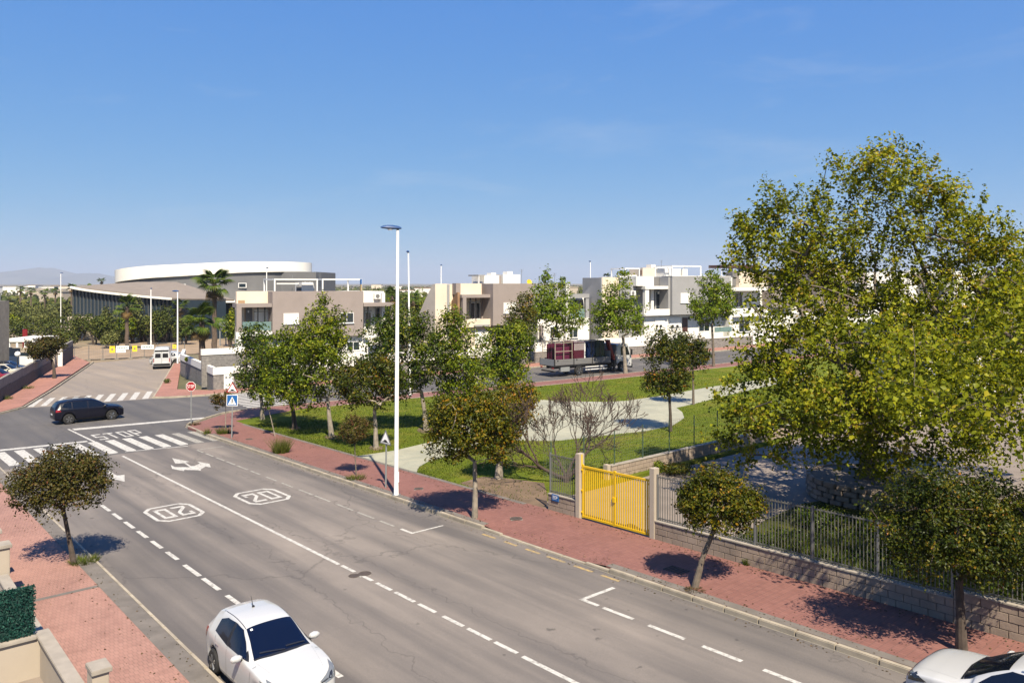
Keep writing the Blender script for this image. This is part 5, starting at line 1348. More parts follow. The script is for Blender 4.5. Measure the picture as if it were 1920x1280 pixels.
def car_body(st, wheels, r, name='body'):
    """st: stations (x, z_top, z_belt, w_top, w_belt, z_low) from tail to nose; arches cut round the wheels"""
    ra = r+.065
    xs = sorted(set([s[0] for s in st]+[round(w+ra*f, 4) for w in wheels for f in (-1.08, -.97, -.7, -.35, 0, .35, .7, .97, 1.08)]))
    cols = list(zip(*st))
    rows = []
    for x in xs:
        zt, zb, wt, wb, zl = [float(np.interp(x, cols[0], c)) for c in cols[1:]]
        for w in wheels:
            d = abs(x-w)
            if d < ra: zl = max(zl, r+math.sqrt(ra*ra-d*d))
        zm = zl+(zb-zl)*.5
        zl = min(zl, zb-.12); zm = max(min(zm, zb-.08), zl+.03)
        rows.append([(0, zt), (wt*.5, zt-.008), (wt*.86, zt-.03), (wt, zt-.07 if zt-zb > .2 else zt-(zt-zb)*.55), (wt+(wb-.03-wt)*.55, zb+(zt-zb)*.45 if zt-zb > .2 else zb+.012), (wb-.02, zb), (wb, zb-.05), (wb+.012, zm), (wb-.012, zl+.02), (wb-.05, zl)])
    n = len(rows[0]); V = []; Fs = []
    for x, rr in zip(xs, rows):
        V += [(x, y, z) for y, z in rr]+[(x, -y, z) for y, z in rr[1:]]
    m = 2*n-1
    def idx(i, j, left): return i*m+(j if not left or j == 0 else n-1+j)
    for i in range(len(xs)-1):
        for j in range(n-1):
            Fs.append((idx(i, j, 0), idx(i, j+1, 0), idx(i+1, j+1, 0), idx(i+1, j, 0)))
            Fs.append((idx(i, j, 1), idx(i+1, j, 1), idx(i+1, j+1, 1), idx(i, j+1, 1)))
        Fs.append((idx(i, n-1, 0), idx(i, n-1, 1), idx(i+1, n-1, 1), idx(i+1, n-1, 0)))
    for i in (0, len(xs)-1):
        for j in range(n-1):
            q = (idx(i, j, 0), idx(i, j+1, 0), idx(i, j+1, 1), idx(i, j, 1)) if j else (idx(i, 0, 0), idx(i, 1, 0), idx(i, 1, 1))
            Fs.append(q if i else tuple(reversed(q)))
    me = bpy.data.meshes.new(name); me.from_pydata(V, [], Fs)
    bm = bmesh.new(); bm.from_mesh(me); bmesh.ops.recalc_face_normals(bm, faces=bm.faces); bm.to_mesh(me); bm.free()
    ob = bpy.data.objects.new('tmp', me); col.objects.link(ob)
    md = ob.modifiers.new('s', 'SUBSURF'); md.levels = 2; md.render_levels = 2
    dg = bpy.context.evaluated_depsgraph_get(); dg.update()
    out = bpy.data.meshes.new_from_object(ob.evaluated_get(dg)); out.name = name
    bpy.data.objects.remove(ob)
    out.shade_smooth()
    bm = bmesh.new(); bm.from_mesh(out); bvh = BVHTree.FromBMesh(bm); bm.free()
    return out, bvh
def patch(bvh, poly, view, off=.006, cell=.07):
    """a thin panel that follows the body; poly is drawn in side (x,z), front (y,z), back or top (x,y) view"""
    bm = bmesh.new()
    f = bm.faces.new([bm.verts.new((a, b, 0)) for a, b in poly]); f.normal_update()
    bmesh.ops.triangulate(bm, faces=bm.faces[:], ngon_method='EAR_CLIP')
    xs = [p[0] for p in poly]; ys = [p[1] for p in poly]
    for ax, vals in ((0, xs), (1, ys)):
        c = min(vals)+cell
        while c < max(vals)-.01:
            co = (c, 0, 0) if ax == 0 else (0, c, 0); no = (1, 0, 0) if ax == 0 else (0, 1, 0)
            bmesh.ops.bisect_plane(bm, geom=bm.verts[:]+bm.edges[:]+bm.faces[:], plane_co=co, plane_no=no); c += cell
    for v in bm.verts:
        a, b = v.co.x, v.co.y
        if view in ('left', 'right'): s = 1 if view == 'left' else -1; o, d = Vector((a, 3*s, b)), Vector((0, -s, 0))
        elif view == 'front': o, d = Vector((6, a, b)), Vector((-1, 0, 0))
        elif view == 'back': o, d = Vector((-6, a, b)), Vector((1, 0, 0))
        else: o, d = Vector((a, b, 4)), Vector((0, 0, -1))
        hit = bvh.ray_cast(o, d)
        if hit[0] is None: q = bvh.find_nearest(Vector((a, 0, b)) if view in ('left', 'right') else o); p, nn = q[0], q[1]
        else: p, nn = hit[0], hit[1]
        if nn.dot(d) > 0: nn = -nn
        v.co = p+nn*off
    bmesh.ops.recalc_face_normals(bm, faces=bm.faces)
    me = bpy.data.meshes.new('panel'); bm.to_mesh(me); bm.free(); me.shade_smooth()
    return me
def mirror(poly): return [(-a, b) for a, b in poly]
def wheel_meshes(r, w):
    Mx = Matrix.Rotation(math.pi/2, 4, 'X')
    t = MB().lathe([(r*.62, -w/2), (r*.9, -w/2), (r*.985, -w*.36), (r, 0), (r*.985, w*.36), (r*.9, w/2), (r*.62, w/2)], 28, Mx).mesh('wheel', True); t.materials.append(tread)
    m = MB()
    m.lathe([(r*.66, -w*.46), (r*.66, -w*.52), (r*.58, -w*.5), (r*.56, -w*.1)], 28, Mx)
    for i in range(5):
        a = 2*math.pi*i/5
        for da in (-.16, .16):
            m.beam((r*.1*math.cos(a), -w*.46, r*.1*math.sin(a)), (r*.6*math.cos(a+da), -w*.5, r*.6*math.sin(a+da)), .022, r*.12)
    m.lathe([(r*.02, -w*.56), (r*.16, -w*.54), (r*.17, -w*.4)], 14, Mx)
    rm = m.mesh('rim', True); rm.materials.append(rim_m)
    d = MB().lathe([(.02, -w*.2), (r*.6, -w*.2), (r*.6, -w*.1), (.02, -w*.1)], 20, Mx).mesh('brake_disc'); d.materials.append(under)
    return t, rm, d
CARS = {}
def car(kind, label, loc, heading, paint_m, name='car', group=None, glassm=None, detail=True):
    K = CARS[kind]
    root = thing(name, label, 'car', (loc[0], loc[1], g(*loc)), heading, group)
    L = K['L']
    # lean with the street
    if 'me' not in K: K['me'], K['bvh'] = car_body(K['st'], K['wheels'], K['r'])
    me = K['me'].copy(); me.materials.clear(); me.materials.append(paint_m)
    body = link('body', me, None, root); bvh = K['bvh']
    gm = glassm or car_glass
    def panel(nm, poly, view, mat, off=.006, parent=None, cell=.07):
        key = (nm, view, tuple(poly), off)
        c = K.setdefault('cache', {})
        if key not in c: c[key] = patch(bvh, poly, view, off, cell)
        m = c[key].copy(); m.materials.append(mat); return link(nm, m, None, parent or root)
    panel('windscreen', K['ws'], K.get('wsv', 'top'), gm, .006)
    if 'rw' in K: panel('rear_window', K['rw'], K.get('rwv', 'back'), gm, .006)
    for v in ('left', 'right'):
        for pl in K['side']: panel('side_window', pl, v, gm, .006)
        if detail:
            for ln in K['seams']: panel('door_seam', ln, v, black_pl, .002)
            for hd in K['handles']: panel('door_handle', hd, v, paint_m, .025)
            if 'sill' in K: panel('sill_trim', K['sill'], v, black_pl, .008)
            if 'tails' in K: panel('tail_lamp', K['tails'], v, tail_red, .009)
    for nm, view, poly, mat, off in K['extra']:
        m = {'paint': paint_m}.get(mat, mat)
        panel(nm, poly, view, m, off)
        if view in ('front', 'back', 'top') and nm in ('headlamp', 'fog_lamp', 'tail_lamp', 'head_core'):
            panel(nm, mirror(poly) if view != 'top' else [(a, -b) for a, b in poly], view, m, off)
    t, rm, dk = K.setdefault('wm', wheel_meshes(K['r'], .2))
    for wx in K['wheels']:
        for s in (-1, 1):
            w = link('wheel', t, None, root); w.location = (wx, s*(K['W']/2-.1), K['r']); w.rotation_euler = (0, .3*wx, 0 if s < 0 else math.pi)
            link('rim', rm, None, w); link('brake_disc', dk, None, w)
    MB().box(K['wheels'][0]-.5, K['wheels'][1]+.5, -K['W']/2+.22, K['W']/2-.22, .2, .62).build('underbody', under, root)
    for s in (-1, 1):
        mx_, mz = K['mirror']; y0 = s*(K['W']/2-.03)
        pr = [(-.13, .02, .02), (-.1, .075, .06), (0, .1, .085), (.08, .08, .07), (.13, .03, .03)]
        mb = MB(); n = 10; vs = []
        for q, a, b in pr:
            for i in range(n):
                an = 2*math.pi*i/n; vs.append((mx_+a*.8*math.cos(an)+.02, y0+s*.12+q*1.0, mz+b*math.sin(an)))
        mb.add(vs, [(i*n+k, i*n+(k+1) % n, (i+1)*n+(k+1) % n, (i+1)*n+k) for i in range(4) for k in range(n)]+[tuple(range(n-1, -1, -1)), tuple(4*n+k for k in range(n))])
        m = mb.build('wing_mirror', paint_m, root, True)
        MB().beam((mx_+.03, y0-s*.06, mz-.06), (mx_+.03, y0+s*.1, mz-.03), .06, .03).build('mirror_arm', black_pl, m)
    return root
# hatchback (nose at +x)
CARS['hatch'] = dict(L=3.95, W=1.695, r=.295, wheels=(-1.22, 1.29), st=[
    (-1.93, .96, .86, .58, .62, .36), (-1.88, 1.03, .92, .62, .74, .24), (-1.78, 1.16, .95, .58, .79, .2), (-1.52, 1.4, .96, .56, .82, .19), (-1.2, 1.47, .95, .57, .835, .19), (-.7, 1.505, .93, .585, .84, .19), (-.35, 1.5, .92, .585, .84, .19), (-.03, 1.465, .92, .575, .84, .19), (.26, 1.34, .92, .595, .84, .19), (.58, 1.13, .92, .62, .84, .19), (.8, 1.01, .91, .66, .84, .19), (1.1, .97, .9, .66, .835, .19), (1.45, .92, .86, .64, .82, .19), (1.75, .86, .79, .58, .78, .18), (1.93, .76, .70, .48, .68, .18), (2.0, .64, .58, .42, .58, .22)],
    ws=[(.02, -.53), (.02, .53), (.34, .575), (.74, .655), (.78, .4), (.795, 0), (.78, -.4), (.74, -.655), (.34, -.575)], rw=[(-.55, 1.02), (.55, 1.02), (.5, 1.36), (-.5, 1.36)],
    side=[[(-.35, .955), (.6, .955), (.27, 1.2), (-.02, 1.37), (-.35, 1.41)], [(-1.2, 1.03), (-.46, .955), (-.46, 1.41), (-.85, 1.39), (-1.15, 1.29)]],
    seams=[[(-.395, .3), (-.385, .3), (-.385, .95), (-.395, .95)], [(.9, .35), (.912, .35), (.962, .93), (.95, .93)], [(-.98, .62), (-.968, .62), (-1.1, .96), (-1.112, .96)], [(-.9, .3), (.9, .3), (.9, .31), (-.9, .31)]],
    handles=[[(-.08, .8), (.1, .8), (.1, .835), (-.08, .835)], [(-1.0, .82), (-.82, .82), (-.82, .855), (-1.0, .855)]], sill=[(-.85, .2), (.95, .2), (.95, .25), (-.85, .25)],
    tails=[(-1.82, .72), (-1.72, .74), (-1.62, .98), (-1.74, .98)], mirror=(.42, .98), extra=[])
K = CARS['hatch']
K['extra'] = [('pillar_trim', 'left', [(-.47, .952), (-.34, .952), (-.34, 1.41), (-.47, 1.41)], black_pl, .004), ('pillar_trim', 'right', [(-.47, .952), (-.34, .952), (-.34, 1.41), (-.47, 1.41)], black_pl, .004), ('pillar_trim', 'left', [(.45, .952), (.7, .952), (.45, 1.1)], black_pl, .004), ('pillar_trim', 'right', [(.45, .952), (.7, .952), (.45, 1.1)], black_pl, .004),
              ('headlamp', 'left', [(1.4, .83), (1.62, .66), (1.9, .62), (1.86, .72), (1.66, .8)], lamp_glass, .008), ('headlamp', 'right', [(1.4, .83), (1.62, .66), (1.9, .62), (1.86, .72), (1.66, .8)], lamp_glass, .008), ('scuttle', 'top', [(.72, -.66), (.78, -.66), (.85, -.3), (.87, 0), (.85, .3), (.78, .66), (.72, .66), (.765, .4), (.78, 0), (.765, -.4)], black_pl, .004), ('toll_tag', 'top', [(.08, -.47), (.13, -.47), (.13, -.42), (.08, -.42)], sign_white, .009),
              ('headlamp', 'front', [(.3, .66), (.44, .6), (.66, .64), (.76, .8), (.72, .86), (.58, .78)], lamp_glass, .008), ('head_core', 'front', [(.5, .66), (.6, .65), (.66, .76), (.58, .74)], lamp_dark, .011),
              ('grille', 'front', [(-.44, .26), (.44, .26), (.36, .5), (-.36, .5)], black_pl, .006), ('upper_grille', 'front', [(-.5, .655), (-.2, .585), (.2, .585), (.5, .655), (.5, .675), (.2, .615), (-.2, .615), (-.5, .675)], black_pl, .008),
              ('emblem', 'front', [(.085*math.cos(a), .625+.055*math.sin(a)) for a in np.linspace(0, 2*math.pi, 15)[:-1]], chrome, .02), ('number_plate', 'front', [(-.26, .36), (.26, .36), (.26, .46), (-.26, .46)], sign_white, .014),
              ('fog_lamp', 'front', [(.52, .34), (.66, .38), (.66, .48), (.54, .44)], black_pl, .008), ('bonnet_seam', 'top', [(.84, -.66), (.855, -.66), (1.8, -.5), (1.79, -.5)], black_pl, .001), ('bonnet_seam', 'top', [(.84, .66), (.855, .66), (1.8, .5), (1.79, .5)], black_pl, .001),
              ('wiper', 'top', [(.66, -.5), (.69, -.5), (.8, .05), (.77, .05)], black_pl, .02), ('wiper', 'top', [(.7, .1), (.73, .1), (.72, .56), (.69, .56)], black_pl, .02),
              ('roof_seam', 'top', [(-1.3, .505), (.0, .525), (.0, .54), (-1.3, .52)], black_pl, .001), ('roof_seam', 'top', [(-1.3, -.505), (.0, -.525), (.0, -.54), (-1.3, -.52)], black_pl, .001)]
CARS['suv'] = dict(L=4.46, W=1.83, r=.35, wheels=(-1.33, 1.36), st=[
    (-2.2, .95, .8, .62, .68, .45), (-2.15, 1.08, .98, .68, .8, .32), (-2.05, 1.3, 1.03, .6, .85, .28), (-1.85, 1.5, 1.05, .6, .885, .26), (-1.4, 1.575, 1.04, .61, .905, .25), (-.7, 1.6, 1.02, .62, .91, .25), (0, 1.59, 1.0, .62, .91, .25), (.35, 1.54, 1.0, .61, .91, .25), (.7, 1.38, 1.0, .63, .91, .25), (1.0, 1.2, 1.0, .67, .91, .25), (1.2, 1.08, .99, .72, .905, .25), (1.6, 1.03, .96, .72, .9, .25), (2.0, .97, .9, .66, .85, .25), (2.16, .88, .82, .58, .76, .26), (2.23, .7, .64, .5, .66, .32)],
    ws=[(.42, -.56), (.42, .56), (.75, .6), (1.14, .68), (1.18, .4), (1.2, 0), (1.18, -.4), (1.14, -.68), (.75, -.6)], rw=[(-.56, 1.14), (.56, 1.14), (.52, 1.44), (-.52, 1.44)],
    side=[[(-.1, 1.04), (.96, 1.04), (.68, 1.28), (.36, 1.45), (-.1, 1.49)], [(-1.08, 1.06), (-.18, 1.04), (-.18, 1.49), (-1.08, 1.475)], [(-1.75, 1.16), (-1.16, 1.07), (-1.16, 1.47), (-1.55, 1.43)]],
    seams=[[(-.145, .38), (-.135, .38), (-.135, 1.03), (-.145, 1.03)], [(.95, .4), (.962, .4), (1.0, 1.0), (.988, 1.0)], [(-1.0, .66), (-.988, .66), (-1.12, 1.04), (-1.132, 1.04)]],
    handles=[[(-.06, .9), (.14, .9), (.14, .935), (-.06, .935)], [(-1.05, .92), (-.85, .92), (-.85, .955), (-1.05, .955)]], sill=[(-.92, .27), (.95, .27), (.95, .35), (-.92, .35)],
    tails=[(-2.12, .86), (-1.8, .9), (-1.84, 1.0), (-2.1, 1.02)], mirror=(.86, 1.08), extra=[])
CARS['suv']['extra'] = [('headlamp', 'front', [(.34, .78), (.62, .74), (.8, .8), (.8, .9), (.64, .88), (.36, .85)], lamp_glass, .008), ('grille', 'front', [(-.3, .6), (.3, .6), (.32, .84), (-.32, .84)], black_pl, .008), ('lower_grille', 'front', [(-.5, .36), (.5, .36), (.46, .52), (-.46, .52)], black_pl, .008),
                        ('bonnet_seam', 'top', [(1.24, -.7), (1.255, -.7), (2.05, -.55), (2.04, -.55)], black_pl, .001), ('bonnet_seam', 'top', [(1.24, .7), (1.255, .7), (2.05, .55), (2.04, .55)], black_pl, .001), ('cowl', 'top', [(1.15, -.68), (1.2, -.68), (1.25, 0), (1.2, .68), (1.15, .68), (1.2, 0)], black_pl, .003),
                        ('headlamp', 'left', [(1.72, .84), (2.1, .74), (2.14, .82), (1.95, .92)], lamp_dark, .008), ('headlamp', 'right', [(1.72, .84), (2.1, .74), (2.14, .82), (1.95, .92)], lamp_dark, .008), ('number_plate', 'back', [(-.26, .62), (.26, .62), (.26, .72), (-.26, .72)], sign_white, .01)]
CARS['van'] = dict(L=5.3, W=2.0, r=.34, wheels=(-1.55, 1.6), st=[
    (-2.62, 2.2, 1.0, .72, .92, .42), (-2.6, 2.42, 1.1, .78, .97, .34), (-2.4, 2.5, 1.1, .8, .985, .3), (-1, 2.52, 1.1, .8, .99, .3), (.6, 2.5, 1.1, .8, .99, .3), (1.05, 2.42, 1.1, .78, .985, .3), (1.4, 2.1, 1.1, .76, .98, .3), (1.75, 1.6, 1.1, .76, .97, .3), (2.0, 1.25, 1.08, .76, .95, .3), (2.35, 1.08, .98, .7, .9, .3), (2.6, .9, .8, .6, .78, .34), (2.66, .7, .62, .5, .64, .4)],
    ws=[(1.42, -.66), (1.42, .66), (1.98, .7), (2.02, 0), (1.98, -.7)], rw=[(.1, 1.35), (.72, 1.35), (.68, 1.85), (.1, 1.85)], side=[[(.75, 1.25), (1.7, 1.25), (1.4, 1.85), (.75, 1.95)]],
    seams=[[(.6, .4), (.61, .4), (.61, 2.2), (.6, 2.2)]], handles=[[(.7, 1.05), (.85, 1.05), (.85, 1.1), (.7, 1.1)]], mirror=(1.55, 1.35), extra=[])
CARS['van']['extra'] = [('rear_window', 'back', [(-.72, 1.35), (-.1, 1.35), (-.1, 1.85), (-.68, 1.85)], car_glass, .008), ('top_band', 'back', [(-.76, 2.05), (.76, 2.05), (.74, 2.25), (-.74, 2.25)], lamp_dark, .008), ('tail_lamp', 'back', [(.8, .85), (.9, .85), (.89, 1.3), (.8, 1.3)], tail_red, .01),
                        ('bumper', 'back', [(-.9, .42), (.9, .42), (.9, .68), (-.9, .68)], black_pl, .012), ('number_plate', 'back', [(-.6, .78), (-.1, .78), (-.1, .88), (-.6, .88)], sign_white, .012), ('door_seam', 'back', [(-.01, .7), (.01, .7), (.01, 2.3), (-.01, 2.3)], black_pl, .004), ('headlamp', 'front', [(.5, .8), (.8, .85), (.82, 1.05), (.6, .98)], lamp_glass, .008)]
HD = lambda v: math.atan2(v[1], v[0])
# white hatchback parked at the left kerb, nose towards the camera: rear wheel at s -9.1
p = R(-10.32, -4.89)
hb = car('hatch', 'white hatchback parked at the left kerb facing the camera', p, HD(-RD), car_white, glassm=car_glass2)
hb.scale = (.94, .94, .94)
MB().tube([(-.85, 0, 1.48), (-.99, 0, 1.72)], [.012, .005], 6).build('aerial', black_pl, hb); MB().lathe([(.035, 0), (.03, .03), (.01, .04)], 10, Matrix.Translation((-.85, 0, 1.495))).build('aerial_base', black_pl, hb)
p = R(-22.4, 4.5)
ws_ = car('suv', 'white car cut by the lower right picture corner', p, HD(RD), car_white)
for s in (-1, 1): MB().tube([(-1.4, s*.58, 1.575), (-1.2, s*.6, 1.615), (0, s*.61, 1.63), (.15, s*.6, 1.585)], .02, 8).build('roof_rail', black_pl, ws_, True)
a_, b_ = np.array(P(130, 795)), np.array(P(207, 786))
hd = math.radians(90-49); dv = np.array([math.cos(hd), math.sin(hd)]); nv = np.array([-dv[1], dv[0]])
c_ = (a_+b_)/2+nv*.8
ns = car('suv', 'dark navy estate car driving across the junction', tuple(c_), hd, car_blue)
for s in (-1, 1): MB().tube([(-1.4, s*.58, 1.575), (-1.2, s*.6, 1.615), (0, s*.61, 1.63), (.15, s*.6, 1.585)], .02, 8).build('roof_rail', black_pl, ns, True)
d3 = np.array([-.36, .933]); h3 = HD(d3)
rc = np.array(P(303, 692)); van = car('van', 'silver high-roof van seen from behind beside the side-street kerb', tuple(rc+d3*2.65+np.array([.933, .36])*0), h3, car_silver, name='van')
van['category'] = 'van'
car('hatch', 'white hatchback half hidden left of the parked van', tuple(np.array(P(284, 683))+np.array([1.7, .6])), math.pi+.15, car_white)
car('hatch', 'white car parked in front of the van', tuple(rc+d3*9+np.array([.933, .36])*.9), h3, car_white, detail=False)
G_YC = 'cars in the walled car park'
for lab, u, v, pm, hh in (('dark car farthest back in the walled car park', 44, 692, car_dark, .1), ('cream car between the dark and the red car in the car park', 40, 699, car_cream, .1), ('red car nearest the slate wall in the car park', 24, 709, car_red, .08)):
    x, y = P(u, v+8); car('hatch', lab, (x-1.5, y), hh, pm, group=G_YC, detail=False)

# ------------------------------------------------------------------ lorry with crane, and its load
def lorry():
    p = np.array(S2(0, 64.3)); k0, k1 = 49.9, 55.6
    x, y = S2(k0, 64.35)
    root = thing('lorry', 'flatbed lorry with grey dropsides and folded red crane driving past the park', 'lorry', (x, y, g(x, y)), A2)
    W = 1.22; wb = k1-k0
    ch = MB()
    for s in (-.4, .4): ch.box(-2.9, wb+1.2, s-.05, s+.05, .75, .98)
    for q in (-2.7, -1, .9, 2.2, 3.4): ch.box(q, q+.12, -.34, .34, .78, .95)
    ch.build('chassis', dark_metal, root)
    MB().box(-3.1, 4.0, -W, W, 1.02, 1.16).build('bed', dark_metal, root)
    for i in range(3):
        a = -3.1+i*2.37
        for s in (-1, 1):
            pnl = MB().box(a+.06, a+2.31, s*W-.025, s*W+.025, 1.16, 1.72).build('dropside', midgrey, root)
            for z in (1.3, 1.44, 1.58): MB().box(a+.08, a+2.29, s*(W+.028)-.006, s*(W+.028)+.006, z-.02, z+.02).build('rib', steel, pnl)
            MB().box(a+.3, a+.42, s*(W+.04)-.02, s*(W+.04)+.02, 1.55, 1.68).build('latch', dark_metal, pnl)
        for s in (-1, 1): MB().box(a-.05, a+.05, s*W-.04, s*W+.04, 1.02, 1.76).build('stake_post', dark_metal, root)
    MB().box(-3.14, -3.08, -W, W, 1.1, 1.72).build('tailboard', greypost, root)
    MB().box(3.98, 4.05, -W, W, 1.1, 2.3).build('headboard', greypost, root)
    for s in (-1, 1):
        MB().box(.75, 3.6, s*W-.03, s*W+.03, .78, .86).build('side_guard', alu, root); MB().box(.75, 3.6, s*W-.03, s*W+.03, .5, .58).build('side_guard', alu, root)
    MB().box(-2.3, -1.2, -W+.05, -W+.4, .5, .95).build('tool_box', greypost, root); MB().box(-3.05, -2.95, -1.1, 1.1, .45, .6).build('rear_bar', dark_metal, root)
    MB().box(-3.16, -3.12, -1.1, -.8, .8, .95).build('tail_lamp', tail_red, root); MB().box(-3.16, -3.12, .8, 1.1, .8, .95).build('tail_lamp', tail_red, root)
    t, rm, dk = wheel_meshes(.5, .3)
    for wx in (0, wb):
        for s in (-1, 1):
            w = link('wheel', t, None, root); w.location = (wx, s*(W-.16), .5); w.rotation_euler = (0, .4, 0 if s < 0 else math.pi); link('rim', rm, None, w); link('brake_disc', dk, None, w)
    MB().box(-.65, .65, -W, W, .98, 1.02).build('mudguard', black_pl, root)
    # cab
    x0, x1 = wb-.75, wb+1.3
    prof = [(x0, .75), (x0, 2.75), (x0+.3, 2.95), (x1-.55, 2.95), (x1-.12, 2.0), (x1, 1.5), (x1, .55), (wb+.65, .55), (wb+.62, .9), (wb+.35, 1.12), (wb-.35, 1.12), (wb-.62, .9), (wb-.65, .75)]
    M = Matrix(((1, 0, 0, 0), (0, 0, 1, 0), (0, 1, 0, 0), (0, 0, 0, 1)))
    cab = MB().prism(prof, -1.18, 1.18, M).build('cab', car_white, root, bevel=.05)
    for s in (-1, 1):
        MB().prism([(x0+.55, 1.75), (x1-.28, 1.75), (x1-.62, 2.6), (x0+.55, 2.65)], s*1.184-.006, s*1.184+.006, M).build('cab_window', car_glass, cab)
        MB().box(x0+.42, x0+.44, s*1.185-.005, s*1.185+.005, .9, 2.7).build('door_seam', black_pl, cab)
        MB().box(x1-.25, x1-.12, s*1.35-.08, s*1.35+.08, 1.75, 2.35).build('wing_mirror', black_pl, cab); MB().beam((x1-.25, s*1.15, 2.4), (x1-.2, s*1.35, 2.3), .04, .04).build('mirror_arm', black_pl, cab)
    MB().add([(x1-.09, -1.05, 2.02), (x1-.09, 1.05, 2.02), (x1-.47, 1.0, 2.84), (x1-.47, -1.0, 2.84), (x1-.13, -1.05, 2.0), (x1-.13, 1.05, 2.0), (x1-.5, 1.0, 2.82), (x1-.5, -1.0, 2.82)], [(0, 1, 2, 3), (7, 6, 5, 4), (0, 4, 5, 1), (1, 5, 6, 2), (2, 6, 7, 3), (3, 7, 4, 0)]).build('windscreen', car_glass, cab)
    MB().box(x1-.05, x1+.08, -1.2, 1.2, .4, .8).build('bumper', black_pl, root)
    MB().box(x0-.06, x0-.005, -1.1, 1.1, 1.2, 2.9).build('cab_rear_panel', midgrey, root)
    # crane behind the cab, folded
    c = thing('tmp', 'tmp', 'tmp'); bpy.data.objects.remove(c)
    bx_ = 4.55
    MB().box(bx_-.25, bx_+.3, -1.15, 1.15, .6, 1.25).build('crane_base', dark_metal, root)
    MB().box(bx_-.15, bx_+.15, -.15, .15, 1.25, 2.3).build('crane_column', rustred, root)
    cb = MB().beam((bx_+.35, -.75, 1.2), (bx_-.55, -.9, 3.25), .26, .32).build('crane_boom', rustred, root)
    MB().beam((bx_+.2, -.5, 1.3), (bx_-.5, -.65, 3.2), .18, .22).build('crane_ram', dark_metal, cb); MB().box(bx_-.62, bx_-.3, -.95, -.5, 3.15, 3.4).build('boom_knuckle', rustred, cb)
    for s in (-1, 1): MB().box(bx_-.1, bx_+.1, s*1.2-.08, s*1.2+.08, .35, 1.2).build('outrigger', dark_metal, root)
    z0 = root.location.z
    def load(name, label, cat, a, zz=1.165):
        o = thing(name, label, cat, (0, 0, 0), A2)
        q = Vector((math.cos(A2), math.sin(A2), 0))*a
        o.location = root.location+q+Vector((0, 0, zz)); return o
    purple = plain('maroon_panel', (.10, .012, .03), .4, .2, 4, 0); purple2 = gloss('maroon_film', (.13, .02, .06), .25)
    l1 = load('glazing_rack', 'open steel rack with maroon panels at the tail of the lorry bed', 'rack', -2.95)
    fr = MB()
    for q in (0, 1.05, 2.1):
        for s in (-1.05, 1.05): fr.box(q, q+.06, s-.03, s+.03, 0, 2.35)
    for z in (1.3, 2.15):
        for s in (-1.05, 1.05): fr.box(.06, 2.1, s-.03, s+.03, z, z+.06)
    for q in (0, 2.1): fr.box(q, q+.06, -1.02, 1.02, 2.29, 2.35)
    fr.build('rack_frame', cream_kerb, l1)
    for i in range(6): MB().box(.15+.02*i, 1.98, -.8+.28*i, -.74+.28*i, .02, 1.9+.05*(i % 3)).build('panel', purple if i % 2 else purple2, l1)
    l2 = load('panel_crate', 'maroon barred crate in the middle of the lorry bed', 'crate', -.55)
    MB().box(0, 1.35, -.95, .95, 0, 2.1).build('crate_body', purple, l2); bb = MB().box(0, .03, -.99, -.955, 1.35, 2.25).mesh('bar'); bb.materials.append(alu)
    for i in range(9): o = link('bar', bb, None, l2); o.location = (.1+.14*i, 0, 0)
    MB().box(-.05, 1.4, -1.03, 1.03, 2.1, 2.16).build('crate_lid', purple2, l2); MB().box(1.42, 1.56, -.9, .9, 0, 2.15).build('end_board', alu, l2)
    bluef = gloss('blue_film', (.006, .02, .085), .18); tealf = gloss('teal_film', (.008, .035, .06), .15)
    for lab, a, m, w in (('blue film-wrapped panel stack on the lorry bed', 1.25, bluef, 1.0), ('teal film-wrapped panel stack beside the crane', 2.3, tealf, 1.25)):
        l3 = load('panel_stack', lab, 'panel stack', a)
        MB().box(0, w, -.9, .9, .12, 2.2).build('wrapped_panels', m, l3, bevel=.04); MB().box(0, w, -.95, .95, 0, .12).build('pallet', cream_kerb, l3)
        MB().box(w*.45, w*.55, -.92, .92, .1, 2.22).build('strap', black_pl, l3)
lorry()

# ------------------------------------------------------------------ palms
frond_rng = random.Random(3)
def frond_mesh(size=1.):
    mb = MB(); 
    mb.tube([(0, 0, 0), (.5, 0, .05), (.95, 0, .02)], [.03, .022, .014], 5)
    nb = 17; lcs = []
    for i in range(nb):
        a = (-1+2*i/(nb-1))*1.75; L = (.95-.2*abs(a)/1.75)
        c, s = math.cos(a), math.sin(a); w = .05
        p0 = Vector((.95, 0, .02)); mid = p0+Vector((c*L*.55, s*L*.55, .03)); tip = p0+Vector((c*L, s*L, -.18-.1*abs(c)))
        n = Vector((-s, c, 0))*w
        mb.add([p0-n*.25, mid-n, tip, mid+n, p0+n*.25, mid+Vector((0, 0, .03))], [(0, 1, 5), (1, 2, 5), (2, 3, 5), (3, 4, 5), (4, 0, 5)])
    me = mb.mesh('frond', fix=False)
    r = np.random.default_rng(5); at = me.attributes.new('lc', 'FLOAT', 'POINT'); at.data.foreach_set('value', r.random(len(me.vertices)).astype('f'))
    return me
FR = frond_mesh(); FR.materials.append(L_palm); FD = FR.copy(); FD.materials.clear(); FD.materials.append(L_dead)
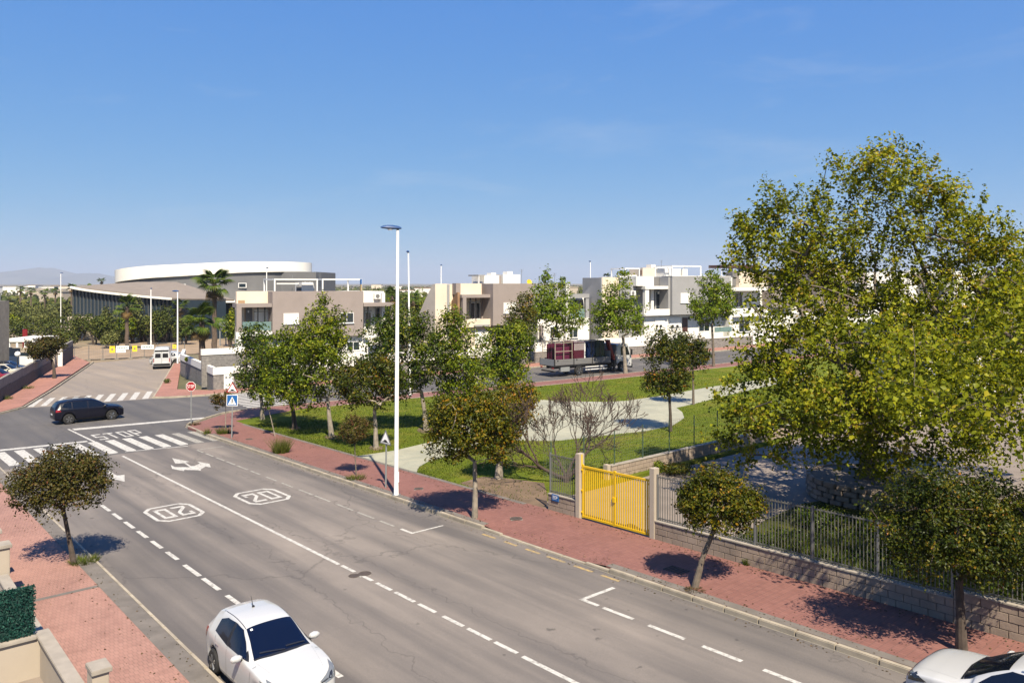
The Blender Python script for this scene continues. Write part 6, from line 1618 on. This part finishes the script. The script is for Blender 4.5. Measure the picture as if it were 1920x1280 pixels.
def palm(label, u, vb, vc, r, y=None, n=26, ndead=8, rt=.22, seed=1, h=.1, group='fan palms', z0=0.):
    rnd = random.Random(seed)
    if y is None: x, y = P(u, vb, h)
    else: x = xat(u, y)
    z = g(x, y)+h+z0; H = zat(vc, y)-z
    root = thing('palm_tree', label, 'palm', (x, y, z), rnd.uniform(0, 6), group)
    k = max(4, int(H/.35)); pts = [(.03*math.sin(i), .03*math.cos(i*1.3), -.1+(H+.1)*i/k) for i in range(k+1)]
    MB().tube(pts, [rt*(1.25-.35*i/k)*(1+.07*(i % 2)) for i in range(k+1)], 10).build('trunk', palm_bark, root, True)
    sc = r/F*y/1.8
    for i in range(n+ndead):
        dead = i >= n
        el = rnd.uniform(-1.35, -.75) if dead else math.asin(rnd.uniform(-.55, .98)); az = i*2.399+rnd.uniform(-.2, .2)
        o = link('dead_frond' if dead else 'frond', FD if dead else FR, None, root)
        o.location = (0, 0, H-(.25*sc if dead else 0)); o.rotation_euler = (rnd.uniform(-.4, .4), -el, az)
        s = sc*(rnd.uniform(.8, 1.1) if not dead else rnd.uniform(.6, .85)); o.scale = (s, s, s)
palm('tall palm with thick trunk behind the corner house garden', 402, 668, 532, 40, seed=1, n=30, ndead=12, rt=.3)
palm('palm with bright fronds in the corner house garden', 379, 0, 603, 42, y=80, seed=2, n=28, rt=.27, z0=1.5)
palm('palm in front of the scrub beyond the side street', 238, 0, 575, 27, y=124, seed=3, n=24, ndead=10, rt=.25)
for i, (u, vc, r, y, lab) in enumerate(((38, 541, 11, 250, 'small distant palm, first of the row at the far left'), (58, 545, 11, 255, 'small distant palm, second of the row at the far left'), (84, 548, 11, 260, 'small distant palm, third of the row at the far left'), (104, 546, 10, 262, 'small distant palm just left of the distant lamp'), (134, 540, 11, 240, 'small distant palm left of the glazed pavilion'), (169, 540, 11, 168, 'palm in front of the glazed pavilion roof'), (190, 526, 9, 240, 'palm top showing above the pavilion roof'), (338, 575, 20, 140, 'palm behind the lamp post near the hall'), (735, 555, 24, 125, 'palm between the corner house and its neighbour'), (775, 562, 24, 120, 'palm left of the slanted fin house'), (700, 575, 20, 122, 'low palm behind the corner house balcony'), (1138, 520, 10, 135, 'palm top behind the grey house'))):
    palm(lab, u, 0, vc, r, y=y, seed=20+i, n=14, ndead=5, rt=.22)
for i, (u, v, lab) in enumerate(((420, 662, 'yellow-green garden shrub on the corner house terrace'), (352, 664, 'small shrub at the left end of the corner terrace'), (440, 664, 'small round shrub by the corner house pier'))):
    x, y = P(u, 690); b = bush('shrub', lab, u, 690, (14, 7, 6)[i], (13, 5, 6)[i], L_green, 500, .16, 90+i, .1); b.location = (xat(u, 83), 83, zat(v+10, 83)-.3)

# ------------------------------------------------------------------ the curved hall and its pavilion
def hall():
    y0 = 190.
    A = Vector((xat(232, 191), 178, 0)); B = Vector((xat(577, 191), 178, 0))
    ax = (B-A); L = ax.length; ax.normalize(); nm = Vector((-ax.y, ax.x, 0)); zb = g(A.x, A.y)
    root = thing('curved_hall', 'long hall with rounded white roof band above grey panels', 'building', (A.x, A.y, zb), math.atan2(ax.y, ax.x))
    R0 = 13.
    def plan(grow, Lx, n=14):                       # rounded-end outline, local coords
        pts = []
        for i in range(n+1): a = math.pi/2+math.pi*i/n; pts.append((R0+(R0+grow)*math.cos(a), R0*1.0+(R0+grow)*math.sin(a)))
        for i in range(n+1): a = -math.pi/2+math.pi*i/n; pts.append((Lx-R0+(R0+grow)*math.cos(a), R0+(R0+grow)*math.sin(a)))
        return pts
    def ring(name, grow, Lx, z0, z1, mat, x_shift=0):
        pts = plan(grow, Lx); n = len(pts); vs = []
        for x, y in pts: vs.append((x+x_shift, y, z0(x)))
        for x, y in pts: vs.append((x+x_shift, y, z1(x)))
        return MB().add(vs, [(i, (i+1) % n, n+(i+1) % n, n+i) for i in range(n)]+[tuple(range(n, 2*n)), tuple(range(n-1, -1, -1))]).build(name, mat, root, True)
    def lin(va, vb):
        za, zb_ = zat(va, 190)-zb, zat(vb, 184)-zb
        return lambda x: za+(zb_-za)*max(0, min(1, x/L))+.55*math.sin(math.pi*max(0, min(1, x/L)))
    ring('roof_band', .6, L, lin(531, 509), lin(508, 491), hallwhite)
    ring('panel_wall', 0, L, lambda x: -1., lambda x: lin(531, 509)(x)-.02, hallgrey)
    MB().box(L-8, L+4.2, 4, 24, -1, zat(510, 185)-zb).build('end_block', hallgrey, root)
    for u, v in ((266, 545), (305, 540), (305, 555), (341, 537), (341, 555), (455, 535), (470, 560)):
        for yy in (190,):
            k = xat(u, 178)-A.x; d = 178; z = zat(v, d)-zb
            f = MB().box(k-.9, k+.9, -.18, -.02, z-.55, z+.55).build('window', alu, root); MB().box(k-.75, k+.75, -.22, -.185, z-.4, z+.4).build('pane', glass_d, f)
    zc = zat(563, 178)-zb
    MB().box(L*.35, L*.9, -6, .5, zc-.35, zc).build('canopy', hallwhite, root)
    for i in range(8): q = L*(.37+.065*i); MB().box(q, q+2.3, -.5, -.2, 0, zc-.5).build('glazed_bay', glass_b, root)
hall()
def pavilion():
    y0 = 150.; a = Vector((xat(138, 152), 152, 0)); b = Vector((xat(325, 140), 140, 0)); zb = g(a.x, a.y)
    d = b-a; L = d.length; root = thing('glazed_pavilion', 'low glazed pavilion with sloping white roof edge', 'building', (a.x, a.y, zb), math.atan2(d.y, d.x))
    def ztop(q): f = q/L; return zat(540+22*f**.75, 152-12*f)-zb
    n = 26
    vs, fs = [], []
    for i in range(n+1):
        q = L*i/n; vs += [(q, -.8, ztop(q)), (q, -.8, ztop(q)+.34), (q, -.3, ztop(q)+.34), (q, -.3, ztop(q)+.02)]
    for i in range(n):
        for k in range(4): fs.append((i*4+k, i*4+(k+1) % 4, (i+1)*4+(k+1) % 4, (i+1)*4+k))
    fs += [(3, 2, 1, 0), (n*4, n*4+1, n*4+2, n*4+3)]
    MB().add(vs, fs).build('roof_fascia', hallwhite, root)
    MB().add([(0, -.28, ztop(0)+.3), (L, -.28, ztop(L)+.3), (L, 14, ztop(L)-.2), (L*.42, 14, ztop(0)+1.2), (0, 14, ztop(0)+1.2), (0, -.28, ztop(0)), (L, -.28, ztop(L)), (L, 14, ztop(L)-.5), (L*.42, 14, ztop(0)+.8), (0, 14, ztop(0)+.8)], [(0, 1, 2, 3, 4), (9, 8, 7, 6, 5), (0, 5, 6, 1), (1, 6, 7, 2), (2, 7, 8, 3), (3, 8, 9, 4), (4, 9, 5, 0)]).build('roof', plain('pavilion_roof', (.30, .25, .21), .9, .1, .5, 0), root)
    for i in range(n):
        q0, q1 = L*i/n, L*(i+1)/n
        MB().add([(q0+.08, 0, -1), (q1, 0, -1), (q1, 0, ztop(q1)), (q0+.08, 0, ztop(q0)), (q0+.08, 12, -1), (q1, 12, -1), (q1, 12, ztop(q1)), (q0+.08, 12, ztop(q0))], [(0, 1, 2, 3), (7, 6, 5, 4), (0, 4, 5, 1), (1, 5, 6, 2), (2, 6, 7, 3), (3, 7, 4, 0)]).build('glass_panel', glass_b, root)
        MB().box(q0-.05, q0+.045, -.2, .1, -1, ztop(q0)-.02).build('mullion', plain('mullion_grey', (.12, .13, .14), .6, .1, 3, 0) if 'mullion_grey' not in MATS else MATS['mullion_grey'], root)
    p = MB().box(L*.07, L*.22, -2.5, -.3, 3.6, 4.1).build('porch_roof', cream_wall, root)
    for q in (L*.07, L*.21): MB().box(q, q+.6, -2.5, -.3, -1, 3.6).build('porch_pier', cream_wall, root)
    MB().box(L*.095, L*.19, -.45, -.28, 0, 3.2).build('doorway', glass_d, root)
pavilion()

# ------------------------------------------------------------------ left edge: car park, walls and carport
def left_side():
    a, b = np.array(P(-40, 779)), np.array(P(97, 694)); d = b-a; L = float(np.hypot(*d)); rz = math.atan2(d[1], d[0])
    root = thing('car_park_wall', 'long dark slate wall with grey upper band along the side street', 'wall', (*a, g(*a)+.13), rz)
    sl = (g(*b)-g(*a))/L
    n = 6
    for i in range(n):
        q0, q1 = L*i/n, L*(i+1)/n; z = sl*q0
        MB().box(q0, q1-.01, 0, .3, -.4, .95+z).build('slate_section', darkslate, root); MB().box(q0, q1-.01, .02, .28, .95+z+.002, 1.75+z).build('grey_band', concrete, root)
    x, y = P(101, 692)
    gp = thing('gateway', 'grey metal door between white posts at the end of the slate wall', 'gate', (x, y, g(x, y)+.1), rz)
    MB().box(.2, 1.6, 0, .1, 0, 2.0).build('door', greypost, gp); MB().box(-.2, .15, -.1, .25, 0, 2.2).build('post', beige_wall, gp); MB().box(1.7, 2.1, -.1, .25, 0, 2.3).build('post', beige_wall, gp)
    x, y = P(116, 688); w2 = thing('car_park_wall', 'short dark wall with grey top beyond the gateway', 'wall', (x, y, g(x, y)+.1), rz)
    MB().box(0, 12, 0, .3, -.2, 1.7).build('slate_section', darkslate, w2); MB().box(0, 12, .02, .28, 1.702, 2.4).build('grey_band', concrete, w2); MB().box(-.3, .1, -.1, .4, -.2, 2.5).build('post', white_wall, w2)
    y = 105.; x0, x1 = xat(13, y), xat(62, y); zb = g(x0, y)
    cp = thing('carport', 'long white carport roof over the car park', 'carport', (x0, y, zb))
    MB().box(0, x1-x0, 0, 6, zat(641, y)-zb, zat(634.5, y)-zb).build('roof', white_wall, cp)
    for i in range(4): q = (x1-x0)*(.02+.31*i); MB().box(q, q+.25, .1, .35, -.2, zat(641.2, y)-zb).build('post', white_metal, cp)
    MB().box(0, x1-x0, 5.6, 5.9, -.2, 2.6).build('back_wall', concrete, cp)
    y = 98.; x0, x1 = xat(8, y), xat(62, y); w3 = thing('yard_wall', 'grey and white yard wall behind the parked cars', 'wall', (x0, y, zb))
    MB().box(0, x1-x0, 0, .3, -.3, zat(668, y)-zb).build('white_base', white_wall, w3); MB().box(0, x1-x0, .4, .8, -.3, zat(652, y)-zb).build('grey_wall', beige_wall, w3); MB().box(1.2, 2.8, .3, .38, zat(668, y)-zb, zat(661, y)-zb).build('opening', glass_d, w3)
    y = 88.; x0, x1 = xat(-130, y), xat(-47, y); h = thing('grey_house', 'tall grey rendered wall end at the left picture edge', 'house', (x0, y, g(x0, y)))
    MB().box(0, x1-x0, 0, 6, -.3, zat(566, y)-g(x0, y)).build('wall', concrete, h); MB().box(0, x1-x0-1, 1, 6, zat(566, y)-g(x0, y)+.002, zat(553, y)-g(x0, y)).build('upper_wall', greyr, h); MB().box((x1-x0)-2.6, (x1-x0)-1.4, -.05, -.003, 3.2, 4.4).build('window', glass_d, h)
    x, y = xat(33, 88), 88.; gl = thing('globe_lamp', 'globe lamp on a thin dark post in the car park', 'lamp', (x, y, g(x, y)))
    H = zat(668, y)-g(x, y); MB().tube([(0, 0, -.1), (0, 0, H)], .05, 8).build('post', dark_metal, gl); MB().lathe([(.05, -.32)]+[(.3*math.sin(t), -.3*math.cos(t)) for t in np.linspace(.2, 3., 8)], 16, Matrix.Translation((0, 0, H+.25))).build('globe', sign_white, gl, True)
    y = 118.; x = xat(47, y); fl = thing('red_column', 'red banner column rising behind the carport', 'banner', (x, y, g(x, y)))
    MB().box(-.35, .35, -.1, .1, -.2, zat(617, y)-g(x, y)).build('banner', car_red, fl, bevel=.05)
    MB().tube([(-.4, .15, -.2), (-.4, .15, zat(615, y)-g(x, y))], .05, 6).build('pole', steel, fl)
left_side()
tree('street_tree', 'flat-topped rusty tree growing by the gateway of the walled car park', (102, 709), [(101, 690), (97, 675)], [(85, 652, 27, 17), (98, 645, 20, 14), (75, 660, 18, 12)], L_rust, n=3200, leaf=.2, r0=.16, seed=81, nt=30, clump=.35, h=.13, barkm=bark_dark, group=G_ST)

# site fence across the end of the side street
def site_fence():
    a, b = np.array(P(140, 676)), np.array(P(346, 668)); d = b-a; L = float(np.hypot(*d)); rz = math.atan2(d[1], d[0])
    root = thing('site_fence', 'wire site fence with banners closing the end of the side street', 'fence', (*a, g(*a)), rz)
    sl = (g(*b)-g(*a))/L; n = 8
    for i in range(n+1):
        q = L*i/n; MB().tube([(q, 0, -.1+sl*q), (q, 0, 2.0+sl*q)], .04, 8).build('post', steel, root); MB().box(q-.25, q+.25, -.12, .12, -.05+sl*q, .1+sl*q).build('foot', concrete, root)
    for z in (.12, 1.05, 1.98): MB().beam((0, 0, z), (L, 0, z+sl*L), .03, .03).build('rail', steel, root)
    mb = MB()
    for i in range(int(L/.25)): mb.beam((.25*i, .01, .1+sl*.25*i), (.25*i, .01, 1.95+sl*.25*i), .008, .008)
    for j in range(7): mb.beam((0, .012, .3+.25*j), (L, .012, .3+.25*j+sl*L), .008, .008)
    mb.build('wire_mesh', steel, root)['kind'] = 'stuff'
    yb = plain('yellow_banner', (.75, .55, .02), .6, .05, 2, 0)
    for u0, u1, m, z0, z1, nm in ((204, 214, yb, .95, 1.85, 'poster'), (216, 240, sign_white, 1.35, 1.85, 'banner'), (216, 234, sign_white, .95, 1.3, 'banner'), (246.5, 255.5, yb, 1.05, 1.85, 'poster'), (263, 287, sign_white, 1.35, 1.9, 'banner'), (323, 330, yb, 1.35, 1.9, 'poster')):
        f0, f1 = (u0-140)/206*L, (u1-140)/206*L
        o = MB().box(f0, f1, -.06, -.04, z0, z1).build(nm, m, root)
        if m is sign_white:
            k = 6
            for i in range(k): MB().box(f0+(f1-f0)*(.1+.13*i), f0+(f1-f0)*(.19+.13*i), -.065, -.061, z0+(z1-z0)*.35, z0+(z1-z0)*.72).build('print', glass_g, o)
        else: MB().box(f0+(f1-f0)*.3, f0+(f1-f0)*.7, -.065, -.061, z0+(z1-z0)*.3, z0+(z1-z0)*.7).build('print', ypaint, o)
site_fence()
x, y = P(280, 647); bn = thing('litter_bin', 'dark litter bin beside the lamp beyond the fence', 'bin', (x, y, g(x, y)))
MB().lathe([(.3, 0), (.36, 1.1), (.38, 1.15), (.02, 1.25)], 14).build('bin_body', dark_metal, bn, True); MB().box(-.06, .06, -.06, .06, -.1, .02).build('foot', dark_metal, bn)
# road barrier far left
for i, (u0, u1, y, v0, v1, lab) in enumerate(((13, 66, 150, 621, 612, 'grey road barrier behind the carport'), (146, 176, 150, 627, 615, 'grey road barrier between the scrub bushes'), (412, 445, 130, 620, 603, 'grey road barrier left of the corner house'))):
    x0, x1 = xat(u0, y), xat(u1, y); zb = g(x0, y); bt = thing('road_barrier', lab, 'barrier', (x0, y, zb), 0, 'road barriers')
    zt, zl = zat(v1, y)-zb, zat(v0, y)-zb
    for j in range(3): MB().box(0, x1-x0, -.05, .05, zl+(zt-zl)*(.1+.33*j), zl+(zt-zl)*(.1+.33*j)+.28).build('rail', steel, bt)
    for j in range(4): q = (x1-x0)*j/3; MB().box(q-.08, q+.08, .06, .2, -.2, zt).build('post', greypost, bt)

# ------------------------------------------------------------------ scrub and trees in the distance
def far_bush(label, u, v, ru, rv, y, mat, n=1400, leaf=.45, seed=1, h=0., name='bush', group='scrub beyond the side street'):
    x = xat(u, y); rng = np.random.default_rng(seed); z = g(x, y)-.1
    root = thing(name, label, 'bush' if name == 'bush' else 'tree', (x, y, z), 0, group)
    rx, zt = ru/F*y, zat(v-rv, y)-z; zb = .2; rz = (zt-zb)/2; zc = (zt+zb)/2
    nb = 9
    C = np.stack([rng.uniform(-.62, .62, nb)*rx, rng.uniform(-.5, .5, nb)*rx*.8, zc+rng.uniform(-.25, .35, nb)*rz], 1)
    k = rng.integers(0, nb, n); d = rng.normal(size=(n, 3)); d /= np.linalg.norm(d, axis=1)[:, None]
    pos = C[k]+d*np.array([rx*.42, rx*.42, rz*.62])*(.5+.55*rng.random(n)**.6)[:, None]
    pos[:, 2] = np.maximum(pos[:, 2], .1)
    link('crown', leaf_mesh('crown', pos, d+rng.normal(size=(n, 3))*.45+[0, 0, .35], leaf, mat, rng, .7, .45+rng.normal(size=n)*.2+rng.normal(size=nb)[k]*.15), None, root)
    mb = MB()
    for i in range(4): mb.tube([(C[i][0]*.2, C[i][1]*.2, -.1), (C[i][0]*.6, C[i][1]*.6, zc*.6), tuple(C[i])], [.16, .12, .05], 5)
    mb.build('trunk', bark_dark, root)
FB = [(178, 602, 24, 15, 136, L_bush, 'shrub masking the pavilion foot, left'), (232, 600, 26, 14, 137, L_green, 'shrub masking the pavilion foot, middle'), (288, 595, 26, 16, 136, L_bush, 'shrub masking the pavilion foot, right'), (45, 610, 38, 20, 140, L_bush, 'dark bush above the carport'), (95, 612, 50, 26, 138, L_bush, 'broad dark bush in front of the distant lamp'), (150, 600, 30, 18, 145, L_bush, 'bush in front of the pavilion porch'), (125, 625, 28, 14, 128, L_bush, 'low bush beside the sandy bank, left'),
      (195, 612, 26, 24, 133, L_bush, 'bush left of the palm beyond the fence'), (215, 628, 30, 12, 128, L_olive, 'low dry scrub left of the single palm'), (265, 610, 28, 26, 140, L_bush, 'bush between single palm and lamp post'), (305, 600, 28, 34, 138, L_bush, 'tall dark bush between the two lamp posts'), (250, 572, 22, 18, 138, L_olive, 'olive-grey tree in front of the pavilion glass'), (345, 612, 25, 22, 134, L_bush, 'bush behind the van lamp post'), (205, 585, 20, 14, 140, L_olive, 'pale shrub before the pavilion doorway'), (432, 592, 16, 18, 128, L_green, 'green bush left of the corner house'),
      (30, 577, 34, 14, 205, L_olive, 'olive tree mass at the far left, nearest the edge'), (75, 577, 44, 15, 205, L_olive, 'olive tree mass below the palm row'), (118, 578, 27, 15, 200, L_olive, 'olive tree left of the pavilion'), (60, 590, 45, 8, 190, L_olive, 'low scrub line below the olive trees'), (20, 598, 22, 10, 170, L_green, 'green shrub beside the grey house'),
      (705, 550, 22, 20, 140, L_olive, 'grey-green tree behind the corner house, left'), (735, 548, 28, 18, 138, L_green, 'green tree between the first two houses'), (790, 555, 26, 18, 135, L_green, 'green tree touching the slanted fin house'), (760, 585, 40, 22, 118, L_bush, 'dark garden shrub between the first two houses'), (1075, 545, 22, 12, 130, L_bush, 'dark tree between the fin house and the grey house'), (1100, 540, 14, 14, 135, L_bush, 'bush peeping beside the grey house'), (820, 560, 14, 14, 150, L_green, 'small tree behind the slanted fin')]
for i, (u, v, ru, rv, y, m, lab) in enumerate(FB): far_bush(lab, u, v, ru, rv, y, m, n=1500, leaf=.36 if y < 160 else .5, seed=100+i)
# far treeline and distant town
rng = np.random.default_rng(11)
n = 30000
yy = 260+rng.random(n)**1.6*1900; xx = (rng.random(n)*2.6-1.35)*yy*.72
pos = np.stack([xx, yy, np.array([g(a, b) for a, b in zip(xx, yy)])+rng.random(n)*3.2], 1)
far = link('far_scrub', leaf_mesh('far_scrub', pos, rng.normal(size=(n, 3))+[0, -.3, .8], 3.2, L_bush, rng, .8))
tag(far, 'hazy scrub and treetops covering the plain towards the horizon', 'scrub', kind='stuff')
G_T = 'pale houses of the distant town'
rnd = random.Random(8)
for i in range(46):
    y = rnd.uniform(420, 1500); u = rnd.uniform(-20, 145) if i < 30 else rnd.uniform(690, 1120)
    x = xat(u, y); w, dp, hh = rnd.uniform(8, 26), rnd.uniform(8, 14), rnd.uniform(4, 8)
    o = thing('distant_house', 'tiny pale house of the distant town on the plain', 'house', (x, y, g(x, y)-.2), rnd.uniform(-.3, .3), G_T)
    MB().box(-w/2, w/2, -dp/2, dp/2, 0, hh).build('wall', rnd.choice((white_wall, white_wall, cream_wall, beige_wall)), o); MB().box(-w/2-.3, w/2+.3, -dp/2-.3, dp/2+.3, hh+.01, hh+.4).build('roof', rnd.choice((terracotta_w, beige_wall, concrete)), o)
# far mountains
def mountain(pts, y, name):
    mb = MB(); n = len(pts); dp = 1800
    xs = [xat(u, y) for u, v in pts]; zs = [zat(v, y) for u, v in pts]
    r = random.Random(3)
    m = 40; X = np.linspace(xs[0], xs[-1], m); Z = np.interp(X, xs, zs)+np.array([r.uniform(-9, 9) if 0 < i < m-1 else 0 for i in range(m)])
    V = []
    for k, (dy, f) in enumerate(((-dp, 0.), (-dp*.6, .35), (-dp*.3, .72), (0, 1.), (dp, 0.))):
        for i in range(m): V.append((X[i], y+dy+r.uniform(-150, 150), -20+(Z[i]+20)*f*(1+(r.uniform(-.12, .12) if 0 < f < 1 else 0))))
    Fs = [(k*m+i, k*m+i+1, (k+1)*m+i+1, (k+1)*m+i) for k in range(4) for i in range(m-1)]
    o = mb.add(V, Fs).build(name, plain('mountain_rock', (.16, .15, .12), .95, .3, .002, 0), None, True); o['kind'] = 'structure'
mountain([(-60, 531), (0, 526), (30, 520), (55, 508), (75, 501.5), (95, 502), (110, 507), (130, 512), (150, 513), (175, 511), (195, 514), (215, 523), (240, 529), (300, 531)], 11000, 'mountains')

# ------------------------------------------------------------------ school buildings behind the plane tree
def school():
    y = 62.; x0, x1 = xat(1735, y), xat(1990, y); zb = g(x0, y)
    o = thing('school_building', 'white school building glimpsed through the plane tree at the right edge', 'building', (x0, y, zb), .1)
    L = x1-x0; zt = zat(628, y)-zb
    MB().box(0, L, 0, 9, -.2, zt).build('wall', white_wall, o); MB().box(-.4, L, -.8, 9, zt+.002, zt+.5).build('roof_edge', blue_metal, o)
    for i in range(5):
        q = .8+2.1*i; w = MB().box(q, q+1.4, -.08, -.003, 1.0, 2.5).build('window', blue_metal, o); MB().box(q+.08, q+1.32, -.11, -.082, 1.08, 2.42).build('pane', glass_d, w)
    MB().box(-.9, -.5, -1.2, -.8, -.2, zt+.2).build('column', blue_metal, o)
    y = 50.; x0 = xat(1690, y); c = thing('white_canopy', 'white canopy wall in the school yard behind the plane tree', 'wall', (x0, y, g(x0, y)), .5)
    MB().box(0, 5, 0, .3, -.1, 2.6).build('wall', white_wall, c); MB().box(-.2, 5.2, -1.5, .5, 2.602, 2.75).build('canopy', greypost, c)
school()

# ------------------------------------------------------------------ the hazy air
hz = NT('haze'); hz.t.nodes.remove(hz.b)
pv = hz.n('VolumePrincipled'); pv.inputs['Color'].default_value = (.80, .88, 1, 1); pv.inputs['Density'].default_value = 1.1e-4; pv.inputs['Anisotropy'].default_value = .2
hz.l(pv.outputs[0], hz.out.inputs['Volume'])
tag(MB().box(-14600, 14600, -320, 16600, -26, 290).build('haze', hz.m), kind='stuff', label='thin bluish haze filling the air over the plain', cat='haze')
